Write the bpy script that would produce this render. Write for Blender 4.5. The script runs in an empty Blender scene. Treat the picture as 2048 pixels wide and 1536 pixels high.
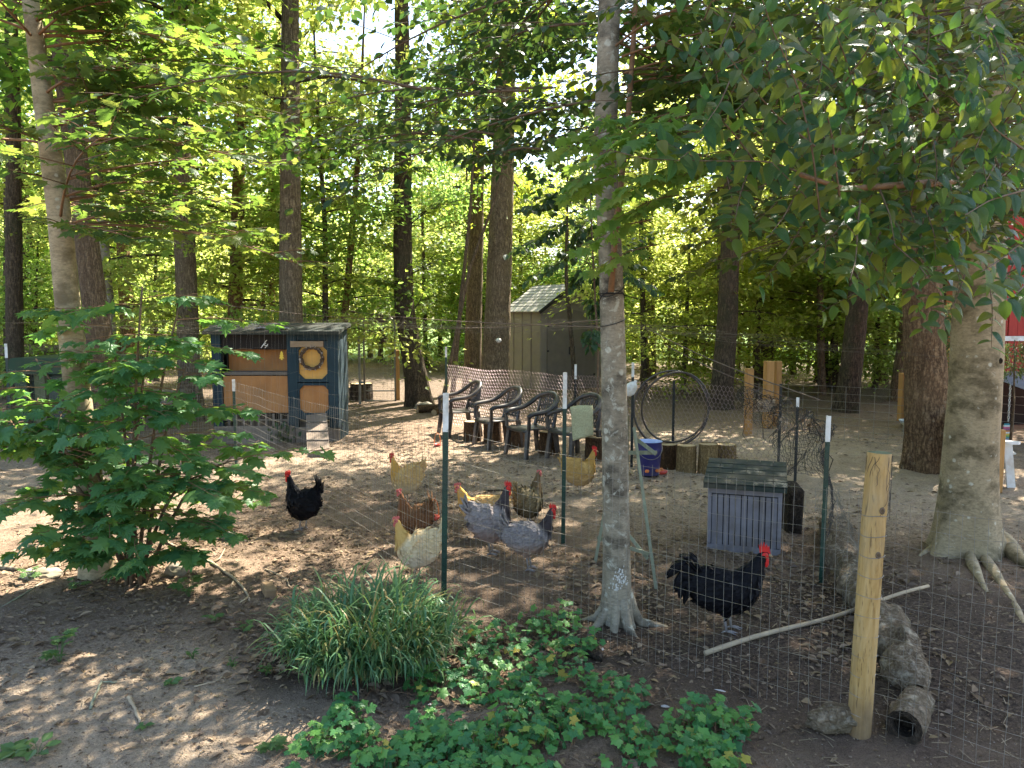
import bpy, bmesh, math, random
import numpy as np
from mathutils import Vector, Matrix, Euler

# ------------------------------------------------------------------ camera, world, sun, exposure
SC = bpy.context.scene
COL = SC.collection
R = math.radians
F, CX, CY, YH, CAMH = 1518.0, 1024.0, 768.0, 630.0, 2.1
PITCH = math.atan((CY - YH) / F)
cam_d = bpy.data.cameras.new('camera')
cam = bpy.data.objects.new('camera', cam_d)
COL.objects.link(cam)
cam_d.sensor_width = 36.0
cam_d.lens = 36.0 * F / 2048.0
cam_d.clip_start = 0.05
cam_d.clip_end = 2000
cam.location = (0, 0, CAMH)
cam.rotation_euler = (math.pi / 2 - PITCH, 0, 0)
SC.camera = cam

SUN_EL, SUN_AZ = 50.0, 34.0
w = bpy.data.worlds.new('World')
SC.world = w
w.use_nodes = True
nt = w.node_tree
nt.nodes.clear()
sky = nt.nodes.new('ShaderNodeTexSky')
sky.sky_type = 'NISHITA'
sky.sun_disc = False
sky.sun_elevation = R(SUN_EL)
sky.sun_rotation = R(SUN_AZ)
sky.air_density = 1.0
sky.dust_density = 1.4
sky.ozone_density = 0.8
bg = nt.nodes.new('ShaderNodeBackground')
bg.inputs[1].default_value = 0.09
wo = nt.nodes.new('ShaderNodeOutputWorld')
nt.links.new(sky.outputs[0], bg.inputs[0])
nt.links.new(bg.outputs[0], wo.inputs[0])

sd = bpy.data.lights.new('sun', 'SUN')
sd.energy = 4.8
sd.angle = R(0.5)
sd.color = (1.0, 0.93, 0.82)
sun = bpy.data.objects.new('sun', sd)
COL.objects.link(sun)
sv = Vector((math.sin(R(SUN_AZ)) * math.cos(R(SUN_EL)), math.cos(R(SUN_AZ)) * math.cos(R(SUN_EL)), math.sin(R(SUN_EL))))
sun.rotation_euler = sv.to_track_quat('Z', 'Y').to_euler()
sun.location = sv * 60
vs = SC.view_settings
vs.view_transform = 'Standard'
vs.look = 'None'
vs.gamma = 1.0
vs.use_curve_mapping = False
vs.exposure = 2.55
SC.cycles.max_bounces = 12
SC.cycles.diffuse_bounces = 7
SC.cycles.transmission_bounces = 6
SC.cycles.use_denoising = True

# ------------------------------------------------------------------ helpers
rng = np.random.default_rng(7)
random.seed(7)
UP = Vector((0, 0, 1))


def ray(px, py):
    c, s = math.cos(PITCH), math.sin(PITCH)
    u, v = (px - CX) / F, (CY - py) / F
    return Vector((u, c + v * s, -s + v * c))


def G(px, py, z=0.0):
    d = ray(px, py)
    t = (z - CAMH) / d.z
    return Vector((d.x * t, d.y * t, z))


def P(px, py, Y):
    d = ray(px, py)
    t = Y / d.y
    return Vector((d.x * t, Y, CAMH + d.z * t))


def proj(p):
    c, s = math.cos(PITCH), math.sin(PITCH)
    x, y, z = p[..., 0], p[..., 1], p[..., 2] - CAMH
    dep = y * c - z * s
    up = y * s + z * c
    return CX + F * x / dep, CY - F * up / dep, dep


def _hash(ix, iy, iz, seed):
    h = (ix.astype(np.int64) * 374761393 + iy.astype(np.int64) * 668265263 + iz.astype(np.int64) * 2147483647 + seed * 1274126177) & 0xFFFFFFFF
    h = ((h ^ (h >> 13)) * 1274126177) & 0xFFFFFFFF
    h = (h ^ (h >> 16)) & 0xFFFFFF
    return h / float(0xFFFFFF)


def vnoise(p, seed=0):
    i = np.floor(p)
    f = p - i
    f = f * f * (3 - 2 * f)
    ix, iy, iz = i[:, 0].astype(np.int64), i[:, 1].astype(np.int64), i[:, 2].astype(np.int64)
    out = 0
    for a in (0, 1):
        wx = f[:, 0] if a else 1 - f[:, 0]
        for b in (0, 1):
            wy = f[:, 1] if b else 1 - f[:, 1]
            for c in (0, 1):
                wz = f[:, 2] if c else 1 - f[:, 2]
                out = out + wx * wy * wz * _hash(ix + a, iy + b, iz + c, seed)
    return out


def fbm(p, octv=4, seed=0):
    s, a, t = 0, 1.0, 0
    for o in range(octv):
        s = s + a * vnoise(p * (2.03 ** o) + o * 17.3, seed + o)
        t += a
        a *= 0.5
    return s / t


def gz(x, y):
    """ground height"""
    x = np.atleast_1d(np.asarray(x, float)); y = np.atleast_1d(np.asarray(y, float))
    p = np.stack([x * 0.45, y * 0.45, np.zeros_like(x)], 1)
    z = (fbm(p, 2, 5) - 0.5) * 0.09
    return z


def gz1(x, y):
    return float(gz(x, y)[0])


def GP(px, py):
    g = G(px, py)
    g.z = gz1(g.x, g.y)
    return g


def tag(o, label=None, cat=None, group=None, kind=None):
    if label: o['label'] = label
    if cat: o['category'] = cat
    if group: o['group'] = group
    if kind: o['kind'] = kind
    return o


def empty(name, loc, label, cat, group=None, rz=0.0):
    o = bpy.data.objects.new(name, None)
    COL.objects.link(o)
    o.empty_display_size = 0.1
    o.location = loc
    o.rotation_euler = (0, 0, rz)
    return tag(o, label, cat, group)


def link(name, me, parent=None, mat=None):
    o = bpy.data.objects.new(name, me)
    COL.objects.link(o)
    if mat is not None:
        me.materials.clear()
        for m in (mat if isinstance(mat, (list, tuple)) else [mat]):
            me.materials.append(m)
    if parent is not None:
        o.parent = parent
    return o


def np_mesh(name, V, Fc, smooth=False, uv=None):
    """uniform faces array (m,k)"""
    V = np.ascontiguousarray(V, dtype=np.float32)
    Fc = np.ascontiguousarray(Fc, dtype=np.int32)
    me = bpy.data.meshes.new(name)
    m, k = Fc.shape
    me.vertices.add(len(V))
    me.vertices.foreach_set('co', V.ravel())
    me.loops.add(m * k)
    me.loops.foreach_set('vertex_index', Fc.ravel())
    me.polygons.add(m)
    me.polygons.foreach_set('loop_start', np.arange(0, m * k, k, dtype=np.int32))
    try:
        me.polygons.foreach_set('loop_total', np.full(m, k, dtype=np.int32))
    except Exception:
        pass
    me.polygons.foreach_set('use_smooth', np.full(m, smooth, dtype=bool))
    if uv is not None:
        l = me.uv_layers.new(name='UVMap')
        l.data.foreach_set('uv', np.ascontiguousarray(uv[Fc.ravel()], dtype=np.float32).ravel())
    me.update(calc_edges=True)
    return me


def frames(pts):
    """parallel transport frames along an (n,3) polyline"""
    pts = np.asarray(pts, float)
    T = np.gradient(pts, axis=0)
    T /= np.linalg.norm(T, axis=1)[:, None] + 1e-12
    n = len(pts)
    A = np.zeros((n, 3))
    a = np.array([1.0, 0, 0]) if abs(T[0][0]) < 0.8 else np.array([0, 1.0, 0])
    a = a - T[0] * a.dot(T[0]); a /= np.linalg.norm(a)
    A[0] = a
    for i in range(1, n):
        a = A[i - 1] - T[i] * A[i - 1].dot(T[i])
        A[i] = a / (np.linalg.norm(a) + 1e-12)
    B = np.cross(T, A)
    return T, A, B


class MB:
    """collects shapes, links them as one mesh object"""

    def __init__(self):
        self.v, self.f = [], []
        self.n = 0

    def add(self, V, Fs):
        self.v.append(np.asarray(V, float))
        b = self.n
        for f in Fs:
            self.f.append(tuple(int(i) + b for i in f))
        self.n += len(V)
        return self

    def box(self, c, s, rot=None, taper=1.0, bev=0.0):
        hx, hy, hz = s[0] / 2, s[1] / 2, s[2] / 2
        if bev > 0:
            b = min(bev, hx * .9, hy * .9, hz * .9)
            V, Fs = [], []
            bm = bmesh.new()
            bmesh.ops.create_cube(bm, size=1)
            for v in bm.verts:
                k = taper if v.co.z > 0 else 1
                v.co = Vector((v.co.x * 2 * hx * k, v.co.y * 2 * hy * k, v.co.z * 2 * hz))
            bmesh.ops.bevel(bm, geom=bm.edges[:], offset=b, segments=1, affect='EDGES', profile=.5)
            bm.verts.index_update()
            V = [v.co.copy() for v in bm.verts]
            Fs = [[v.index for v in f.verts] for f in bm.faces]
            bm.free()
        else:
            V = [Vector((x * hx * (taper if z > 0 else 1), y * hy * (taper if z > 0 else 1), z * hz)) for z in (-1, 1) for y in (-1, 1) for x in (-1, 1)]
            Fs = [(0, 2, 3, 1), (4, 5, 7, 6), (0, 1, 5, 4), (2, 6, 7, 3), (0, 4, 6, 2), (1, 3, 7, 5)]
        if rot is not None:
            M = rot if isinstance(rot, Matrix) else Euler(rot).to_matrix()
            V = [M @ v for v in V]
        c = Vector(c)
        return self.add([tuple(v + c) for v in V], Fs)

    def beam(self, a, b, wdt, thk, up=(0, 0, 1)):
        a, b = Vector(a), Vector(b)
        d = (b - a); L = d.length; d.normalize()
        u = Vector(up)
        if abs(d.dot(u)) > 0.98: u = Vector((0, 1, 0))
        s = d.cross(u).normalized(); u = s.cross(d).normalized()
        M = Matrix((s, d, u)).transposed()
        return self.box((a + b) / 2, (wdt, L, thk), M)

    def tube(self, pts, rad, n=8, cap=True, flat=None):
        pts = np.asarray([tuple(p) for p in pts], float)
        m = len(pts)
        rad = np.full(m, rad, float) if np.isscalar(rad) else np.asarray(rad, float)
        T, A, B = frames(pts)
        th = np.linspace(0, 2 * math.pi, n, endpoint=False)
        c, s = np.cos(th), np.sin(th)
        kx = 1.0 if flat is None else flat
        V = pts[:, None, :] + rad[:, None, None] * (c[None, :, None] * A[:, None, :] * kx + s[None, :, None] * B[:, None, :])
        V = V.reshape(-1, 3)
        Fs = []
        for i in range(m - 1):
            for j in range(n):
                k = (j + 1) % n
                Fs.append((i * n + j, i * n + k, (i + 1) * n + k, (i + 1) * n + j))
        if cap:
            Fs.append(tuple(range(n - 1, -1, -1)))
            Fs.append(tuple((m - 1) * n + j for j in range(n)))
        return self.add(V, Fs)

    def lathe(self, c, prof, n=20, cap=True):
        c = Vector(c)
        V, Fs = [], []
        for r, z in prof:
            for j in range(n):
                a = 2 * math.pi * j / n
                V.append((c.x + r * math.cos(a), c.y + r * math.sin(a), c.z + z))
        for i in range(len(prof) - 1):
            for j in range(n):
                k = (j + 1) % n
                Fs.append((i * n + j, i * n + k, (i + 1) * n + k, (i + 1) * n + j))
        if cap:
            Fs.append(tuple(range(n - 1, -1, -1)))
            Fs.append(tuple((len(prof) - 1) * n + j for j in range(n)))
        return self.add(V, Fs)

    def prism(self, poly, a, b):
        """poly: list of 3D points, extruded by vector (b-a)"""
        e = Vector(b) - Vector(a)
        n = len(poly)
        V = [tuple(Vector(p)) for p in poly] + [tuple(Vector(p) + e) for p in poly]
        Fs = [tuple(range(n - 1, -1, -1)), tuple(range(n, 2 * n))] + [(i, (i + 1) % n, n + (i + 1) % n, n + i) for i in range(n)]
        return self.add(V, Fs)

    def mesh(self, name, smooth=False):
        me = bpy.data.meshes.new(name)
        me.from_pydata(np.concatenate(self.v).tolist(), [], self.f)
        if smooth:
            me.polygons.foreach_set('use_smooth', np.full(len(me.polygons), True))
        me.update()
        return me

    def build(self, name, mat, parent=None, smooth=False):
        return link(name, self.mesh(name, smooth), parent, mat)


def wires(seg, r):
    """(N,2,3) segments -> three-sided rods"""
    seg = np.asarray(seg, float)
    a, b = seg[:, 0], seg[:, 1]
    d = b - a
    d /= np.linalg.norm(d, axis=1)[:, None] + 1e-12
    u = np.where(np.abs(d[:, 2:3]) > 0.9, np.array([[0, 1.0, 0]]), np.array([[0, 0, 1.0]]))
    s = np.cross(d, u); s /= np.linalg.norm(s, axis=1)[:, None]
    t = np.cross(s, d)
    N = len(seg)
    V = np.zeros((N, 6, 3))
    for k in range(3):
        an = 2 * math.pi * k / 3 + .5
        o = r * (math.cos(an) * s + math.sin(an) * t)
        V[:, k] = a + o
        V[:, 3 + k] = b + o
    base = (np.arange(N) * 6)[:, None]
    Fc = np.concatenate([base + np.array([[k, (k + 1) % 3, 3 + (k + 1) % 3, 3 + k]]) for k in range(3)], 0)
    return V.reshape(-1, 3), Fc


def wire_obj(name, seg, r, mat, parent=None):
    V, Fc = wires(seg, r)
    return link(name, np_mesh(name, V, Fc), parent, mat)


# ------------------------------------------------------------------ materials
def _new(name):
    m = bpy.data.materials.new(name)
    m.use_nodes = True
    t = m.node_tree
    t.nodes.clear()
    out = t.nodes.new('ShaderNodeOutputMaterial')
    return m, t, out


def N(t, typ, **kw):
    n = t.nodes.new(typ)
    for k, v in kw.items():
        setattr(n, k, v)
    return n


def ramp(t, fac, stops):
    r = N(t, 'ShaderNodeValToRGB')
    e = r.color_ramp.elements
    while len(e) < len(stops):
        e.new(0.5)
    for i, (p, c) in enumerate(stops):
        e[i].position = p
        e[i].color = (c[0], c[1], c[2], 1) if hasattr(c, '__len__') else (c, c, c, 1)
    t.links.new(fac, r.inputs[0])
    return r.outputs[0]


def noise(t, vec, scale, detail=4, rough=.55, dist=0.0):
    n = N(t, 'ShaderNodeTexNoise')
    n.inputs['Scale'].default_value = scale
    n.inputs['Detail'].default_value = detail
    n.inputs['Roughness'].default_value = rough
    n.inputs['Distortion'].default_value = dist
    t.links.new(vec, n.inputs['Vector'])
    return n.outputs[0]


def coords(t, scale=(1, 1, 1), kind='Object'):
    tc = N(t, 'ShaderNodeTexCoord')
    mp = N(t, 'ShaderNodeMapping')
    mp.inputs['Scale'].default_value = scale
    t.links.new(tc.outputs[kind], mp.inputs['Vector'])
    return mp.outputs[0]


def mixc(t, fac, a, b, mode='MIX'):
    m = N(t, 'ShaderNodeMix', data_type='RGBA', blend_type=mode)
    for sock, v in ((m.inputs[0], fac), (m.inputs[6], a), (m.inputs[7], b)):
        if hasattr(v, 'links'):
            t.links.new(v, sock)
        elif isinstance(v, (int, float)):
            sock.default_value = v
        else:
            sock.default_value = (v[0], v[1], v[2], 1)
    return m.outputs[2]


def mathn(t, op, a, b=0.0):
    m = N(t, 'ShaderNodeMath', operation=op)
    for s, v in ((m.inputs[0], a), (m.inputs[1], b)):
        if hasattr(v, 'links'): t.links.new(v, s)
        else: s.default_value = v
    return m.outputs[0]


def finish(t, out, col, rough=.7, bump=None, bstr=.3, bdist=.02, spec=.3, metal=0.0):
    b = N(t, 'ShaderNodeBsdfPrincipled')
    if hasattr(col, 'links'): t.links.new(col, b.inputs['Base Color'])
    else: b.inputs['Base Color'].default_value = (*col, 1)
    if hasattr(rough, 'links'): t.links.new(rough, b.inputs['Roughness'])
    else: b.inputs['Roughness'].default_value = rough
    b.inputs['Specular IOR Level'].default_value = spec
    b.inputs['Metallic'].default_value = metal
    if bump is not None:
        n = N(t, 'ShaderNodeBump')
        n.inputs['Strength'].default_value = bstr
        n.inputs['Distance'].default_value = bdist
        t.links.new(bump, n.inputs['Height'])
        t.links.new(n.outputs[0], b.inputs['Normal'])
    t.links.new(b.outputs[0], out.inputs[0])
    return b


def mat(name, c1, c2=None, scale=8, rough=.7, bump=.3, stretch=(1, 1, 1), dirt=None, dscale=2.5, spec=.3, metal=0.0, bdist=.01, rnd=0.0):
    """mottled surface of two tones, optional dirt tone in patches"""
    m, t, out = _new(name)
    v = coords(t, stretch)
    n1 = noise(t, v, scale, 6, .6)
    col = ramp(t, n1, [(.3, c1), (.7, c2 or tuple(x * .75 for x in c1))])
    if dirt is not None:
        v2 = coords(t)
        n2 = noise(t, v2, dscale, 5, .65)
        f = ramp(t, n2, [(.45, 0.0), (.68, .85)])
        col = mixc(t, f, col, dirt)
    if rnd > 0:
        oi = N(t, 'ShaderNodeObjectInfo')
        k = ramp(t, oi.outputs['Random'], [(0, 1 - rnd), (1, 1 + rnd * .3)])
        col = mixc(t, 1.0, col, k, 'MULTIPLY')
    finish(t, out, col, rough, n1, bump, bdist, spec, metal)
    return m


def wood_mat(name, c1, c2, axis='Z', scale=6, rough=.75, bump=.35, rnd=.15):
    st = {'X': (.12, 1, 1), 'Y': (1, .12, 1), 'Z': (1, 1, .12)}[axis]
    m, t, out = _new(name)
    v = coords(t, st)
    n1 = noise(t, v, scale * 4, 6, .65, 1.0)
    n2 = noise(t, coords(t), 3, 3)
    col = ramp(t, n1, [(.3, c1), (.7, c2)])
    col = mixc(t, ramp(t, n2, [(.4, 0.0), (.75, .5)]), col, tuple(x * .5 for x in c1))
    oi = N(t, 'ShaderNodeObjectInfo')
    k = ramp(t, oi.outputs['Random'], [(0, 1 - rnd), (1, 1 + rnd * .4)])
    col = mixc(t, 1.0, col, k, 'MULTIPLY')
    finish(t, out, col, rough, n1, bump, .006)
    return m


def bark_mat(name, dark, light, ridge=13.0, stretch=.2, bstr=.9, lichen=None, lam=.0, moss=None, spots=None):
    """furrowed bark: broken vertical plates"""
    m, t, out = _new(name)
    v = coords(t, (1, 1, stretch))
    w1 = noise(t, v, ridge * 1.5, 6, .62, .35)
    w2 = noise(t, v, ridge * 3.4, 4, .6, .2)
    a1 = mathn(t, 'MULTIPLY', mathn(t, 'ABSOLUTE', mathn(t, 'SUBTRACT', w1, .5)), 5.0)
    a2 = mathn(t, 'MULTIPLY', mathn(t, 'ABSOLUTE', mathn(t, 'SUBTRACT', w2, .5)), 4.0)
    f = mathn(t, 'ADD', mathn(t, 'MULTIPLY', a1, .65), mathn(t, 'MULTIPLY', a2, .45))
    cr = noise(t, coords(t, (1, 1, 1.5)), ridge * 2.2, 4, .6)
    f = mathn(t, 'MULTIPLY', f, ramp(t, cr, [(.35, .45), (.6, 1.1)]))
    col = ramp(t, f, [(.08, dark), (.42, tuple((x + y) * .5 for x, y in zip(dark, light))), (.85, light)])
    big = noise(t, coords(t), 1.8, 4, .6)
    col = mixc(t, ramp(t, big, [(.35, 0.0), (.7, .45)]), col, tuple(x * .5 for x in light))
    if moss is not None:
        col = mixc(t, ramp(t, noise(t, coords(t), 2.3, 5, .6), [(.5, 0.0), (.72, .6)]), col, moss)
    if lichen is not None:
        l = noise(t, coords(t), 14, 5, .65)
        col = mixc(t, ramp(t, l, [(.56 - lam, 0.0), (.70 - lam, .7)]), col, lichen)
    h = mathn(t, 'ADD', f, mathn(t, 'MULTIPLY', noise(t, coords(t), 70, 3), .3))
    finish(t, out, col, .88, h, bstr, .04, .12)
    return m


def smooth_bark(name, base, base2, stain, lichen, lith=.62, spots=.12, warm=None):
    """smooth grey bark with lichen discs and dark stains"""
    m, t, out = _new(name)
    o = coords(t)
    n1 = noise(t, coords(t, (1, 1, .5)), 7, 6, .65)
    col = ramp(t, n1, [(.3, base), (.7, base2)])
    st = noise(t, coords(t, (1, 1, 1.6)), 2.1, 6, .7)
    col = mixc(t, ramp(t, st, [(.49, 0.0), (.60, .9)]), col, stain)
    fine = noise(t, coords(t, (1, 1, 2.5)), 26, 5, .7)
    col = mixc(t, ramp(t, fine, [(.44, 0.0), (.68, .75)]), col, tuple(x * .42 for x in base))
    l = noise(t, o, 17, 6, .68, .5)
    col = mixc(t, ramp(t, l, [(lith - .03, 0.0), (lith + .07, .75)]), col, lichen)
    vo = N(t, 'ShaderNodeTexVoronoi'); vo.inputs['Scale'].default_value = 10
    t.links.new(o, vo.inputs['Vector'])
    wob = mathn(t, 'ADD', vo.outputs['Distance'], mathn(t, 'MULTIPLY', noise(t, o, 24, 4, .6), .3))
    sp = ramp(t, wob, [(spots + .20, .75), (spots + .27, 0.0)])
    pick = N(t, 'ShaderNodeSeparateColor'); t.links.new(vo.outputs['Color'], pick.inputs[0])
    sp = mathn(t, 'MULTIPLY', sp, mathn(t, 'GREATER_THAN', pick.outputs[0], .66))
    sp = mathn(t, 'MULTIPLY', sp, ramp(t, noise(t, o, 50, 3), [(.35, .5), (.6, 1.0)]))
    col = mixc(t, sp, col, tuple(min(.62, x * 1.15) for x in lichen))
    h = mathn(t, 'ADD', n1, mathn(t, 'MULTIPLY', fine, .5))
    finish(t, out, col, .8, h, .45, .01, .25)
    return m


def leaf_mat(name, tops, trans, fac=.45, rough=.5, spec=.35, veins=False, yellow=None, tint=False):
    """two-sided leaf: reflecting face + light coming through"""
    m, t, out = _new(name)
    ge = N(t, 'ShaderNodeNewGeometry')
    oi = N(t, 'ShaderNodeObjectInfo')
    r = mathn(t, 'FRACT', mathn(t, 'ADD', ge.outputs['Random Per Island'], oi.outputs['Random']))
    n = len(tops)
    st = [(i / max(1, n - 1), c) for i, c in enumerate(tops)]
    tr = [(i / max(1, n - 1), c) for i, c in enumerate(trans)]
    if yellow is not None:
        st = [(p * .95, c) for p, c in st] + [(.985, yellow)]
        tr = [(p * .95, c) for p, c in tr] + [(.985, tuple(min(1, x * 1.4) for x in yellow))]
    c1 = ramp(t, r, st)
    c2 = ramp(t, r, tr)
    if tint:
        k = ramp(t, oi.outputs['Random'], [(0, (.62, .85, .75)), (.35, (.95, .95, .9)), (.7, (1.1, 1.02, .8)), (1, (1.25, 1.2, 1.35))])
        c1 = mixc(t, 1.0, c1, k, 'MULTIPLY'); c2 = mixc(t, 1.0, c2, k, 'MULTIPLY')
    b = N(t, 'ShaderNodeBsdfPrincipled')
    t.links.new(c1, b.inputs['Base Color'])
    b.inputs['Roughness'].default_value = rough
    b.inputs['Specular IOR Level'].default_value = spec
    if veins:
        uv = N(t, 'ShaderNodeTexCoord')
        sp = N(t, 'ShaderNodeSeparateXYZ'); t.links.new(uv.outputs['UV'], sp.inputs[0])
        u = mathn(t, 'ABSOLUTE', mathn(t, 'SUBTRACT', sp.outputs[0], .5))
        k = mathn(t, 'SUBTRACT', mathn(t, 'MULTIPLY', sp.outputs[1], 11.0), mathn(t, 'MULTIPLY', u, 9.0))
        wv = mathn(t, 'PINGPONG', k, .5)
        bn = N(t, 'ShaderNodeBump'); bn.inputs['Strength'].default_value = 1.0; bn.inputs['Distance'].default_value = .02
        t.links.new(wv, bn.inputs['Height']); t.links.new(bn.outputs[0], b.inputs['Normal'])
        rib = ramp(t, wv, [(.0, .45), (.12, 0.0)])
        c1b = mixc(t, rib, c1, tuple(min(1, x * 1.8) for x in tops[0]))
        t.links.new(c1b, b.inputs['Base Color'])
    tl = N(t, 'ShaderNodeBsdfTranslucent')
    t.links.new(c2, tl.inputs['Color'])
    mx = N(t, 'ShaderNodeMixShader'); mx.inputs[0].default_value = fac
    t.links.new(b.outputs[0], mx.inputs[1]); t.links.new(tl.outputs[0], mx.inputs[2])
    t.links.new(mx.outputs[0], out.inputs[0])
    return m


M = {}
M['bark_grey'] = bark_mat('bark_grey', (.08, .058, .036), (.48, .37, .235), 13, .2, 1.0)
M['bark_brown'] = bark_mat('bark_brown', (.065, .044, .028), (.43, .31, .19), 15, .2, 1.0)
M['bark_dark'] = bark_mat('bark_dark', (.04, .03, .021), (.25, .185, .12), 12, .2, 1.0, moss=(.05, .06, .025))
M['bark_warm'] = bark_mat('bark_warm', (.10, .055, .026), (.48, .30, .15), 14, .2, .9)
M['bark_pine'] = bark_mat('bark_pine', (.065, .036, .02), (.50, .33, .18), 11, .26, 1.0, lichen=(.34, .33, .24), lam=-.05)
M['bark_beech'] = smooth_bark('bark_beech', (.42, .325, .19), (.28, .215, .12), (.085, .065, .03), (.50, .47, .36), .64, .07)
M['bark_maple'] = smooth_bark('bark_maple', (.42, .34, .205), (.30, .235, .135), (.14, .105, .055), (.40, .38, .28), .68, .05)
M['bark_lichen'] = smooth_bark('bark_lichen', (.36, .31, .22), (.20, .165, .115), (.045, .036, .026), (.46, .45, .36), .585, .12)
M['twig'] = mat('twig', (.17, .115, .07), (.09, .06, .035), 30, .8, .2)
M['twig_red'] = mat('twig_red', (.26, .14, .07), (.16, .09, .045), 30, .7, .2)

M['leaf_far'] = leaf_mat('leaf_far', [(.05, .085, .022), (.085, .125, .03), (.11, .14, .035)], [(.46, .60, .10), (.60, .70, .17), (.74, .75, .26)], .6, .55, .25, tint=True)
M['leaf_mid'] = leaf_mat('leaf_mid', [(.035, .07, .022), (.06, .10, .026), (.085, .12, .03)], [(.26, .40, .04), (.40, .52, .06), (.56, .60, .09)], .55, .5, .3, tint=True)
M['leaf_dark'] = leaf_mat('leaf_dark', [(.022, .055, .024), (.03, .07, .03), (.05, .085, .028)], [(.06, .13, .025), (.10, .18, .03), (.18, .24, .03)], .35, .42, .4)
M['leaf_maple'] = leaf_mat('leaf_maple', [(.06, .17, .065), (.08, .20, .07), (.12, .23, .06)], [(.13, .30, .05), (.22, .42, .055), (.36, .50, .07)], .47, .5, .32)
M['leaf_maple_up'] = leaf_mat('leaf_maple_up', [(.04, .085, .028), (.06, .11, .032), (.11, .14, .035)], [(.13, .23, .03), (.22, .33, .045), (.36, .40, .06)], .48, .5, .3)
M['leaf_beech'] = leaf_mat('leaf_beech', [(.03, .125, .065), (.04, .15, .065), (.085, .19, .04), (.20, .25, .035)], [(.13, .32, .045), (.22, .42, .045), (.40, .52, .045), (.6, .6, .06)], .42, .33, .6, veins=True)
M['leaf_beech_shade'] = leaf_mat('leaf_beech_shade', [(.022, .058, .024), (.036, .072, .024), (.065, .085, .022)], [(.10, .165, .02), (.17, .22, .025), (.30, .29, .03)], .45, .42, .4)  # darker copy of the beech leaf: inner crown shade put into the colour
M['leaf_backlit'] = leaf_mat('leaf_backlit', [(.09, .19, .05), (.12, .23, .06), (.17, .25, .06)], [(.30, .50, .07), (.40, .58, .08), (.52, .60, .1)], .5, .5, .3)  # brighter copy of the upper maple leaf: sun shining through put into the colour
M['leaf_vine'] = leaf_mat('leaf_vine', [(.04, .15, .05), (.065, .22, .05), (.15, .32, .06)], [(.08, .2, .03), (.12, .28, .04), (.2, .36, .05)], .3, .45, .4, yellow=(.45, .35, .06))
M['leaf_weed'] = leaf_mat('leaf_weed', [(.07, .14, .04), (.1, .18, .05)], [(.14, .26, .05), (.2, .32, .06)], .35, .5, .3)
M['grass'] = leaf_mat('grass', [(.07, .17, .085), (.09, .20, .095), (.11, .22, .09), (.08, .17, .06), (.11, .2, .07), (.10, .18, .06), (.34, .25, .09)], [(.08, .2, .06), (.12, .25, .07), (.14, .27, .07), (.12, .24, .06), (.16, .28, .07), (.2, .26, .07), (.35, .28, .1)], .35, .45, .4)
M['needles'] = leaf_mat('needles', [(.05, .085, .03), (.09, .11, .04)], [(.1, .16, .04), (.2, .22, .06)], .3, .6, .2)
M['litter'] = leaf_mat('litter', [(.10, .065, .04), (.20, .135, .08), (.33, .24, .15), (.16, .115, .085), (.28, .20, .10)], [(.10, .06, .03), (.18, .11, .06), (.25, .18, .10), (.12, .08, .05), (.2, .14, .07)], .15, .75, .2)
M['straw'] = mat('straw', (.38, .30, .19), (.22, .16, .1), 20, .8, .1)

M['galv'] = mat('galvanised_wire', (.30, .28, .24), (.19, .165, .13), 15, .5, .1, metal=.3, spec=.4)
M['hexwire'] = mat('hex_wire', (.36, .265, .25), (.24, .17, .16), 15, .5, .1, metal=.4, spec=.5)
M['rust_wire'] = mat('rusty_wire', (.16, .11, .08), (.09, .06, .045), 15, .7, .1)
M['net'] = mat('black_net', (.05, .045, .04), (.03, .027, .024), 10, .7, 0)
M['net_pale'] = mat('pale_net', (.22, .20, .155), (.12, .11, .085), 10, .7, 0)
M['post_green'] = mat('post_green', (.015, .055, .035), (.01, .035, .024), 12, .45, .15, dirt=(.03, .04, .03), spec=.4)
M['post_black'] = mat('post_black', (.025, .028, .025), (.014, .016, .014), 12, .5, .15)
M['white_paint'] = mat('white_paint', (.78, .77, .72), (.66, .65, .60), 10, .55, .1, dirt=(.42, .38, .3), dscale=6)
m, t, out = _new('round_post')
_v = coords(t, (1, 1, .1))
_n1 = noise(t, _v, 30, 7, .68, 1.2)
_n2 = noise(t, _v, 85, 4, .6)
_c = ramp(t, _n1, [(.25, (.26, .155, .05)), (.45, (.43, .275, .10)), (.7, (.54, .37, .16))])
_c = mixc(t, ramp(t, _n2, [(.58, 0.0), (.66, .75)]), _c, (.10, .06, .025))
_c = mixc(t, ramp(t, noise(t, coords(t, (1, 1, .4)), 5, 5, .7), [(.46, 0.0), (.68, .6)]), _c, (.30, .25, .165))
_sp = N(t, 'ShaderNodeSeparateXYZ'); t.links.new(coords(t), _sp.inputs[0])
_c = mixc(t, ramp(t, mathn(t, 'ADD', _sp.outputs[2], mathn(t, 'MULTIPLY', noise(t, coords(t), 9, 4), .35)), [(.16, .8), (.45, 0.0)]), _c, (.13, .085, .05))
finish(t, out, _c, .8, mathn(t, 'ADD', _n1, _n2), .7, .008, .15)
M['round_post'] = m
M['post_top'] = mat('post_top', (.22, .23, .12), (.13, .14, .07), 20, .8, .3)
M['lumber'] = wood_mat('lumber', (.50, .27, .09), (.36, .18, .055), 'Z', 5)
M['plank'] = wood_mat('plank', (.38, .28, .17), (.25, .17, .1), 'X', 5, .8, .4)
M['ply'] = mat('plywood', (.42, .20, .068), (.32, .14, .045), 5, .75, .15, (1, 1, .4), dirt=(.26, .13, .05))
M['ramp'] = wood_mat('ramp_board', (.27, .205, .15), (.17, .125, .09), 'X', 5, .85, .4)
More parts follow.
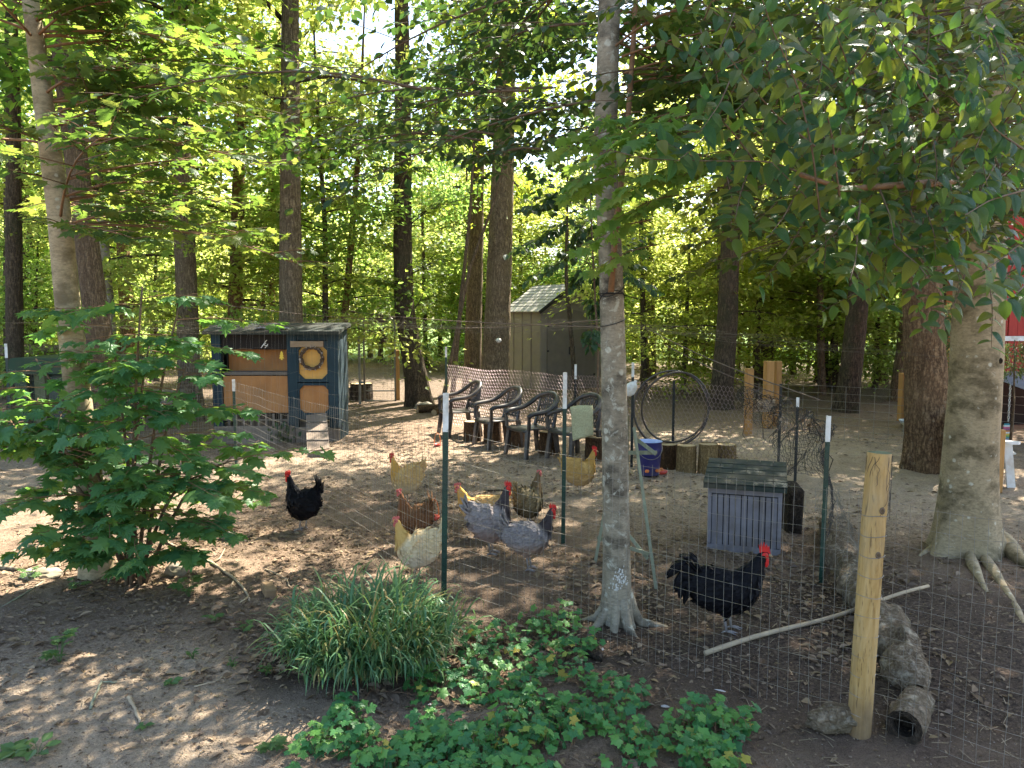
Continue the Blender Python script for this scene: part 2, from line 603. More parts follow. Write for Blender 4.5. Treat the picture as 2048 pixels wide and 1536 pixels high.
M['ply_lit'] = mat('plywood_lit', (.62, .35, .09), (.5, .27, .065), 5, .75, .15, (1, 1, .4))  # lit copy of the plywood: brightness of the door window painted in
M['coop_blue'] = wood_mat('coop_blue', (.02, .045, .056), (.012, .028, .036), 'Z', 5)
M['coop_grey'] = wood_mat('coop_grey', (.20, .165, .13), (.12, .1, .08), 'X', 5)
M['felt'] = mat('roof_felt', (.032, .038, .028), (.02, .025, .02), 40, .9, .3, dirt=(.065, .055, .038))
M['dark'] = mat('shade_inside', (.025, .02, .016), (.015, .012, .01), 5, .9, .1)  # near-black: shade of the coop and barn openings put into the colour
M['nest_grey'] = mat('nest_grey', (.21, .20, .215), (.165, .155, .17), 9, .65, .1, dirt=(.13, .11, .1), dscale=4, rnd=.08)
M['nest_roof'] = mat('nest_roof', (.035, .045, .036), (.022, .03, .024), 30, .85, .3, dirt=(.10, .085, .06), dscale=4)
M['shed_tan'] = mat('shed_tan', (.205, .175, .14), (.17, .145, .118), 4, .6, .05)
M['shed_door'] = mat('shed_door', (.155, .13, .105), (.125, .105, .085), 5, .6, .05)
M['shed_roof'] = mat('shed_roof', (.33, .31, .27), (.22, .205, .175), 9, .75, .2, rnd=.25)
M['chair_plastic'] = mat('chair_plastic', (.034, .027, .022), (.024, .019, .016), 8, .36, .05, dirt=(.13, .1, .08), dscale=5, spec=.5)
M['chair_white'] = mat('chair_white', (.74, .73, .70), (.66, .65, .6), 8, .5, .1, dirt=(.45, .36, .25), dscale=3)
M['mat_green'] = mat('mat_green', (.48, .45, .27), (.27, .26, .14), 55, .9, .5, dirt=(.35, .32, .18))
M['bucket_blue'] = mat('bucket_blue', (.03, .03, .14), (.022, .022, .11), 5, .4, .05, spec=.5, dirt=(.07, .06, .11))
M['bucket_in'] = mat('bucket_in', (.45, .52, .72), (.38, .45, .65), 5, .5, .05)
M['red_plastic'] = mat('red_plastic', (.62, .07, .035), (.5, .05, .03), 5, .4, .05, spec=.5)
M['orange_plastic'] = mat('orange_plastic', (.75, .22, .05), (.65, .17, .04), 5, .4, .05, spec=.5)
M['yellow'] = mat('yellow_card', (.75, .52, .06), (.68, .46, .05), 6, .6, .05)
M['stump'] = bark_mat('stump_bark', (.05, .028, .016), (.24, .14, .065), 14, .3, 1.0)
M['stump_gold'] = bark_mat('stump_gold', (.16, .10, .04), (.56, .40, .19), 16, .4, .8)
M['cut'] = mat('cut_wood', (.50, .37, .21), (.36, .25, .13), 18, .8, .3, rnd=.2)
M['log'] = bark_mat('log_weathered', (.13, .09, .055), (.48, .38, .26), 9, .9, .9, lichen=(.52, .45, .34), lam=.02, moss=(.12, .11, .06))
M['log_dark'] = bark_mat('log_dark', (.03, .024, .018), (.14, .105, .075), 12, .5, 1.0)
M['stone'] = mat('stone', (.32, .27, .2), (.2, .165, .12), 9, .85, .6, dirt=(.14, .13, .07))
M['brick'] = mat('old_brick', (.26, .17, .09), (.18, .12, .06), 12, .9, .4)
M['stick'] = wood_mat('stick', (.50, .39, .25), (.33, .24, .15), 'X', 6)
M['weathered'] = wood_mat('weathered', (.28, .29, .19), (.16, .17, .11), 'Z', 6)
M['hose'] = mat('hose', (.06, .045, .035), (.04, .03, .025), 6, .45, .1, spec=.5)
M['plastic_white'] = mat('plastic_white', (.72, .71, .66), (.6, .59, .54), 6, .45, .1, dirt=(.42, .38, .3), dscale=9)
M['green_shell'] = mat('green_shell', (.035, .075, .042), (.025, .055, .032), 5, .5, .1, dirt=(.06, .07, .04), dscale=3, spec=.15)
M['green_dark'] = mat('green_dark', (.03, .055, .04), (.022, .04, .03), 5, .5, .1)
M['olive_shell'] = mat('olive_shell', (.09, .11, .04), (.065, .085, .03), 5, .6, .1, dirt=(.18, .17, .1))
M['barn_red'] = wood_mat('barn_red', (.42, .045, .03), (.30, .03, .022), 'Z', 4, .65, .2, .12)
M['barn_orange'] = wood_mat('barn_orange', (.40, .15, .06), (.28, .09, .035), 'Z', 4, .7, .2)
M['tin'] = mat('tin', (.36, .40, .50), (.28, .32, .42), 6, .45, .1, metal=.4, spec=.5, dirt=(.3, .28, .26))
M['gate_tube'] = mat('gate_tube', (.27, .26, .22), (.18, .17, .14), 9, .5, .1, metal=.4)
M['brown_sign'] = mat('brown_sign', (.17, .11, .07), (.11, .07, .045), 9, .8, .2)
M['enamel'] = mat('enamel_white', (.62, .68, .74), (.52, .58, .65), 6, .35, .05)
M['chain'] = mat('chain', (.55, .55, .53), (.4, .4, .38), 9, .35, .05, metal=.7)
for k, c in dict(teal=(.04, .25, .3), white=(.7, .7, .66), pink=(.55, .12, .2), purple=(.28, .1, .2), orange=(.65, .22, .05), yellow=(.7, .5, .07), lime=(.2, .4, .1), blue=(.05, .18, .35)).items():
    M['bar_' + k] = mat('bar_' + k, c, None, 8, .5, .05)
M['rubber'] = mat('rubber_black', (.02, .02, .02), (.012, .012, .012), 8, .6, .1)
M['feather_white'] = mat('feather_scrap', (.5, .48, .45), (.35, .33, .32), 20, .9, .2)
M['wreath'] = mat('wreath', (.12, .075, .045), (.06, .04, .025), 25, .9, .5)
M['wreath_pale'] = mat('wreath_pale', (.42, .36, .28), (.28, .2, .14), 25, .9, .3)
# ------------------------------------------------------------------ ground
def axis(lo, hi, dense_lo, dense_hi, step, grow=1.12, cap=12.0):
    a = list(np.arange(dense_lo, dense_hi + 1e-6, step))
    s = step
    while a[-1] < hi:
        s = min(s * grow, cap); a.append(a[-1] + s)
    s = step
    b = []
    x = dense_lo
    while x > lo:
        s = min(s * grow, cap); x -= s; b.append(x)
    return np.array(b[::-1] + a)


gx = axis(-260, 260, -6.5, 6.5, .05)
gy = axis(-30, 420, 2.6, 15.0, .05)
X, Y = np.meshgrid(gx, gy)
fx, fy = X.ravel(), Y.ravel()
Z = gz(fx, fy)
near = np.clip((22 - fy) / 8, 0, 1)
fp = np.stack([fx, fy, np.zeros_like(fx)], 1)
Z = Z + near * ((fbm(fp * 6, 3, 40) - .5) * .035 + (fbm(fp * 22, 2, 44) - .5) * .026)


def blob(x, y, cx, cy, rx, ry):
    return np.exp(-(((x - cx) / rx) ** 2 + ((y - cy) / ry) ** 2))


warp = (fbm(fp * 1.1, 3, 60) - .5) * 1.0
wx_, wy_ = fx + warp, fy + (fbm(fp * 1.1, 3, 66) - .5) * 1.0
sand = 1.0 * blob(wx_, wy_, -2.3, 3.7, 2.2, 1.15) + .3 * blob(wx_, wy_, .1, 9.6, 2.2, 3.2) + 1.1 * blob(wx_, wy_, 4.2, 9.0, 3.2, 2.2) + .7 * blob(wx_, wy_, 3.6, 12.5, 3.5, 2.4) + .7 * blob(wx_, wy_, -7.0, 8.4, 3.0, 3.0) + .5 * blob(wx_, wy_, -3.2, 10.6, 2.6, 1.6)
mulch = 1.0 * blob(wx_, wy_, -1.05, 4.75, .75, .6) + .8 * blob(wx_, wy_, 1.3, 4.9, 1.9, 1.1) + .7 * blob(wx_, wy_, 2.9, 4.3, 1.6, 1.6) + .5 * blob(wx_, wy_, -.6, 7.0, 1.6, .8) + .12 * blob(wx_, wy_, -3.4, 5.0, 1.8, .9)
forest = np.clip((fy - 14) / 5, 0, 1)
lawn = np.clip((fy - 33 + warp * 4) / 3, 0, 1)
nx, ny = len(gx), len(gy)
idx = np.arange(nx * ny).reshape(ny, nx)
Fq = np.stack([idx[:-1, :-1], idx[:-1, 1:], idx[1:, 1:], idx[1:, :-1]], -1).reshape(-1, 4)
gme = np_mesh('ground', np.stack([fx, fy, Z], 1), Fq, True)
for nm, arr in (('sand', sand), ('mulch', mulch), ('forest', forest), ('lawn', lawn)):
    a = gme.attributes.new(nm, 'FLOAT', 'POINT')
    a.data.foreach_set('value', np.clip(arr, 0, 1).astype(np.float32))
m, t, out = _new('ground_dirt')
o = coords(t)


def att(nm):
    n = N(t, 'ShaderNodeAttribute'); n.attribute_name = nm
    return n.outputs['Fac']


n1 = noise(t, o, 3.2, 8, .68)
n2 = noise(t, o, 38, 6, .7)
n3 = noise(t, o, 140, 3, .6)
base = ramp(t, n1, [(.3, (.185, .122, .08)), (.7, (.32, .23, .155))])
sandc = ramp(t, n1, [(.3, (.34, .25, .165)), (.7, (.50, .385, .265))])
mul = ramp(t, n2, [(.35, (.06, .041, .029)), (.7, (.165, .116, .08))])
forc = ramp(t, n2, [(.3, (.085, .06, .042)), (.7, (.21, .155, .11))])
lawnc = ramp(t, n1, [(.3, (.10, .17, .035)), (.7, (.17, .23, .06))])
jit = mathn(t, 'MULTIPLY', mathn(t, 'SUBTRACT', n2, .5), .9)
fs = ramp(t, mathn(t, 'ADD', att('sand'), jit), [(.25, 0.0), (.8, 1.0)])
fm = ramp(t, mathn(t, 'ADD', att('mulch'), jit), [(.2, 0.0), (.7, 1.0)])
c = mixc(t, fs, base, sandc)
c = mixc(t, fm, c, mul)
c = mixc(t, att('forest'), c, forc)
c = mixc(t, att('lawn'), c, lawnc)
grit = ramp(t, mathn(t, 'ADD', mathn(t, 'MULTIPLY', n3, .5), mathn(t, 'MULTIPLY', n2, .5)), [(.3, .35), (.5, .95), (.7, 1.5)])
c = mixc(t, 1.0, c, grit, 'MULTIPLY')
vo = N(t, 'ShaderNodeTexVoronoi'); vo.inputs['Scale'].default_value = 42
t.links.new(o, vo.inputs['Vector'])
pk = N(t, 'ShaderNodeSeparateColor'); t.links.new(vo.outputs['Color'], pk.inputs[0])
spk = mathn(t, 'MULTIPLY', ramp(t, vo.outputs['Distance'], [(.14, 1.0), (.2, 0.0)]), mathn(t, 'GREATER_THAN', pk.outputs[0], .86))
c = mixc(t, mathn(t, 'MULTIPLY', spk, .55), c, (.5, .46, .4))
hgt = mathn(t, 'ADD', n2, mathn(t, 'MULTIPLY', n3, .6))
finish(t, out, c, .92, hgt, 1.0, .03, .15)
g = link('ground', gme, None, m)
tag(g, kind='structure')


def surf(x, y):
    """true ground surface incl. small bumps"""
    x = np.atleast_1d(np.asarray(x, float)); y = np.atleast_1d(np.asarray(y, float))
    p = np.stack([x, y, np.zeros_like(x)], 1)
    nr = np.clip((22 - y) / 8, 0, 1)
    return gz(x, y) + nr * ((fbm(p * 6, 3, 40) - .5) * .035 + (fbm(p * 22, 2, 44) - .5) * .026)


def S1(x, y):
    return float(surf(x, y)[0])


def GS(px, py):
    z = 0.0
    for _ in range(5):
        q = G(px, py, z)
        z = S1(q.x, q.y)
    q.z = z
    return q


# ------------------------------------------------------------------ leaves
def fan(outline, c, bend=.12, fold=.15):
    """lobed blade: centre, inner ring, outline; cupped and folded along the midrib"""
    o = [(x, y) for x, y in outline]
    n = len(o)

    def zz(x, y, e): return -fold * abs(x) * .6 - bend * ((y - .3) ** 2 + x * x) + e
    V = [(c[0], c[1], zz(c[0], c[1], .01))]
    V += [(c[0] + (x - c[0]) * .55, c[1] + (y - c[1]) * .55, zz(c[0] + (x - c[0]) * .55, c[1] + (y - c[1]) * .55, .012 * (1 if i % 2 else -1))) for i, (x, y) in enumerate(o)]
    V += [(x, y, zz(x, y, -.02 * (1 if i % 2 else -1))) for i, (x, y) in enumerate(o)]
    Fs = [(0, 1 + i, 1 + (i + 1) % n) for i in range(n)]
    for i in range(n):
        j = (i + 1) % n
        Fs += [(1 + i, 1 + n + i, 1 + n + j), (1 + i, 1 + n + j, 1 + j)]
    V = np.array(V, float)
    return V, np.array(Fs), np.stack([V[:, 0] + .5, V[:, 1]], 1)


_half = [(0, 0), (.20, -.06), (.46, .06), (.33, .2), (.62, .44), (.40, .43), (.27, .50), (.33, .72), (.15, .68)]
MAPLE = fan(_half + [(0, 1.0)] + [(-x, y) for x, y in _half[:0:-1]], (0, .36))
MAPLES = [MAPLE, fan([(x * (1.08 if x > 0 else .9), y + .03 * x) for x, y in _half + [(0.04, 1.0)] + [(-x, y) for x, y in _half[:0:-1]]], (0.01, .36), .32, .3), fan([(x * .92, y * (1 - .06 * math.sin(9 * x))) for x, y in _half + [(-.03, .98)] + [(-x, y) for x, y in _half[:0:-1]]], (0, .33), .05, -.22)]
_star = [(0, 0), (.16, -.02), (.50, .02), (.24, .24), (.58, .60), (.2, .5)]
STAR = fan(_star + [(0, 1.0)] + [(-x, y) for x, y in _star[:0:-1]], (0, .3))
_ov = []
for i in range(22):
    a = math.pi * 2 * i / 22 - math.pi / 2
    rr = .5 * (1 + .09 * (1 if i % 2 else -1)) * (1 - .55 * math.exp(-(min(i, 22 - i) / 1.2) ** 2))
    rr *= 1 + .16 * math.cos(5 * (a - math.pi / 2))
    _ov.append((rr * math.cos(a) * 1.08, .5 + rr * math.sin(a)))
GRAPE = fan(_ov, (0, .42), .25, -.22)
GRAPES = [GRAPE, fan([(x * (1.1 if x > 0 else .88), y) for x, y in _ov], (0.02, .40), .5, .25), fan([(x * .9, y * 1.08 - .03) for x, y in _ov], (0, .44), .08, -.4)]


def oval_leaf(wid=.33, rows=7, fold=.22, droop=.25, curl=0.0):
    V, uv = [], []
    for i in range(rows):
        s = i / (rows - 1)
        h = wid * (math.sin(math.pi * s ** .8) ** .75) * (1 - .35 * s) * 1.25 if 0 < i < rows - 1 else 0.004
        zz = -droop * s * s + curl * math.sin(s * 5) * .03
        for k in (-1, -.55, 0, .55, 1):
            V.append((k * h, s, zz + fold * abs(k) * h - .25 * fold * k * k * h))
            uv.append((.5 + k * .5, s))
    Fs = []
    for i in range(rows - 1):
        for j in range(4):
            a = i * 5 + j
            Fs.append((a, a + 1, a + 6, a + 5))
    return np.array(V), np.array(Fs), np.array(uv)


OVAL = oval_leaf()
_l = [(0, 0, 0), (.26, .32, .05), (.30, .58, .02), (0, 1, -.12), (-.30, .58, .02), (-.26, .32, .05), (0, .45, -.03)]
OVAL_LO = (np.array(_l, float), np.array([(0, 1, 6), (1, 2, 6), (2, 3, 6), (3, 4, 6), (4, 5, 6), (5, 0, 6)]), None)
DIAM = (np.array([(0, 0, 0), (.32, .5, .06), (0, 1, -.06), (-.32, .5, .06)], float), np.array([(0, 1, 2), (0, 2, 3)]), None)


def norm(a):
    return a / (np.linalg.norm(a, axis=-1, keepdims=True) + 1e-12)


def leaf_field(name, pos, yd, nr, size, tpl, mat_, parent=None, smooth=False):
    V, Fc, uv = tpl
    pos = np.asarray(pos); yd = norm(np.asarray(yd)); nr = np.asarray(nr)
    xd = norm(np.cross(yd, nr)); nr = np.cross(xd, yd)
    size = np.asarray(size).reshape(-1, 1, 1)
    W = pos[:, None, :] + size * (V[None, :, 0:1] * xd[:, None, :] + V[None, :, 1:2] * yd[:, None, :] + V[None, :, 2:3] * nr[:, None, :])
    n, k = len(pos), len(V)
    FF = (Fc[None] + (np.arange(n) * k)[:, None, None]).reshape(-1, Fc.shape[1])
    u = None if uv is None else np.tile(uv, (n, 1))
    me = np_mesh(name, W.reshape(-1, 3), FF, smooth, u)
    return link(name, me, parent, mat_)


def leaf_parts(root, pos, yd, nr, size, tpls, mat_, count=300, rest_name='foliage', rest_tpl=None):
    """the leaves that show largest as parts, the rest as one part"""
    pos = np.asarray(pos); yd = norm(np.asarray(yd)); nr = np.asarray(nr); size = np.asarray(size)
    px, py, dep = proj(pos)
    inside = (px > -20) & (px < 2068) & (py > -20) & (py < 1556) & (dep > .3)
    facing = np.abs((norm(nr) * norm(pos - np.array([0, 0, CAMH]))).sum(1))
    score = np.where(inside, size / np.maximum(dep, .2) * (.25 + facing), -1)
    od = np.argsort(-score)
    pick = od[:count]
    pick = pick[score[pick] > 0]
    rest = np.setdiff1d(np.arange(len(pos)), pick)
    mes = []
    for tp in tpls:
        me = np_mesh('leaf', tp[0], tp[1], True, tp[2])
        me.materials.append(mat_)
        mes.append(me)
    loc = np.array(root.location)
    for q, i in enumerate(pick):
        o = bpy.data.objects.new('leaf', mes[q % len(mes)])
        COL.objects.link(o)
        o.parent = root
        y = Vector(yd[i]); n_ = Vector(nr[i]); x = y.cross(n_).normalized(); n_ = x.cross(y)
        o.location = Vector(pos[i] - loc)
        o.rotation_euler = Matrix((x, y, n_)).transposed().to_euler()
        s = float(size[i]); o.scale = (s, s, s)
    if len(rest):
        o = leaf_field(rest_name, pos[rest] - loc, yd[rest], nr[rest], size[rest], rest_tpl or tpls[0], mat_, root)
        tag(o, kind='stuff')


class Sprays:
    """flat sprays of leaves on twigs"""

    def __init__(self, seed):
        self.r = np.random.default_rng(seed)
        self.pos, self.yd, self.nr, self.sz = [], [], [], []
        self.tw = MB()

    def branch(self, start, d, L, ntw=6, nl=5, size=.1, droop=.15, rad=.008, twl=.4, tilt=.35, hang=.25, bare=.15, flat=.12, tubes=True):
        r = self.r
        d = np.array(d, float); d /= np.linalg.norm(d)
        k = 8
        s = np.linspace(0, 1, k)
        side = np.cross(d, [0, 0, 1.0]); side /= np.linalg.norm(side) + 1e-9
        wob = r.normal(0, .06) * L
        pts = np.array(start)[None] + s[:, None] * d * L + np.array([0, 0, -1.0])[None] * (droop * L * s ** 2)[:, None] + side[None] * (wob * np.sin(s * 3))[:, None]
        if tubes:
            self.tw.tube(pts, np.linspace(rad, rad * .3, k), 5)
        for i in range(ntw):
            tt = bare + (1 - bare) * (i + r.uniform(.2, .8)) / ntw
            j = min(k - 2, int(tt * (k - 1))); ff = tt * (k - 1) - j
            p0 = pts[j] * (1 - ff) + pts[j + 1] * ff
            sg = 1 if i % 2 else -1
            td = d * r.uniform(.5, .9) + side * sg * r.uniform(.6, 1.0) + np.array([0, 0, r.normal(.0, flat)])
            td /= np.linalg.norm(td)
            tl = twl * L * (1 - .55 * tt) * r.uniform(.7, 1.2)
            if i >= ntw - 1:
                td, tl = d, twl * L * .5
            p1 = p0 + td * tl + np.array([0, 0, -droop * tl * .5])
            if tubes:
                self.tw.tube([p0, (p0 + p1) / 2 + [0, 0, .01], p1], [rad * .4, rad * .3, rad * .15], 4)
            ts = np.cross(td, [0, 0, 1.0]); ts /= np.linalg.norm(ts) + 1e-9
            for q in range(nl):
                u = (q + r.uniform(.3, .9)) / nl
                sg2 = 1 if q % 2 else -1
                lp = p0 + (p1 - p0) * u
                ld = td * r.uniform(.3, .8) + ts * sg2 * r.uniform(.4, 1.0) + np.array([0, 0, -hang + r.normal(0, .2)])
                self.pos.append(lp + ld * size * .25)
                self.yd.append(ld)
                self.nr.append(np.array([r.normal(0, tilt), r.normal(0, tilt), 1.0]))
                self.sz.append(size * r.uniform(.65, 1.2))
        return pts

    def arrays(self):
        return np.array(self.pos), np.array(self.yd), np.array(self.nr), np.array(self.sz)


# ------------------------------------------------------------------ trunks and crowns
def trunk_mesh(pts, rad, n=20, step=.12, amp=.03, seed=0, flare=1.6, flare_h=.5, lobes=5, ridge=0.0):
    """noisy tapered trunk along a polyline (world coords relative to base)"""
    pts = np.asarray([tuple(p) for p in pts], float)
    seg = np.linalg.norm(np.diff(pts, axis=0), axis=1)
    cum = np.concatenate([[0], np.cumsum(seg)])
    m = max(6, int(cum[-1] / step))
    # denser near the base
    s = np.linspace(0, cum[-1], m)
    P_ = np.stack([np.interp(s, cum, pts[:, i]) for i in range(3)], 1)
    for _ in range(max(2, int(.4 / step))):
        P_[1:-1] = (P_[:-2] + 2 * P_[1:-1] + P_[2:]) / 4
    rr = np.interp(s, cum, rad)
    th = np.linspace(0, 2 * math.pi, n, endpoint=False)
    fl = (flare - 1) * np.exp(-s / flare_h)
    lob = .6 + .4 * np.cos(th[None] * lobes + seed) * 1.0 + .3 * np.cos(th[None] * 3 + seed * 2)
    prof = 1 + fl[:, None] * lob
    T, A, B = frames(P_)
    dirs = np.cos(th)[None, :, None] * A[:, None] + np.sin(th)[None, :, None] * B[:, None]
    base = P_[:, None] + rr[:, None, None] * dirs
    q = base.reshape(-1, 3) * np.array([3.0, 3.0, 1.2]) + seed * 3.7
    nz = (fbm(q, 3, seed) - .5).reshape(m, n) * 2
    prof = prof * (1 + amp * nz * 2)
    if ridge > 0:
        q2 = np.stack([np.cos(th)[None].repeat(m, 0) * 9, np.sin(th)[None].repeat(m, 0) * 9, (s * 3.0)[:, None].repeat(n, 1)], -1).reshape(-1, 3)
        rg = 1 - np.abs(fbm(q2 + 9 + seed, 3, seed + 3) - .5) * 4
        prof = prof + ridge * rg.reshape(m, n)
    V = P_[:, None] + (rr[:, None] * prof)[..., None] * dirs
    idx = np.arange(m * n).reshape(m, n)
    nxt = np.roll(idx, -1, 1)
    Fq = np.stack([idx[:-1], nxt[:-1], nxt[1:], idx[1:]], -1).reshape(-1, 4)
    return np_mesh('trunk', V.reshape(-1, 3), Fq, True)


def crown_proto(seed, z0, z1, rad, limbs, per, leaves, size, shape='tall', flat=.10, spread=.42, trunk_r=.1):
    """limbs + leaves about a trunk that stands on the origin"""
    r = np.random.default_rng(seed)
    lm = MB()
    cs = []
    for i in range(limbs):
        u = (i + r.uniform(.1, .9)) / limbs
        z = z0 + (z1 - z0) * u
        if shape == 'tall':
            L = rad * (.55 + .75 * math.sin(math.pi * min(1, u * .95 + .12))) * r.uniform(.65, 1.15)
        else:
            L = rad * (1.1 - .6 * u) * r.uniform(.6, 1.2)
        az = i * 2.4 + r.uniform(-.5, .5)
        up = r.uniform(.05, .5) + .3 * u
        d = np.array([math.cos(az), math.sin(az), up])
        k = 7
        s = np.linspace(0, 1, k)
        side = np.array([-d[1], d[0], 0])
        pts = np.array([0, 0, z])[None] + s[:, None] * d * L - np.array([0, 0, .28 * L])[None] * (s ** 2)[:, None] + side * (np.sin(s * 3) * r.normal(0, .1) * L)[:, None]
        lm.tube(pts, np.linspace(max(.012, trunk_r * .28), .005, k), 5)
        for j in range(per):
            tt = .22 + .78 * (j + r.uniform(0, 1)) / per
            a = min(k - 2, int(tt * (k - 1))); ff = tt * (k - 1) - a
            p = pts[a] * (1 - ff) + pts[a + 1] * ff
            off = r.normal(0, 1, 3) * np.array([.32, .32, .14]) * L * .5
            c = p + off
            lm.tube([p, (p + c) / 2 + r.normal(0, .03, 3), c], [.006, .004, .002], 3, False)
            cs.append((c, r.uniform(.6, 1.3)))
    pos, yd, nr, sz = [], [], [], []
    for c, k in cs:
        nl = int(leaves * k)
        tiltn = r.normal(0, .28, 2)
        e = r.normal(0, 1, (nl, 3)) * np.array([spread, spread, flat]) * k
        e[:, 2] += e[:, 0] * tiltn[0] + e[:, 1] * tiltn[1] - .12 * (e[:, 0] ** 2 + e[:, 1] ** 2)
        pos.append(c + e)
        dd = e * np.array([1, 1, .3]) + r.normal(0, .25, (nl, 3))
        dd[:, 2] -= .12
        yd.append(dd)
        nr.append(np.stack([r.normal(-tiltn[0], .45, nl), r.normal(-tiltn[1], .45, nl), np.ones(nl)], 1))
        sz.append(size * r.uniform(.6, 1.25, nl))
    return lm, np.concatenate(pos), np.concatenate(yd), np.concatenate(nr), np.concatenate(sz)


PROTO = {}


def make_proto(key, seeds, tpl, **kw):
    PROTO[key] = []
    for sdd in seeds:
        lm, pos, yd, nr, sz = crown_proto(sdd, **kw)
        lme = lm.mesh('limbs', True)
        lme.materials.append(M['bark_dark'])
        o = leaf_field('crown', pos, yd, nr, sz, tpl, M['leaf_mid'])
        cme = o.data
        bpy.data.objects.remove(o)
        PROTO[key].append((lme, cme))


make_proto('tall', (11, 12, 13, 14), DIAM, z0=5.0, z1=15, rad=3.0, limbs=20, per=7, leaves=86, size=.18, trunk_r=.2)
make_proto('skirt', (21, 22, 23), DIAM, z0=2.6, z1=11, rad=2.7, limbs=20, per=6, leaves=84, size=.16, trunk_r=.16)
make_proto('mid', (31, 32, 33), DIAM, z0=1.7, z1=7.0, rad=2.1, limbs=16, per=5, leaves=100, size=.14, shape='mid', trunk_r=.08)
make_proto('low', (41, 42, 43), DIAM, z0=.4, z1=3.6, rad=1.7, limbs=13, per=5, leaves=100, size=.125, shape='mid', trunk_r=.05)


def add_crown(root, key, i, leafm, rz, sc=(1, 1, 1)):
    lme, cme = PROTO[key][i % len(PROTO[key])]
    for nm, me, mt in (('limb', lme, None), ('crown', cme, leafm)):
        o = bpy.data.objects.new(nm, me)
        COL.objects.link(o)
        o.parent = root
        o.rotation_euler = (0, 0, rz)
        o.scale = sc
        if nm == 'crown':
            o['kind'] = 'stuff'
        if mt is not None:
            o.material_slots[0].link = 'OBJECT'
            o.material_slots[0].material = mt


def tree(label, name, pxs, d, wpx, bark, crown, ci, leafm, H=15.0, sc=1.0, group=None, lean_fix=None, ridge=.05, n=18, flare=1.5, step=.16, cat='tree'):
    """trunk whose visible stretch runs through photo directions pxs at distance d"""
    pts = [P(x, y, d) for x, y in pxs]
    pts.sort(key=lambda p: p.z)
    lo, hi = pts[0], pts[-1]
    e = pts[1] - pts[0]
    if lo.z > .02:
        k = lo.z / max(.2, e.z)
        b = Vector((lo.x - e.x * k * .8, d, 0))
        pts = [b] + pts
    b = pts[0].copy(); b.z = S1(b.x, b.y) - .05
    pts[0] = b
    e = (hi - pts[-2]).normalized()
    if hi.z < H:
        kk = (H - hi.z)
        pts.append(hi + Vector((e.x / max(.3, e.z) * kk * .6, 0, kk)))
    rb = wpx * d / F / 2
    rad = []
    for p in pts:
        rad.append(rb * (1.04 - .75 * max(0, p.z - 1) / max(H, 4)))
    rad[-1] = max(.015, rb * .12)
    root = empty(name, tuple(b), label, cat, group)
    rel = [p - b for p in pts]
    me = trunk_mesh(rel, rad, n, step, .035, int(abs(pxs[0][0])) + 3, flare, .45, 5, ridge)
    me.materials.append(M[bark])
    o = bpy.data.objects.new('trunk', me); COL.objects.link(o); o.parent = root
    if crown:
        # crown follows the mean lean of the trunk
        add_crown(root, crown, ci, M[leafm], ci * 1.7 + d, (sc, sc, H / 15.0 if crown in ('tall', 'skirt') else sc))
    return root


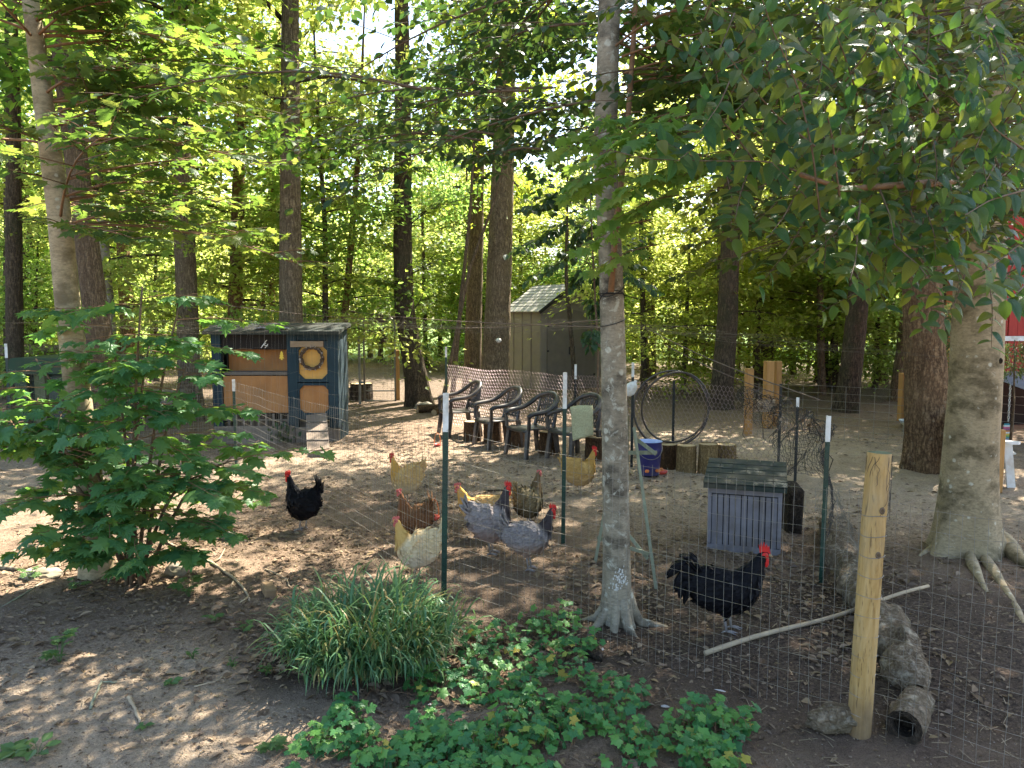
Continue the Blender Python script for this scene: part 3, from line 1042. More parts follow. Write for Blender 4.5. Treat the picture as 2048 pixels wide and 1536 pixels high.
_T = [
    # label, name, pts, d, w, bark, crown, leaf, H, scale
    ('dark trunk in the sunlit woods above the green plastic shelter', 'forest_tree', [(40, 330), (54, 640)], 21, 30, 'bark_dark', 'skirt', 'leaf_far', 14, 1.0),
    ('thick furrowed grey-brown trunk leaning close behind the pale maple trunk', 'oak_tree', [(112, 0), (150, 300), (187, 590)], 11.5, 44, 'bark_brown', 'tall', 'leaf_mid', 15, 1.0),
    ('slim pale grey trunk just right of the pale maple trunk', 'forest_tree', [(178, 120), (216, 590)], 15.5, 21, 'bark_lichen', 'skirt', 'leaf_far', 12, .8),
    ('light brown trunk half hidden by leaves between the pale maple and the tall grey oak', 'forest_tree', [(236, 320), (250, 560)], 20, 27, 'bark_warm', 'skirt', 'leaf_far', 13, .9),
    ('tall straight grey trunk standing left behind the blue chicken coop', 'oak_tree', [(352, 0), (362, 300), (372, 560)], 15, 40, 'bark_grey', 'tall', 'leaf_far', 16, 1.0),
    ('tan trunk with an orange sunlit right edge behind the coop roof', 'forest_tree', [(480, 250), (470, 640)], 17.5, 28, 'bark_warm', 'skirt', 'leaf_far', 13, .9),
    ('short looking orange-brown trunk between the tan trunk and the furrowed oak behind the coop', 'forest_tree', [(546, 440), (533, 640)], 20, 27, 'bark_warm', 'skirt', 'leaf_far', 12, .9),
    ('tall furrowed dark grey oak rising directly behind the coop roof', 'oak_tree', [(581, 0), (580, 300), (582, 640)], 14.8, 43, 'bark_grey', 'tall', 'leaf_far', 16, .66),
    ('thin dark sapling trunk just right of the oak behind the coop', 'young_tree', [(638, 270), (650, 450), (651, 650)], 17, 12, 'bark_dark', 'mid', 'leaf_far', 9, 1.0),
    ('thin reddish leaning sapling trunk left of the wire gate', 'young_tree', [(718, 290), (703, 480), (688, 650)], 17.5, 15, 'bark_warm', 'mid', 'leaf_far', 9, 1.0),
    ('dark tree with a bent flared base standing right of the wire gate', 'forest_tree', [(803, 0), (806, 250), (805, 470), (808, 620), (836, 770)], 17.5, 38, 'bark_dark', None, 'leaf_mid', 16, .62),
    ('dark brown trunk standing in the gap left of the tan ridged oak', 'forest_tree', [(957, 270), (946, 700)], 20.5, 33, 'bark_brown', 'tall', 'leaf_far', 14, .6),
    ('big tan ridged oak trunk beside the garden shed behind the plastic chairs', 'oak_tree', [(1010, 200), (1003, 420), (990, 770)], 18.2, 50, 'bark_grey', 'tall', 'leaf_mid', 16, .7),
    ('bare thin sapling leaning right across the gap before the dark brown trunk', 'young_tree', [(990, 400), (938, 540), (886, 800)], 16.5, 8, 'bark_brown', None, 'leaf_far', 6.2, 1.0),
    ('thin bare brown sapling beside the leaning one', 'young_tree', [(940, 430), (922, 600), (905, 790)], 17, 9, 'bark_brown', None, 'leaf_far', 7, .7),
    ('wide trunk in the shade to the right of the shed', 'forest_tree', [(1296, 540), (1298, 745)], 25, 27, 'bark_dark', 'skirt', 'leaf_far', 14, 1.1),
    ('dark tree with spreading base standing behind the black hoop', 'forest_tree', [(1462, 450), (1455, 640), (1440, 815)], 17, 38, 'bark_dark', 'tall', 'leaf_far', 14, .85),
    ('slender brown trunk right of the paired square posts', 'young_tree', [(1640, 580), (1643, 800)], 20, 14, 'bark_brown', 'mid', 'leaf_far', 10, 1.0),
    ('slender orange-brown trunk left of the dark leaning trunk', 'young_tree', [(1670, 600), (1665, 800)], 22.5, 14, 'bark_warm', 'mid', 'leaf_far', 10, 1.0),
    ('dark furrowed trunk leaning right between the square posts and the shaggy brown oak', 'forest_tree', [(1724, 500), (1712, 650), (1693, 830)], 16.5, 38, 'bark_dark', 'tall', 'leaf_far', 14, .8),
    ('thin straight trunk in front of the rail fence at the far woods edge', 'young_tree', [(1768, 620), (1766, 800)], 23.5, 15, 'bark_brown', 'mid', 'leaf_far', 9, 1.0),
    ('grey leaning trunk just left of the shaggy brown oak', 'forest_tree', [(1816, 620), (1790, 845)], 18.5, 25, 'bark_grey', 'skirt', 'leaf_far', 13, .9),
    ('thin trunk behind the single square post by the netting', 'young_tree', [(1513, 560), (1512, 800)], 24, 13, 'bark_dark', 'mid', 'leaf_far', 9, 1.0),
    ('thin straight trunk behind the paired square posts', 'young_tree', [(1532, 600), (1530, 800)], 25, 12, 'bark_dark', 'mid', 'leaf_far', 9, 1.0),
    ('thin twisted dark trunk rising beside the shed door', 'young_tree', [(1134, 440), (1132, 560), (1140, 640)], 19.0, 9, 'bark_dark', None, 'leaf_far', 6, 1.0),
    ('shaggy brown oak with flared base in front of the red barn', 'oak_tree', [(1842, 520), (1850, 740), (1860, 945)], 10.2, 70, 'bark_pine', 'tall', 'leaf_mid', 16, 1.0),
]
for i, (lb, nm, pxs, d, wp, bk, cr, lf, H, sc) in enumerate(_T):
    big = wp >= 36
    tree(lb, nm, pxs, d, wp, bk, cr, i, lf, H, sc, n=36 if big else 14, ridge=.085 if big else .04, step=.07 if wp >= 48 else (.1 if big else .18), flare=1.75 if wp > 45 or 'flared' in lb else 1.45)

# shading trees to the sides of the frame and further woods
_extra = [(8.3, 13.2, 'tall'), (-9.5, 14.5, 'tall'), (-12.5, 19, 'tall'), (10.5, 18.5, 'tall'), (-5.6, 19.5, 'skirt')]
for i, (x, y, k) in enumerate(_extra):
    px, py, dp = proj(np.array([x, y, 2.0]))
    tree('tall leafy tree of the woods behind the pen with trunk hidden among other trees', 'forest_tree', [(float(px), 200), (float(px) + 3, 640)], y, 30, 'bark_dark', k, i + 3, 'leaf_far' if y > 14 else 'leaf_mid', 17, .85, group='tall trees filling the woods behind the pen')

for i, (px_, y, key) in enumerate([(850, 30, 'mid'), (905, 33, 'mid'), (940, 29, 'low'), (880, 38, 'skirt'), (760, 34, 'low')]):
    tree(['pale leafy sapling in the gap left of the leaning sapling', 'pale leafy tree glimpsed behind the leaning sapling', 'low leafy sapling at the left of the tan ridged oak foot', 'taller pale tree far behind the bent flared tree', 'low leafy sapling seen through the wire gate'][i], 'understory_tree', [(px_ - 5, 450), (px_, 650)], y, 9, 'bark_dark', key, i, 'leaf_far', 9, 1.35)
_r = np.random.default_rng(91)
k = 0
for i in range(46):
    y = _r.uniform(19, 32)
    x = (_r.uniform(-60, 2108) - CX) / F * y
    pxx, _, _ = proj(np.array([x, y, 2.0]))
    if 600 < pxx < 1260 and y < 27: y += 8
    rt = tree('slim leafy understory tree in the sunlit woods behind the pen', 'understory_tree', [(float(pxx) + _r.uniform(-12, 12), 450), (float(pxx), 650)], y, _r.uniform(7, 13), 'bark_dark', 'mid' if i % 2 else 'low', i, 'leaf_far', 7 if i % 2 else 3.6, _r.uniform(.9, 1.25), group='understory trees in the woods')
for i in range(64):
    y = _r.uniform(32, 62)
    x = (_r.uniform(-120, 2168) - CX) / F * y
    key = ('skirt', 'mid', 'low')[i % 3]
    pxx, _, _ = proj(np.array([x, y, 2.0]))
    if 660 < pxx < 960 and key == 'skirt': key = 'mid'
    tree('bright leafy tree at the far edge of the woods beyond the lawn', 'far_tree', [(float(pxx), 500), (float(pxx), 640)], y, 9, 'bark_dark', key, i, 'leaf_far', 11 if key == 'skirt' else 7, _r.uniform(1.2, 1.7), group='trees at the far edge of the woods', n=8, step=.5)
# ------------------------------------------------------------------ near trees
def near_tree(name, label, pxs, d, wpx, bark, flare=1.5, n=40, top=None, cat='tree', amp=.03, step=.05, fh=.3):
    pts = [P(x, y, d) for x, y in pxs]
    pts.sort(key=lambda p: p.z)
    b = pts[0].copy(); b.z = S1(b.x, b.y) - .11
    pts = [b] + pts[1:]
    if top is not None:
        pts.append(pts[-1] + Vector(top))
    ws = wpx if hasattr(wpx, '__len__') else [wpx] * len(pts)
    rad = [x * d / F / 2 for x in ws]
    root = empty(name, tuple(b), label, cat)
    me = trunk_mesh([p - b for p in pts], rad, n, step, amp, int(pxs[0][0]), flare, fh, 5, 0)
    me.materials.append(M[bark])
    o = bpy.data.objects.new('trunk', me); COL.objects.link(o); o.parent = root
    return root, pts, rad


def on_trunk(pts, z):
    for a, b in zip(pts[:-1], pts[1:]):
        if a.z <= z <= b.z:
            return np.array(a + (b - a) * ((z - a.z) / max(1e-6, b.z - a.z)))
    return np.array(pts[-1])


def put_twigs(sp, root, mat_, name='twigs'):
    for i in range(len(sp.tw.v)):
        sp.tw.v[i] = sp.tw.v[i] - np.array(root.location)
    o = sp.tw.build(name, mat_, root, True)
    tag(o, kind='stuff')


bent = next(o for o in bpy.data.objects if o.get('label', '').startswith('dark tree with a bent flared base'))
sp = Sprays(77)
for (x, y) in [(850, 240), (780, 330), (840, 330), (770, 420), (850, 420), (790, 500), (860, 520), (770, 560), (840, 590), (870, 300), (900, 400), (760, 250)]:
    tp = np.array(P(x, y, bent.location.y + sp.r.uniform(-.8, .8))); p0 = np.array([bent.location.x - .25, bent.location.y, tp[2] + sp.r.uniform(-.5, .2)])
    sp.branch(p0, tp - p0, max(.9, np.linalg.norm(tp - p0) * 1.3), ntw=8, nl=8, size=.15, droop=.1, rad=.02, twl=.55, hang=.35, bare=.25)


def put_twigs(sp, root, mat_, name='twigs'):
    for i in range(len(sp.tw.v)):
        sp.tw.v[i] = sp.tw.v[i] - np.array(root.location)
    o = sp.tw.build(name, mat_, root, True)
    tag(o, kind='stuff')


put_twigs(sp, bent, M['bark_dark'])
a_ = sp.arrays()
tag(leaf_field('crown', a_[0] - np.array(bent.location), *a_[1:], OVAL_LO, M['leaf_mid'], bent), kind='stuff')
# --- pale maple at the left
mt_, mpts, mrad = near_tree('maple_tree', 'pale barked maple with star shaped leaves rising at the left above the bushy sapling',
                            [(195, 1155), (184, 1000), (163, 850), (136, 620), (118, 420), (92, 240), (74, 100)], 6.0, [58, 50, 48, 46, 42, 38, 32, 14], 'bark_maple', 1.35, top=(-.35, .1, 3.6))
sp = Sprays(3)
r_ = sp.r
for i in range(54):
    z = r_.uniform(2.75, 5.6)
    az = r_.choice([r_.uniform(-.9, .7), r_.uniform(-.6, .5), r_.uniform(-2.6, -.4), r_.uniform(2.4, 3.6), r_.uniform(.3, 2.2)], p=[.35, .2, .15, .15, .15])
    L = r_.uniform(.9, 1.9) * (1.1 - .08 * (z - 2.5))
    sp.branch(on_trunk(mpts, z), (math.cos(az), math.sin(az), r_.uniform(.05, .45)), L, ntw=9, nl=7, size=.112, droop=.22, rad=.012, twl=.42, flat=.08, hang=.3)
put_twigs(sp, mt_, M['twig_red'])
leaf_parts(mt_, *sp.arrays(), MAPLES, M['leaf_maple_up'], 220)

# --- bushy maple sapling
sb = GS(272, 1168)
sh = empty('maple_sapling', tuple(sb), 'bushy young maple of thin stems with broad lobed leaves below the pale maple', 'sapling')
sp = Sprays(8)
r_ = sp.r
st = MB()
for i, (tx, ty, tz) in enumerate([(-.75, .1, 1.75), (-.2, .15, 2.2), (.2, -.1, 2.3), (.1, .2, 1.9), (.48, -.05, 1.7), (-.6, -.2, 1.3), (.75, .1, .95), (.38, .1, 2.15), (-.95, 0, 1.2), (.65, -.2, .9)]):
    p0 = np.array(sb) + [r_.uniform(-.07, .07), r_.uniform(-.05, .05), -.03]
    p3 = np.array(sb) + [tx, ty, tz]
    s = np.linspace(0, 1, 10)[:, None]
    pts = p0 + (p3 - p0) * s + np.array([0, 0, .25]) * np.sin(s * 3.1) * np.array([1, 1, 1])
    st.tube(pts - np.array(sb), np.linspace(.017, .006, 10), 7)
    nb = 10
    for q in range(nb):
        u = .2 + .8 * (q + r_.uniform(0, 1)) / nb
        j = min(8, int(u * 9)); ff = u * 9 - j
        p = pts[j] * (1 - ff) + pts[j + 1] * ff
        az = r_.uniform(0, 6.28)
        sp.branch(p, (math.cos(az), math.sin(az) * .7 - .15, r_.uniform(.0, .25)), r_.uniform(.4, .8), ntw=4, nl=4, size=.13, droop=.18, rad=.005, twl=.35, hang=.5, flat=.06, tilt=.3)
for (x, y, d) in [(425, 1030, 5.6), (440, 950, 5.6), (420, 1040, 5.5), (380, 1090, 5.5), (240, 1120, 5.4), (100, 900, 5.7), (60, 960, 5.8), (40, 860, 5.8), (130, 1010, 5.5), (170, 1100, 5.4), (60, 780, 5.9)]:
    tp = np.array(P(x, y, d))
    p = np.array(sb) + [np.sign(tp[0] - sb.x) * .25, -.05, max(.3, tp[2] * .85)]
    sp.branch(p, tp - p, np.linalg.norm(tp - p), ntw=7, nl=4, size=.13, droop=.12, rad=.007, twl=.3, hang=.45, bare=.4, flat=.1, tilt=.3)
st.build('stem', M['twig'], sh, True)
put_twigs(sp, sh, M['twig_red'])
leaf_parts(sh, *sp.arrays(), MAPLES, M['leaf_maple'], 300)

# leaves peeping in at the left edge
lb = GS(-150, 1050)
ls = empty('maple_seedling', tuple(lb), 'bright green maple leaves reaching in at the left edge below the green plastic shelter', 'sapling')
sp = Sprays(9)
MB().tube([(0, 0, -.03), (.05, .02, .6), (.12, 0, 1.1), (.2, -.02, 1.55)], [.012, .01, .008, .004], 7).build('stem', M['twig'], ls, True)
for z in (.75, 1.05, 1.3, 1.5):
    sp.branch(np.array(lb) + [.08, 0, z], (1, -.25, .25), .62, ntw=4, nl=3, size=.15, droop=.2, hang=.5, bare=.5)
put_twigs(sp, ls, M['twig'])
leaf_parts(ls, *sp.arrays(), [MAPLE], M['leaf_weed'], 60)

# --- centre tree with lichen
ct, cpts, crad = near_tree('lichen_tree', 'slim pale tree spotted with lichen standing in the middle of the wire fence',
                           [(1236, 1272), (1233, 1120), (1229, 800), (1221, 500), (1209, 310), (1214, 170), (1219, 0)], 5.05, [60, 55, 50, 46, 44, 44, 42, 18], 'bark_lichen', 1.9, top=(.05, .2, 3.5), fh=.15)
rt = MB()
b0 = np.array(cpts[0])
for (dx, dy, L, r0) in [(.95, -.25, .34, .04), (-.85, -.4, .22, .036), (.3, -.9, .22, .038), (-.3, -.95, .18, .034), (-.95, .2, .26, .036)]:
    d = np.array([dx, dy, 0]); d /= np.linalg.norm(d)
    q = [b0 * 0 + d * .05 + [0, 0, .34], d * .10 + [0, 0, .20], d * .155 + [0, 0, .125], d * L + [.01, 0, .092], d * (L + .14) + [.03, .02, .05]]
    rt.tube(q, [r0 * 1.1, r0, r0 * .85, r0 * .55, r0 * .2], 10)
rt.build('root', M['bark_lichen'], ct, True)
st = MB()
q = [P(1222, 584, 4.93), P(1230, 470, 4.93), P(1246, 330, 4.93), P(1256, 240, 4.95), P(1265, 110, 5.0), P(1271, 10, 5.0), P(1280, -160, 5.05)]
st.tube([p - Vector(ct.location) for p in q], [.02, .021, .019, .018, .017, .016, .01], 9)
st.build('side_stem', M['twig_red'], ct, True)
tw = MB()
for zz, aa in ((2.24, .0), (2.2, .6), (2.27, -.5), (2.05, .25)):
    c = on_trunk(cpts, zz)
    th = np.linspace(0, 2 * math.pi, 25)
    tw.tube([c - b0 + np.array([.083 * math.cos(a), .083 * math.sin(a), .05 * math.sin(a + aa * 5) * aa * 2]) for a in th], .0035, 4, False)
tw.build('tie_wire', M['rubber'], ct)
wp_ = MB()
# chipped white patch low on the trunk
c = on_trunk(cpts, .33) - b0
for k in range(70):
    a = -math.pi / 2 + r_.normal(.03, .26); z = c[2] + r_.normal(0, .04)
    wp_.box((c[0] + .1075 * math.cos(a), c[1] + .1075 * math.sin(a), z), (r_.uniform(.003, .010), .004, r_.uniform(.004, .018)), (0, 0, a + math.pi / 2))
tag(wp_.build('paint_flecks', M['plastic_white'], ct), kind='stuff')
# dark canopy to the left and behind
sp = Sprays(17)
r_ = sp.r
for i in range(46):
    z = r_.uniform(3.4, 6.4)
    az = r_.uniform(1.5, 3.5)
    L = r_.uniform(.8, 2.6)
    d = np.array([math.cos(az), math.sin(az), r_.uniform(-.05, .3)])
    s0 = on_trunk(cpts, min(z, 5.4)) + d * r_.uniform(0, 1.5) * np.array([1, 1, .3])
    s0[2] = z
    sp.branch(s0, d, L, ntw=9, nl=8, size=.098, droop=.25, rad=.01, twl=.4, hang=.35, flat=.12, tilt=.4, bare=.1)
for i in range(34):
    tx, ty = r_.uniform(840, 1200), r_.uniform(-60, 300)
    tp = np.array(P(tx, ty, r_.uniform(7.6, 9.4)))
    if i % 3 == 0: tp = np.array(P(r_.uniform(1060, 1190), r_.uniform(40, 320), r_.uniform(7, 9)))
    sp.branch(tp + [.7, -.2, .12], (-1, r_.uniform(-.3, .6), r_.uniform(-.1, .1)), r_.uniform(1.0, 1.7), ntw=9, nl=8, size=.125, droop=.18, rad=.007, hang=.35, bare=.05)
put_twigs(sp, ct, M['twig'])
a_ = sp.arrays()
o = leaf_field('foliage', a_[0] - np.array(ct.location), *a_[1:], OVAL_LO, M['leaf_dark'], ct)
tag(o, kind='stuff')
sp = Sprays(18)
r_ = sp.r
for i in range(30):
    z = r_.uniform(3.3, 5.2)
    az = r_.uniform(-1.2, 1.6)
    d = np.array([math.cos(az), math.sin(az), r_.uniform(0, .35)])
    sp.branch(on_trunk(cpts, z) + d * .1, d, r_.uniform(.7, 1.5), ntw=7, nl=6, size=.105, droop=.22, rad=.009, hang=.4)
put_twigs(sp, ct, M['twig_red'], 'branches')
leaf_parts(ct, *sp.arrays(), [MAPLE], M['leaf_maple_up'], 140, 'maple_foliage')
sp = Sprays(19)
for (x, y, d) in [(1235, 300, 4.3), (1290, 250, 4.4), (1340, 250, 4.2), (1380, 330, 4.4), (1210, 340, 4.5), (1260, 390, 4.4), (1225, 470, 4.6), (1330, 400, 4.6), (1200, 250, 4.5), (1400, 260, 4.5), (1370, 280, 4.2), (1420, 330, 4.4), (1310, 350, 4.3), (1280, 420, 4.5), (1240, 520, 4.7), (1180, 280, 4.6), (1190, 370, 4.6)]:
    tp = np.array(P(x, y, d))
    sp.branch(tp + [.25, .1, .1], (-1, -.2, -.1), .42, ntw=5, nl=4, size=.10, droop=.3, rad=.004, hang=.6, bare=.1)
put_twigs(sp, ct, M['twig_red'], 'front_branches')
leaf_parts(ct, *sp.arrays(), MAPLES, M['leaf_backlit'], 160, 'front_foliage')

# --- dark leaved sapling behind the centre tree
db = G(1195, 880); db.z = S1(db.x, db.y)
ds = empty('broadleaf_sapling', tuple(db), 'dark glossy leaved sapling hanging beside and behind the lichen spotted tree', 'sapling')
sp = Sprays(25)
r_ = sp.r
stp = [np.array(db), np.array(P(1196, 700, db.y)), np.array(P(1185, 500, db.y)), np.array(P(1178, 330, db.y - .2)), np.array(P(1165, 150, db.y - .3))]
MB().tube([p - np.array(db) for p in stp], [.02, .018, .014, .01, .006], 7).build('stem', M['twig'], ds, True)
for (x, y) in [(1050, 290), (1100, 250), (1080, 330), (1150, 300), (1060, 400), (1110, 380), (1040, 480), (1090, 460), (1130, 500), (1070, 540), (1150, 560), (1170, 440), (1190, 620), (1180, 680), (1205, 560), (1270, 520), (1290, 460), (1150, 480), (1175, 380), (1300, 560)]:
    tp = np.array(P(x, y, db.y + r_.uniform(-.7, .3)))
    p = stp[2] + (stp[3] - stp[2]) * r_.uniform(-.3, 1.0); p[2] = min(p[2], tp[2] + .4)
    v = tp - p
    sp.branch(p, v, np.linalg.norm(v), ntw=8, nl=7, size=.14, droop=.1, rad=.006, twl=.4, hang=.55, bare=.4, tilt=.5)
put_twigs(sp, ds, M['twig'])
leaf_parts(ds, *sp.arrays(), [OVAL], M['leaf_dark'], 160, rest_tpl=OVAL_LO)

# --- beech at the right
bt, bpts, brad = near_tree('beech_tree', 'large smooth grey beech with surface roots at the right of the fence corner post',
                           [(1930, 1112), (1934, 1010), (1941, 900), (1951, 760), (1957, 620), (1962, 480), (1968, 200)], 6.6, [116, 106, 100, 96, 94, 90, 84, 56], 'bark_beech', 1.75, n=72, top=(.3, .6, 4.5), fh=.24, amp=.03)
b0 = np.array(bpts[0])
rt = MB()
for pxl, r0 in [([(2000, 1085), (2030, 1120), (2075, 1150), (2140, 1170)], .085), ([(1955, 1095), (1972, 1125), (2003, 1165), (2040, 1225), (2060, 1290)], .05), ([(1935, 1095), (1942, 1130), (1962, 1165), (1975, 1185)], .055), ([(1880, 1085), (1862, 1100), (1838, 1112)], .045)]:
    q = []
    for k, (x, y) in enumerate(pxl):
        gp = GS(x, y)
        q.append(np.array(gp) - b0 + [0, 0, max(-r0 * .6, r0 * .6 - k * r0 * .30)])
    q.insert(0, q[0] * .55 + np.array([0, 0, .16]))
    m_ = len(q)
    qq = np.array(q); s = np.linspace(0, m_ - 1, m_ * 4)
    qq = np.stack([np.interp(s, np.arange(m_), qq[:, i]) for i in range(3)], 1)
    for _ in range(3): qq[1:-1] = (qq[:-2] + 2 * qq[1:-1] + qq[2:]) / 4
    MB().tube(qq, np.linspace(r0 * 1.25, r0 * .3, len(qq)) * (1 + .16 * np.sin(s * 4.0 + r0 * 90)), 12).build('root', M['bark_beech'], bt, True)
# old branch scars
for (x, y, s_) in [(1985, 636, .055), (1988, 652, .028), (2003, 722, .03)]:
    q = P(x, y, 6.6 - .2)
    k = MB()
    tor = [(q.x - b0[0] + s_ * .55 * math.cos(a) * .6, q.y - b0[1] + .02 - .01, q.z - b0[2] + s_ * .55 * math.sin(a)) for a in np.linspace(0, 6.283, 15)]
    k.tube(tor, s_ * .28, 6, False)
    k.box((q.x - b0[0], q.y - b0[1] + .025, q.z - b0[2]), (s_ * .6, .02, s_ * .8))
    k.build('branch_scar', M['log_dark'], bt, True)

sp = Sprays(33)
r_ = sp.r


def px_twig(sp, pl, d0, d1, rad, step_, size, hang=.16, extra=0):
    """twig through photo directions with alternate leaves"""
    n_ = len(pl)
    pts = np.array([tuple(P(x, y, d0 + (d1 - d0) * i / max(1, n_ - 1))) for i, (x, y) in enumerate(pl)])
    s = np.linspace(0, n_ - 1, n_ * 5)
    q = np.stack([np.interp(s, np.arange(n_), pts[:, i]) for i in range(3)], 1)
    for _ in range(2): q[1:-1] = (q[:-2] + 2 * q[1:-1] + q[2:]) / 4
    sp.tw.tube(q, np.linspace(rad, rad * .35, len(q)), 6)
    L = np.concatenate([[0], np.cumsum(np.linalg.norm(np.diff(q, axis=0), axis=1))])
    u = step_ * .5
    k = 0
    while u < L[-1]:
        p = np.array([np.interp(u, L, q[:, i]) for i in range(3)])
        t_ = np.array([np.interp(min(u + .02, L[-1]), L, q[:, i]) for i in range(3)]) - p
        t_ = t_ / (np.linalg.norm(t_) + 1e-9)
        if np.linalg.norm(t_) < .5: t_ = np.array([0, 0, -1.0])
        sd_ = np.cross(t_, [0, -1.0, .3]); sd_ /= np.linalg.norm(sd_) + 1e-9
        ld = sd_ * (1 if k % 2 else -1) * .9 + t_ * .25 + np.array([0, r_.normal(-.1, .35), -hang + r_.normal(0, .18)])
        sp.pos.append(p); sp.yd.append(ld)
        sp.nr.append(np.array([r_.normal(0, .4), -.62 + r_.normal(0, .35), .95]))
        sp.sz.append(size * r_.uniform(.75, 1.2))
        u += step_ * r_.uniform(.7, 1.3); k += 1


twl = [([(1640, 430), (1625, 300), (1595, 170), (1545, 60), (1518, -20)], 2.75), ([(1715, 195), (1705, 160), (1685, 100), (1655, 25)], 2.9),
       ([(1875, 230), (1830, 160), (1785, 90), (1748, 20)], 2.95), ([(1640, 300), (1560, 240), (1500, 170), (1440, 90)], 2.9),
       ([(1700, 380), (1600, 345), (1540, 322), (1400, 322), (1290, 318), (1220, 300)], 2.95), ([(1680, 400), (1670, 320), (1660, 250), (1640, 190)], 2.7),
       ([(1510, 325), (1470, 270), (1425, 220), (1400, 190)], 3.0), ([(2048, 150), (2010, 190), (1975, 240), (1950, 300)], 2.9),
       ([(2048, 300), (1990, 260), (1960, 210), (1940, 180)], 2.8), ([(1830, 330), (1815, 250), (1800, 190)], 2.9), ([(1900, 340), (1920, 260), (1935, 200)], 2.8),
       ([(1720, 400), (1715, 460), (1712, 520), (1700, 560)], 2.85), ([(1600, 370), (1570, 430), (1540, 470)], 2.95), ([(2048, 480), (2000, 520), (1960, 545)], 2.6),
       ([(1880, 420), (1900, 500), (1920, 560)], 2.9), ([(2048, 380), (1980, 400), (1930, 430)], 2.7), ([(1820, 420), (1840, 470), (1850, 520)], 3.0), ([(2060, 560), (2030, 590), (2010, 600)], 2.5),
       ([(1500, 330), (1480, 390), (1470, 440)], 3.1), ([(1400, 322), (1360, 300), (1320, 280)], 3.0), ([(1990, 330), (1960, 380), (1950, 450)], 2.85), ([(1760, 380), (1780, 430), (1790, 490)], 3.0)]
for pl, d in twl:
    px_twig(sp, pl, d + .25, d - .05, .0045, .034, .082)
# main bough reaching in front of the fence
q = [P(1968, 330, 6.4), P(2010, 340, 5.2), P(1960, 355, 4.2), P(1860, 366, 3.5), P(1690, 378, 3.15), P(1600, 350, 3.0)]
bo = MB(); bo.tube([np.array(x) - b0 for x in q], [.05, .04, .028, .018, .011, .007], 8)
bo.build('bough', M['twig_red'], bt, True)
for i in range(170):
    x, y = r_.uniform(1400, 2080), r_.uniform(0, 560)
    if y > 420 and x < 1560: x += 250
    d = r_.uniform(2.9, 4.0)
    a = r_.uniform(-2.9, -.3) if r_.random() < .5 else r_.uniform(.5, 2.6)
    L = r_.uniform(90, 170)
    px_twig(sp, [(x, y), (x + .5 * L * math.cos(a) + 8, y + .5 * L * math.sin(a)), (x + L * math.cos(a), y + L * math.sin(a))], d + .1, d - .1, .0035, .036, .078)
put_twigs(sp, bt, M['twig'])
leaf_parts(bt, *sp.arrays(), [oval_leaf(.255, 9, .25, .3), oval_leaf(.275, 9, .18, .55), oval_leaf(.245, 9, .45, .15, 1.0)], M['leaf_beech'], 300)
# inner foliage of the beech
sp = Sprays(37)
r_ = sp.r
for i in range(140):
    x, y = r_.uniform(1330, 2120), r_.uniform(-80, 500) ** 1.0
    if x < 1500 and y > 300: y -= 250
    d = r_.uniform(4.1, 6.6)
    tp = np.array(P(x, y, d))
    az = r_.uniform(2.2, 4.2)
    sp.branch(tp + [.45, .1, .1], (math.cos(az), math.sin(az) * .8, r_.uniform(-.15, .15)), r_.uniform(.7, 1.3), ntw=8, nl=7, size=.088, droop=.2, rad=.007, hang=.4, tilt=.45, bare=.05)
for i in range(60):
    z = r_.uniform(3.8, 7.5); az = r_.uniform(0, 6.28)
    d = np.array([math.cos(az), math.sin(az), r_.uniform(-.1, .3)])
    sp.branch(on_trunk(bpts, z) + d * .2, d, r_.uniform(1.2, 2.8), ntw=9, nl=8, size=.095, droop=.2, rad=.012, hang=.35, tilt=.45)
put_twigs(sp, bt, M['twig'], 'inner_twigs')
a_ = sp.arrays()
o = leaf_field('inner_foliage', a_[0] - b0, *a_[1:], OVAL_LO, M['leaf_beech_shade'], bt)
tag(o, kind='stuff')

# --- cedar shrubs by the barn
for (x, y, d, hh, ww, lb) in [(1900, 800, 11.0, 2.3, .35, 'feathery green cedar sapling between the shaggy oak and the beech trunk'), (2022, 860, 10.5, 2.6, .5, 'feathery green cedar branches hanging before the red barn wall')]:
    q = P(x, 830, d); base = Vector((q.x, d, S1(q.x, d)))
    ro = empty('cedar_sapling', tuple(base), lb, 'sapling')
    ht_ = hh * (.68 if 'hanging' in lb else 1)
    MB().tube([(0, 0, -.04), (.03, 0, ht_ * .5), (0, .02, ht_)], [.022, .015, .004], 7).build('trunk', M['bark_brown'], ro, True)
    rr = np.random.default_rng(int(x))
    n_ = 1100 if 'hanging' in lb else 2600
    zz = rr.uniform(.5, .67, n_) * hh if 'hanging' in lb else rr.uniform(.45, 1, n_) * hh
    az = rr.uniform(0, 6.28, n_); rad = ww * rr.uniform(.1, 1, n_) * (1.25 - .7 * zz / hh)
    az = np.round(az * 3) / 3 + rr.normal(0, .1, n_)
    pos = np.stack([rad * np.cos(az), rad * np.sin(az), zz - .25 * rad], 1)
    yd = np.stack([np.cos(az), np.sin(az), rr.normal(-.3, .5, n_)], 1) + rr.normal(0, .3, (n_, 3))
    V, Fc, _u = DIAM
    V = V * np.array([.32, 1, 1])
    o = leaf_field('foliage', pos, yd, rr.normal(0, 1, (n_, 3)) + [0, 0, .6], rr.uniform(.05, .11, n_), (V, Fc, None), M['needles'], ro)
    tag(o, kind='stuff')

# ------------------------------------------------------------------ ground vine, grass clump, weeds
def in_poly(px, py, poly):
    x, y = px, py
    ins = np.zeros(len(px), bool)
    j = len(poly) - 1
    for i in range(len(poly)):
        xi, yi = poly[i]; xj, yj = poly[j]
        c = ((yi > y) != (yj > y)) & (x < (xj - xi) * (y - yi) / (yj - yi + 1e-9) + xi)
        ins ^= c
        j = i
    return ins


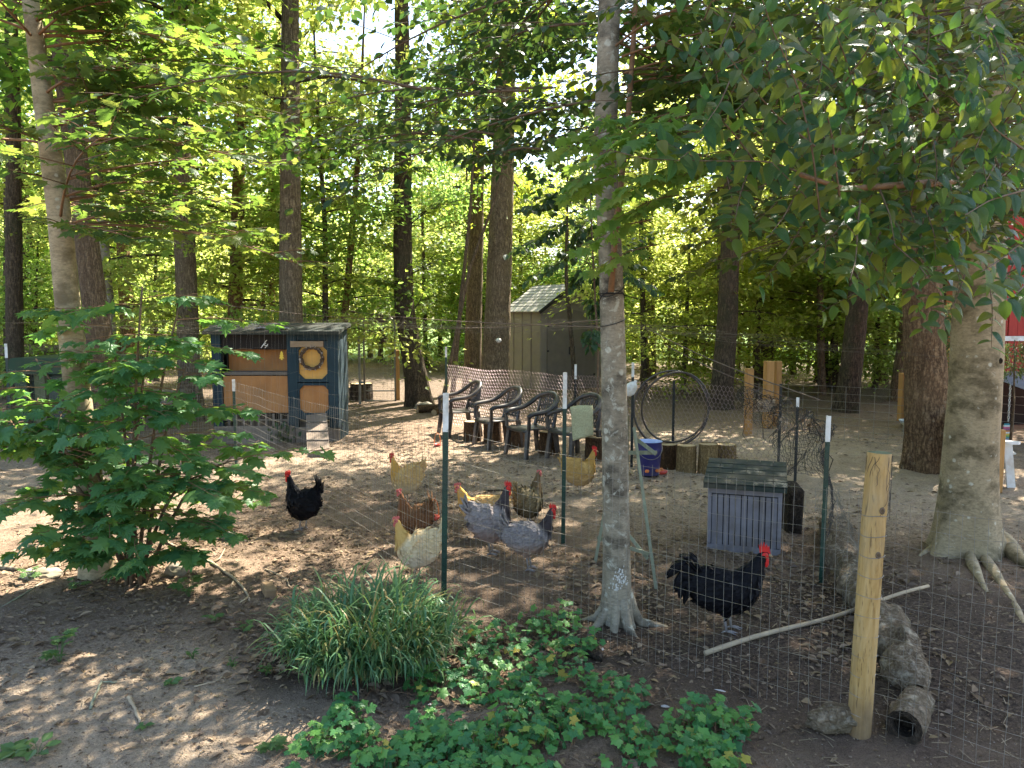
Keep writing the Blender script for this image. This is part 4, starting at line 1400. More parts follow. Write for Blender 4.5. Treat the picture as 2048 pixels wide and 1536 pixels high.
VP = [(600, 1660), (575, 1515), (640, 1465), (690, 1400), (730, 1375), (800, 1385), (850, 1340), (880, 1275), (960, 1262), (1020, 1275), (1060, 1235), (1120, 1225), (1190, 1262), (1195, 1300), (1160, 1330), (1195, 1380), (1230, 1370), (1290, 1380), (1285, 1430), (1240, 1440), (1300, 1470), (1360, 1440), (1380, 1415), (1450, 1430), (1510, 1440), (1500, 1480), (1440, 1500), (1480, 1540), (1500, 1660)]
vr = np.random.default_rng(51)
cand = np.stack([vr.uniform(560, 1520, 9000), vr.uniform(1215, 1640, 9000)], 1)
cand = cand[in_poly(cand[:, 0], cand[:, 1], VP)]
cn = fbm(np.stack([cand[:, 0] / 70, cand[:, 1] / 45, np.zeros(len(cand))], 1), 3, 8)
keep = (cn > .385) & (vr.uniform(0, 1, len(cand)) < .9)
cand = cand[keep][:2500]
gp = np.array([tuple(G(x, y)) for x, y in cand])
gp[:, 2] = surf(gp[:, 0], gp[:, 1])
hh = .02 + .10 * vr.uniform(0, 1, len(gp)) ** 1.3
pos = gp + np.stack([vr.normal(0, .01, len(gp)), vr.normal(0, .01, len(gp)), hh], 1)
az = vr.uniform(0, 6.28, len(gp))
yd = np.stack([np.cos(az), np.sin(az) - .35, vr.normal(-.15, .25, len(gp))], 1)
nr = np.stack([vr.normal(0, .3, len(gp)), vr.normal(-.3, .3, len(gp)), np.ones(len(gp))], 1)
sz = .026 + .042 * vr.uniform(0, 1, len(gp)) ** 1.2
vb = GS(1000, 1420)
vine = empty('ground_vine', tuple(vb), 'low creeping vine of small lobed green leaves before the grass clump and fence', 'vine')
vm = MB()
order = np.argsort(gp[:, 0] + gp[:, 1])
for i in range(0, len(gp)):
    a = gp[i] + [0, 0, .012]; b = pos[i]
    vm.tube([a - np.array(vb), (a + b) / 2 + vr.normal(0, .008, 3) - np.array(vb), b - np.array(vb)], .0012, 3, False)
for i in range(60):
    s0 = gp[vr.integers(len(gp))]
    q = [s0 - np.array(vb) + [0, 0, .02]]
    a = vr.uniform(0, 6.28)
    for k in range(6):
        a += vr.normal(0, .5)
        nx_ = q[-1] + [.07 * math.cos(a), .07 * math.sin(a), vr.normal(0, .006)]
        nx_[2] = S1(nx_[0] + vb.x, nx_[1] + vb.y) - vb.z + .02
        q.append(nx_)
    vm.tube(q, .0018, 4, False)
tag(vm.build('stems', M['twig_red'], vine), kind='stuff')
leaf_parts(vine, pos, yd, nr, sz, GRAPES, M['leaf_vine'], 300)

gb = GS(738, 1335)
gb.y += .02
gr = np.random.default_rng(61)
V, Fl = [], []
for i in range(450):
    a0 = gr.uniform(0, 6.28); r0 = math.sqrt(gr.uniform(0, 1))
    az0 = a0 + gr.normal(0, .35)
    el = math.radians(88 - 46 * r0 + gr.normal(0, 6))
    sl = gr.uniform(.28, .53) * (1.08 - .30 * r0)
    p0 = np.array([.24 * r0 * math.cos(a0) * 1.1, .2 * r0 * math.sin(a0), 0.0])
    stem = [p0]
    for j in range(6):
        stem.append(stem[-1] + np.array([math.cos(az0) * math.cos(el), math.sin(az0) * math.cos(el), math.sin(el)]) * sl / 6)
        el -= gr.uniform(.02, .14); az0 += gr.normal(0, .08)
    stem = np.array(stem)
    for q_i in range(7):
        u = .12 + .88 * (q_i + gr.uniform(0, 1)) / 7
        jj = min(5, int(u * 6)); ff = u * 6 - jj
        p = stem[jj] * (1 - ff) + stem[jj + 1] * ff
        az = az0 + gr.normal(0, .9)
        e2 = math.radians(gr.uniform(38, 84))
        L = gr.uniform(.14, .34)
        w0 = gr.uniform(.0045, .0085)
        drop = gr.uniform(.8, 3.0); kink = gr.uniform(.3, .75)
        k = 8
        base_i = len(V)
        for j in range(k):
            s = j / (k - 1)
            side = np.array([-math.sin(az), math.cos(az), gr.normal(0, .1)])
            wj = w0 * min(1, .55 + 1.5 * s) * (1 - s ** 2.4) + .0004
            V.append(p - side * wj); V.append(p + side * wj)
            p = p + np.array([math.cos(az) * math.cos(e2), math.sin(az) * math.cos(e2), math.sin(e2)]) * L / (k - 1)
            e2 -= drop / (k - 1) * (.3 + 2.2 * math.exp(-((s - kink) / .2) ** 2)) + gr.normal(0, .05)
            az += gr.normal(0, .1)
            if p[2] < .01: p[2] = .01
        for j in range(k - 1):
            b = base_i + 2 * j
            Fl.append((b, b + 1, b + 3, b + 2))
grass = link('grass_clump', np_mesh('grass_clump', np.array(V), np.array(Fl), True), None, M['grass'])
grass.location = (gb.x, gb.y, S1(gb.x, gb.y) - .01)
tag(grass, 'rounded clump of long arching grass blades in front of the wire fence', 'grass clump', kind='thing')

_weeds = [((120, 1325), 14, .075, .22, 'leafy green weed on the bare soil at the left', MAPLE), ((378, 1195), 9, .10, .17, 'three leaved maple seedling beside the forked branch', MAPLE),
          ((428, 1245), 5, .06, .07, 'small green seedling left of the grass clump', MAPLE), ((488, 1262), 6, .065, .09, 'green seedling nearest the dark mulch of the grass clump', MAPLE),
          ((532, 1352), 22, .028, .07, 'tiny round leaved weed by the mulch edge', OVAL_LO), ((465, 1335), 14, .026, .06, 'tiny pale weed at the tip of the pale stick', OVAL_LO),
          ((342, 1368), 8, .055, .03, 'flat grey-green rosette on the sandy soil', OVAL_LO), ((385, 1318), 16, .03, .06, 'small feathery weed in the middle of the bare soil', OVAL_LO),
          ((32, 1505), 12, .09, .05, 'grey-green rosette with long leaves in the bottom corner', OVAL_LO), ((75, 1512), 8, .075, .07, 'yellow-green weed next to the long leaved rosette', OVAL_LO),
          ((288, 1455), 6, .045, .04, 'small weed beside the short peeled stick', OVAL_LO), ((155, 1180), 6, .07, .12, 'small green weed at the foot of the pale maple', MAPLE), ((60, 1160), 9, .07, .1, 'weed growing by the flat stone at the left', MAPLE),
          ((545, 1502), 10, .06, .06, 'yellow-green weed at the left tip of the ground vine', MAPLE)]
for (x, y), n_, s_, h_, lb, tp in _weeds:
    q = GS(x, y)
    wr = np.random.default_rng(int(x * 7 + y))
    az = np.linspace(0, 6.28, n_, endpoint=False) + wr.normal(0, .3, n_)
    zz = h_ * wr.uniform(.25, 1, n_) if h_ > .05 else np.full(n_, .012)
    rr_ = .35 * s_ + .25 * s_ * wr.uniform(0, 1, n_)
    if tp is OVAL_LO and h_ <= .05: rr_ = rr_ * .2
    pos = np.stack([rr_ * np.cos(az), rr_ * np.sin(az), zz], 1)
    yd = np.stack([np.cos(az), np.sin(az), wr.uniform(-.1, .4, n_)], 1)
    nr = np.stack([wr.normal(0, .2, n_), wr.normal(-.15, .2, n_), np.ones(n_)], 1)
    ro = empty('weed', tuple(q), lb, 'weed')
    leaf_field('leaves', pos, yd, nr, wr.uniform(.75, 1.15, n_) * s_, tp, M['leaf_weed'], ro)
    k = MB()
    for p in pos[:10]:
        k.tube([(0, 0, -.01), tuple(p * .6 + [0, 0, .005]), tuple(p)], .0016, 4, False)
    k.build('stem', M['leaf_weed'], ro)

# ------------------------------------------------------------------ litter on the ground
lr = np.random.default_rng(71)


def scatter(n, x0, x1, y0, y1, pw=1.0):
    u = lr.uniform(0, 1, n) ** pw
    return lr.uniform(x0, x1, n), y0 + (y1 - y0) * u


xs, ys = [], []
for n, x0, x1, y0, y1, pw in [(9000, -5.5, 6, 2.9, 9, 1.0), (8000, -8, 8, 8, 18, 1.0), (6500, -4.6, -1.2, 4.2, 7.4, 1), (1200, -4, .5, 3.0, 5.0, 1), (6500, -.9, 3.2, 3.6, 6.6, 1), (17000, -3.5, 3.4, 5.4, 12.5, 1), (6000, -14, 14, 17, 28, 1)]:
    a, b = scatter(n, x0, x1, y0, y1, pw); xs.append(a); ys.append(b)
xs, ys = np.concatenate(xs), np.concatenate(ys)
dn = fbm(np.stack([xs * 1.3, ys * 1.3, xs * 0], 1), 3, 15)
bare = blob(xs, ys, -2.2, 3.5, 1.9, .9) + .6 * blob(xs, ys, 4.2, 9, 2.4, 1.6)
k = lr.uniform(0, 1, len(xs)) < np.clip((dn - .3) * 2.6, .05, 1) * (1 - .5 * np.clip(bare, 0, 1))
xs, ys = xs[k], ys[k]
n_ = len(xs)
pos = np.stack([xs, ys, surf(xs, ys) + .006], 1)
az = lr.uniform(0, 6.28, n_)
yd = np.stack([np.cos(az), np.sin(az), lr.normal(.05, .18, n_)], 1)
nr = np.stack([lr.normal(0, .3, n_), lr.normal(0, .3, n_), np.ones(n_)], 1)
szl = np.clip(lr.lognormal(-3.35, .5, n_), .012, .10)
V, Fc, _u = OVAL_LO
o = leaf_field('leaf_litter', pos, yd, nr, szl, (V * np.array([.8, 1, 1.6]), Fc, None), M['litter'])
tag(o, kind='stuff')
xs = lr.uniform(-4.6, 4.2, 30000); ys = 2.8 + 5.5 * lr.uniform(0, 1, 30000) ** 1.3
n_ = len(xs)
az = lr.uniform(0, 6.28, n_)
V, Fc, _u = DIAM
o = leaf_field('soil_crumbs', np.stack([xs, ys, surf(xs, ys) + .004], 1), np.stack([np.cos(az), np.sin(az), lr.normal(.05, .25, n_)], 1), np.stack([lr.normal(0, .35, n_), lr.normal(0, .35, n_), np.ones(n_)], 1), np.clip(lr.lognormal(-4.5, .45, n_), .005, .03), (V * np.array([1.1, 1, 3]), Fc, None), M['litter'])
tag(o, kind='stuff')
# straw, bark chips and twiglets
n_ = 5200
xs = np.concatenate([lr.uniform(-5, 5.5, n_ // 2), lr.uniform(-8, 8, n_ // 2)]); ys = np.concatenate([lr.uniform(2.9, 8, n_ // 2), lr.uniform(7, 17, n_ // 2)])
az = lr.uniform(0, 6.28, n_); L = lr.uniform(.02, .11, n_)
zz = surf(xs, ys) + .005
seg = np.stack([np.stack([xs, ys, zz], 1), np.stack([xs + L * np.cos(az), ys + L * np.sin(az), zz + lr.uniform(0, .012, n_)], 1)], 1)
V, Fc = wires(seg, .0019)
o = link('twig_litter', np_mesh('twig_litter', V, Fc), None, M['straw'])
tag(o, kind='stuff')


def ground_stick(name, label, pxs, rad, mat_, forks=(), cat='stick', lift=.5, n=8):
    pts = [np.array(GS(x, y)) for x, y in pxs]
    b = pts[0].copy()
    ro = empty(name, tuple(b), label, cat)
    q = np.array(pts); m_ = len(q); s = np.linspace(0, m_ - 1, m_ * 4)
    q = np.stack([np.interp(s, np.arange(m_), q[:, i]) for i in range(3)], 1)
    q += np.stack([lr.normal(0, .003, len(q)), lr.normal(0, .003, len(q)), np.zeros(len(q))], 1)
    q[:, 2] += rad * lift + .004
    k = MB(); k.tube(q - b, np.linspace(rad, rad * .55, len(q)) * (1 + .1 * np.sin(s * 5)), n)
    k.build('stem', mat_, ro, True)
    for fk in forks:
        fq = [np.array(GS(x, y)) - b + [0, 0, rad * .5 + .01 * i] for i, (x, y) in enumerate(fk)]
        kk = MB(); kk.tube(fq, np.linspace(rad * .6, rad * .3, len(fq)), 6)
        kk.build('side_twig', mat_, ro, True)
    return ro


ground_stick('fallen_branch', 'pale forked branch lying on the leaf litter right of the maple sapling', [(330, 1085), (375, 1110), (425, 1128), (470, 1160), (492, 1185), (500, 1203)], .014, M['stick'], [[(497, 1195), (487, 1205), (480, 1212)], [(425, 1128), (440, 1120), (450, 1105)], [(470, 1160), (462, 1175)]], 'branch')
ground_stick('fallen_twig', 'thin curved grey twig left of the grass clump', [(532, 1140), (556, 1150), (574, 1163), (580, 1176)], .007, M['stick'])
ground_stick('fallen_twig', 'short peeled stick on the sunlit sand at the bottom left', [(258, 1398), (268, 1415), (280, 1448)], .012, M['stick'])
ground_stick('fallen_twig', 'bent grey twig on the bare soil left of the peeled stick', [(180, 1420), (195, 1385), (203, 1365), (232, 1368)], .008, M['weathered'])
ground_stick('fallen_twig', 'long pale thin twig pointing at the tiny pale weed', [(386, 1376), (430, 1366), (462, 1345)], .005, M['stick'])
ground_stick('fallen_branch', 'grey root-like branch at the left edge behind the flat stone', [(-10, 1138), (40, 1142), (72, 1128)], .022, M['log'], (), 'branch')
ground_stick('fallen_twig', 'long straight grey twig slanting at the left edge', [(-10, 1222), (60, 1180), (115, 1145)], .008, M['weathered'])
ground_stick('fallen_branch', 'dark bark piece on the ground before the lichen spotted tree', [(1140, 1300), (1175, 1310), (1205, 1325)], .022, M['log_dark'], (), 'branch')
ground_stick('fallen_branch', 'black stick lying beyond the brown hen near the chairs', [(968, 983), (1000, 982), (1040, 984)], .012, M['log_dark'], (), 'branch')

# long pole on the ground behind the corner post
pa, pb = np.array(GS(1410, 1312)), np.array(GS(1856, 1186))
pa[2] += .02; pb[2] += .05
po = empty('wooden_pole', tuple(pa), 'long straight pale wooden pole lying slanted behind the round corner post', 'pole')
s = np.linspace(0, 1, 16)[:, None]
k = MB(); k.tube((pb - pa) * s + np.array([[0, 0, .012]]) * np.sin(s * 9), np.linspace(.0165, .0125, 16), 10)
k.build('shaft', M['stick'], po, True)


def rough_lump(name, label, c, size, mat_, seed, cat, rot=0, cut=None, squash=1.0):
    bm = bmesh.new()
    bmesh.ops.create_icosphere(bm, subdivisions=4, radius=1)
    V = np.array([v.co[:] for v in bm.verts])
    nz = fbm(V * 1.6 + seed, 3, seed) - .5
    nz2 = fbm(V * 5 + seed, 3, seed + 1) - .5
    V = V * (1 + nz * .9 + nz2 * .25)[:, None]
    V[:, 2] = np.maximum(V[:, 2], -.6)
    V = V * np.array(size)
    for v, q in zip(bm.verts, V): v.co = q
    me = bpy.data.meshes.new(name); bm.to_mesh(me); bm.free()
    me.polygons.foreach_set('use_smooth', np.full(len(me.polygons), True))
    o = link(name, me, None, mat_)
    o.location = c; o.rotation_euler = (0, 0, rot)
    tag(o, label, cat)
    return o


def rugged_log(name, label, p0, p1, r0, mat_, seed, cat='log'):
    a, b = np.array(p0), np.array(p1)
    a[2] += r0 * .6; b[2] += r0 * .6
    u = np.linspace(0, 1, 9)
    rr = np.random.default_rng(seed)
    pts = a[None] + (b - a)[None] * u[:, None] + rr.normal(0, r0 * .16, (9, 3)) * np.array([1, 1, .5])
    rad = r0 * np.array([.35, .8, 1.05, .95, 1.15, .9, 1.1, .85, .3]) * rr.uniform(.85, 1.15, 9)
    me = trunk_mesh([p - a for p in pts], rad, 34, .016, .30, seed, 1.0, .3, 4, .22)
    me.materials.append(mat_)
    o = bpy.data.objects.new(name, me); COL.objects.link(o); o.location = a
    tag(o, label, cat)
    return o


def log_piece(name, label, p0, p1, r0, r1, mat_, seed, cat='log', hollow=False):
    a, b = np.array(p0), np.array(p1)
    a[2] += r0 * .75; b[2] += r1 * .75
    me = trunk_mesh([np.zeros(3), (b - a) * .33 + [0, 0, .01], (b - a) * .66, b - a], [r0, r0 * 1.05, r1 * 1.1, r1], 30, .022, .2, seed, 1.0, .3, 4, .16)
    ro = empty(name, tuple(a), label, cat)
    me.materials.append(mat_)
    o = bpy.data.objects.new('bark', me); COL.objects.link(o); o.parent = ro
    d = Vector(b - a).normalized()
    for c, rr, sg in ((np.zeros(3), r0, -1), (b - a, r1, 1)):
        th = np.linspace(0, 2 * math.pi, 14, endpoint=False)
        u = d.cross(UP).normalized(); v = u.cross(d)
        k = MB()
        ring = [Vector(c) + (u * math.cos(t_) + v * math.sin(t_)) * rr * (.93 if not hollow else 1.0) for t_ in th]
        if hollow:
            inr = [Vector(c) + (u * math.cos(t_) + v * math.sin(t_)) * rr * .6 - d * sg * .01 for t_ in th]
            deep = [p - d * sg * .12 for p in inr]
            V = [tuple(p) for p in ring + inr + deep]; n_ = 14
            Fs = [(i, (i + 1) % n_, n_ + (i + 1) % n_, n_ + i) for i in range(n_)] + [(n_ + i, n_ + (i + 1) % n_, 2 * n_ + (i + 1) % n_, 2 * n_ + i) for i in range(n_)] + [tuple(2 * n_ + i for i in range(n_))]
            k.add(V, Fs)
        else:
            k.add([tuple(p + d * sg * .004) for p in ring], [tuple(range(14))])
        k.build('cut_face', M['log_dark'] if hollow else M['cut'], ro)
    return ro


rugged_log('edging_log', 'mossy brown log with netting over it left of the round corner post', GS(1650, 1060), GS(1745, 1250), .115, M['log'], 4)
rugged_log('edging_log', 'weathered grey log just right of the round corner post', GS(1758, 1240), GS(1832, 1400), .125, M['log'], 7)
log_piece('edging_log', 'hollow broken log piece with a dark hole right of the corner post foot', GS(1836, 1420), GS(1806, 1480), .07, .085, M['log'], 11, hollow=True)
rough_lump('edging_stone', 'pale rough chunk at the left foot of the round corner post', GS(1672, 1455) + Vector((0, 0, .05)), (.15, .08, .075), M['log'], 5, 'rock')
rough_lump('field_stone', 'tan rounded stone beside the stems of the maple sapling', GS(352, 1150) + Vector((0, 0, .03)), (.085, .06, .06), M['stone'], 2, 'stone')
rough_lump('field_stone', 'tan stone half hidden under the right leaves of the maple sapling', GS(455, 1078) + Vector((0, 0, .03)), (.065, .05, .055), M['stone'], 3, 'stone')
rough_lump('field_stone', 'flat pale yellowish stone left of the pale maple trunk', GS(82, 1152) + Vector((0, 0, .01)), (.16, .1, .05), M['stone'], 12, 'stone')
rough_lump('field_stone', 'grey stone at the foot of the bent flared tree', GS(852, 822) + Vector((0, 0, .06)), (.22, .16, .15), M['stone'], 14, 'stone')
rough_lump('field_stone', 'dark rounded stone beside the white bowl', GS(1822, 862) + Vector((0, 0, .06)), (.16, .12, .1), M['stone'], 16, 'stone')
q = GS(537, 1188)
o = MB().box((0, 0, .035), (.085, .18, .065), bev=.008).build('brick', M['brick'], None)
o.location = q; o.rotation_euler = (.05, .08, .5)
tag(o, 'lone dull brown brick on the litter left of the grass clump', 'brick')
# feathers and bits lying about
for (x, y), s_, lb in [((1452, 1387), .075, 'fluffy grey feather on the soil below the fence near the pole'), ((1322, 1415), .07, 'white scrap of a dead leaf lying right of the ground vine'), ((857, 1412), .045, 'small white feather in a gap of the ground vine'), ((1205, 1305), .03, 'pale dead leaf on soil right of the lichen spotted tree foot')]:
    q = GS(x, y)
    V, Fc, u = oval_leaf(.2, 7, .3, -.2)
    o = link('feather' if 'feather' in lb else 'dead_leaf', np_mesh('scrap', V * s_, Fc, True), None, M['feather_white'])
    o.location = (q.x, q.y, q.z + .012); o.rotation_euler = (.1, .1, 1.2 + x)
    tag(o, lb, 'feather' if 'feather' in lb else 'leaf')
# ------------------------------------------------------------------ chicken coop
cf = GS(548, 886)
CY0 = cf.y                                   # front face distance
K = CY0 / F


def cz(py): return float(P(548, py, CY0).z)


def cxp(px): return float(P(px, 700, CY0).x)


coop = empty('chicken_coop', (cxp(548), CY0, S1(cxp(548), CY0)), 'blue and tan wooden chicken coop with a felt roof, open front and plank ramp', 'coop')
OX, OY, OZ = coop.location
DEP = .72


def cbox(name, x0, x1, y0, y1, z0, z1, m_, parent=coop, bev=.006):
    k = MB()
    k.box(((x0 + x1) / 2 - OX, (y0 + y1) / 2 - OY, (z0 + z1) / 2 - OZ), (x1 - x0, y1 - y0, z1 - z0), bev=bev)
    return k.build(name, m_, parent)


xl, xr = cxp(424), cxp(676)
xd0, xd1 = cxp(574), cxp(660)
zb, zsk, zt = cz(892), cz(852), cz(668)
cbox('skid_board', xl, xd0 + .1, CY0 - .03, CY0 + .015, zb + .01, zsk, M['coop_grey'])
cbox('skid_board', xd0 + .11, xr, CY0 - .02, CY0 + .02, zb + .01, zsk - .02, M['coop_grey'])
cbox('floor', xl + .02, xr - .02, CY0 + .03, CY0 + DEP, zsk - .08, zsk - .02, M['coop_grey'])
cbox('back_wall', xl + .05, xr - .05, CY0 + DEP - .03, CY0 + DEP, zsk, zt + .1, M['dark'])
cbox('side_wall', xl, xl + .03, CY0 + .1, CY0 + DEP - .04, zsk, zt + .06, M['coop_blue'])
# right side made of upright boards
for i in range(5):
    y0 = CY0 + .03 + i * (DEP - .04) / 5
    cbox('side_board', xr - .03, xr - .002 + .004 * (i % 2), y0 + .004, y0 + (DEP - .04) / 5 - .004, zb + .05, zt + .06, M['coop_blue'])
for x0, x1 in ((xl - .01, cxp(442)), (xd0 - .0, cxp(594)), (cxp(656), xr)):
    cbox('corner_post' if x0 < xd0 - .2 or x0 > xd0 + .2 else 'door_post', x0, x1, CY0 - .02, CY0 + .06, zsk - .05, zt + .0, M['coop_blue'])
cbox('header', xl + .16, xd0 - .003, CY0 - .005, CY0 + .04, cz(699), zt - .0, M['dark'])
cbox('upper_panel', cxp(443), xd0 - .004, CY0 + .30, CY0 + .32, cz(745), cz(697), M['ply'])
cbox('perch_shelf', cxp(443), xd0 - .004, CY0 + .05, CY0 + .33, cz(751), cz(744), M['coop_grey'])
cbox('lower_panel', cxp(443), xd0 - .004, CY0 + .02, CY0 + .04, cz(826), cz(752), M['ply'])
for i in range(9):
    x = cxp(450 + i * 15)
    cbox('lattice_slat', x, x + .035, CY0 + .02 + .002 * (i % 2), CY0 + .035, zsk + .002, cz(828), M['coop_grey'], bev=.003)
cbox('lattice_rail', cxp(443), xd0 - .004, CY0 + .036, CY0 + .05, cz(842), cz(839), M['coop_grey'], bev=.003)
# door: frame with two clipped-corner openings


def clipped(x0, x1, z0, z1, c):
    return [(x0 + c, z0), (x1 - c, z0), (x1, z0 + c), (x1, z1 - c), (x1 - c, z1), (x0 + c, z1), (x0, z1 - c), (x0, z0 + c)]


def frame_panel(name, x0, x1, z0, z1, a0, a1, b0, b1, c, y, thk, m_, parent):
    """board with one clipped opening"""
    k = MB()
    hole = clipped(a0, a1, b0, b1, c)
    outer = [(a0 + c, z0), (a1 - c, z0), (x1, z0 + .001), (x1, z1 - .001), (a1 - c, z1), (a0 + c, z1), (x0, z1 - .001), (x0, z0 + .001)]
    outer[2] = (x1, b0 + c); outer[3] = (x1, b1 - c); outer[6] = (x0, b1 - c); outer[7] = (x0, b0 + c)
    V = []
    for yy in (y, y + thk):
        V += [(p[0] - OX, yy - OY, p[1] - OZ) for p in outer] + [(p[0] - OX, yy - OY, p[1] - OZ) for p in hole]
        V += [(q_[0] - OX, yy - OY, q_[1] - OZ) for q_ in ((x1, z0), (x1, z1), (x0, z1), (x0, z0))]
    Fs = []
    for i in range(8):
        j = (i + 1) % 8
        Fs.append((i, j, 8 + j, 8 + i)); Fs.append((20 + i, 28 + i, 28 + j, 20 + j)); Fs.append((8 + i, 8 + j, 28 + j, 28 + i))
    for i, j, c_ in ((1, 2, 16), (3, 4, 17), (5, 6, 18), (7, 0, 19)):
        Fs.append((i, c_, j)); Fs.append((20 + i, 20 + j, 20 + c_))
    k.add(V, Fs)
    return k.build(name, m_, parent)


dx0, dx1 = cxp(594), cxp(657)
door = MB().box((0, 0, 0), (.001, .001, .001)).build('door', M['coop_blue'], coop)
frame_panel('door_frame', dx0, dx1, cz(764), cz(682), cxp(597), cxp(654), cz(758), cz(690), .09, CY0 - .012, .03, M['coop_blue'], door)
frame_panel('door_frame', dx0, dx1, cz(838), cz(766), cxp(597), cxp(655), cz(826), cz(771), .07, CY0 - .012, .03, M['coop_blue'], door)
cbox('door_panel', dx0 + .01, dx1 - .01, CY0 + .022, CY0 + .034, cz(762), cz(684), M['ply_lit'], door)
cbox('door_panel', dx0 + .01, dx1 - .01, CY0 + .022, CY0 + .034, cz(830), cz(768), M['ply'], door)
cbox('cross_plank', cxp(582), cxp(648), CY0 - .045, CY0 - .022, cz(694), cz(682), M['plank'])
cbox('lintel', xd0 + .02, xr - .02, CY0 - .0, CY0 + .05, cz(681), zt - .002, M['coop_blue'])
# roof
k = MB()
ze = cz(665)
poly = [(xl - .08, CY0 - .18, ze - .03), (xr + .06, CY0 - .18, ze - .03), (xr + .10, CY0 + .5, ze + .10), (xr + .04, CY0 + DEP + .12, ze + .07), (xl - .08, CY0 + DEP + .12, ze + .07), (xl - .12, CY0 + .5, ze + .10)]
V = [(p[0] - OX, p[1] - OY, p[2] - OZ) for p in poly] + [(p[0] - OX, p[1] - OY, p[2] - OZ + .055) for p in poly]
k.add(V, [(5, 4, 3, 2), (5, 2, 1, 0), (6, 7, 8, 11), (11, 8, 9, 10)] + [(i, (i + 1) % 6, 6 + (i + 1) % 6, 6 + i) for i in range(6)])
roof = k.build('roof', M['felt'], coop)
k = MB()
for i in range(9):
    a = i * .7
    k.box((cxp(520 + i * 6) - OX, CY0 - .02 + .05 * math.sin(a) - OY, ze + .078 + .005 * math.sin(a * 2) - OZ), (.10, .2, .006), (.05 * math.sin(a), .18 * math.sin(a * 1.7), a * .3))
k.build('torn_tarp', M['tin'], coop)
k = MB()
for a, b in (((522, 696), (531, 683)), ((531, 683), (534, 680)), ((528, 690), (536, 692)), ((524, 692), (532, 686)), ((530, 696), (536, 688))):
    k.tube([P(a[0], a[1], CY0 - .04) - coop.location, P(b[0], b[1], CY0 - .04) - coop.location], .006, 5)
k.build('white_string', M['white_paint'], coop)
# ramp
ra = Vector((cxp(631), CY0 - .05, cz(828))); rb = GS(637, 905); rb.z += .03
ramp_ = empty('coop_ramp', tuple(ra), 'short wooden ramp of four planks leaning on the coop door', 'ramp')
d = (rb - ra); L = d.length; dn = d.normalized(); sx = Vector((1, 0, 0)); upn = sx.cross(dn) * -1
if upn.z < 0: upn = -upn
for i in range(4):
    a = ra + dn * (L * i / 4 + .004) - ramp_.location; b = ra + dn * (L * (i + 1) / 4 - .004) - ramp_.location
    MB().beam(a, b, .335, .02, upn).build('plank', M['ramp'], ramp_)
for i in range(1, 4):
    c = ra + dn * L * i / 4 - ramp_.location + upn * .018
    MB().box(c, (.34, .025, .018), Matrix((sx, dn, upn)).transposed()).build('batten', M['coop_grey'], ramp_)
o = MB().box((0, 0, .03), (.3, .14, .07), bev=.01).build('wood_block', M['coop_grey'], None)
o.location = GS(637, 912); tag(o, 'grey wood block under the foot of the coop ramp', 'block')
# wreath on the door
wc = Vector((cxp(624), CY0 - .03, cz(716)))
wre = empty('wreath', tuple(wc), 'round twig wreath hanging on the coop door window', 'wreath')
wr = np.random.default_rng(5)
k = MB()
for j in range(7):
    th = np.linspace(0, 2 * math.pi, 40)
    rr = .175 + wr.normal(0, .014) + .012 * np.sin(th * 7 + j)
    k.tube(np.stack([rr * np.cos(th), wr.normal(0, .012) + .01 * np.sin(th * 9 + j * 2), rr * np.sin(th)], 1), .010, 5, False)
k.build('ring', M['wreath'], wre)
n_ = 60
th = wr.uniform(0, 6.28, n_)
pos = np.stack([.18 * np.cos(th), np.full(n_, -.02), .18 * np.sin(th)], 1)
yd = np.stack([np.cos(th + wr.normal(0, .7, n_)), wr.normal(-.4, .3, n_), np.sin(th + wr.normal(0, .7, n_))], 1)
leaf_field('dried_leaves', pos, yd, wr.normal(0, 1, (n_, 3)), wr.uniform(.02, .05, n_), OVAL_LO, M['wreath_pale'], wre)
# yellow tag
k = MB()
prof = [(-.013, 0), (.013, 0), (.013, .025), (.045, .025), (.02, .065), (.038, .068), (.014, .105), (.026, .108), (0, .155), (-.026, .108), (-.014, .105), (-.038, .068), (-.02, .065), (-.045, .025), (-.013, .025)]
k.prism([(x, 0, z - .155) for x, z in prof], (0, 0, 0), (0, .004, 0))
yt = k.build('hanging_tag', M['yellow'], None)
yt.location = (cxp(565), CY0 - .06, cz(701))
tag(yt, 'yellow tree shaped paper tag hanging beside the coop door', 'tag')
MB().tube([(0, .002, 0), (0, .02, .11)], .0025, 4).build('string', M['net'], yt)
wb = GS(574, 838)
k = MB()
wrr = np.random.default_rng(77)
V, Fc, _u = OVAL_LO
n_ = 40
pos = np.stack([wrr.normal(0, .1, n_), wrr.normal(0, .05, n_), wrr.uniform(0, .28, n_)], 1)
wdo = empty('weed', (cxp(566), CY0 - .12, S1(cxp(566), CY0 - .12)), 'dull green weed growing at the foot of the coop by the door', 'weed')
leaf_field('leaves', pos, np.stack([wrr.normal(0, .5, n_), wrr.normal(0, .5, n_), np.ones(n_)], 1), wrr.normal(0, 1, (n_, 3)), wrr.uniform(.06, .14, n_), OVAL_LO, M['leaf_dark'], wdo)

# ------------------------------------------------------------------ garden shed
fl = Vector((P(1080, 700, 21).x, 21.0, 0)); sdir = Vector((-.89, 1.6, 0)).normalized(); fdir = Vector((1.6, .89, 0)).normalized()
SW, SD, ZE, ZA = 2.05, 1.95, 2.23, 2.95
shed = empty('garden_shed', (fl.x, fl.y, 0), 'tan resin garden shed with grey shingle roof and brown double doors behind the chairs', 'shed')


def sp3(u, v, z): return tuple(fdir * u + sdir * v + Vector((0, 0, z)))


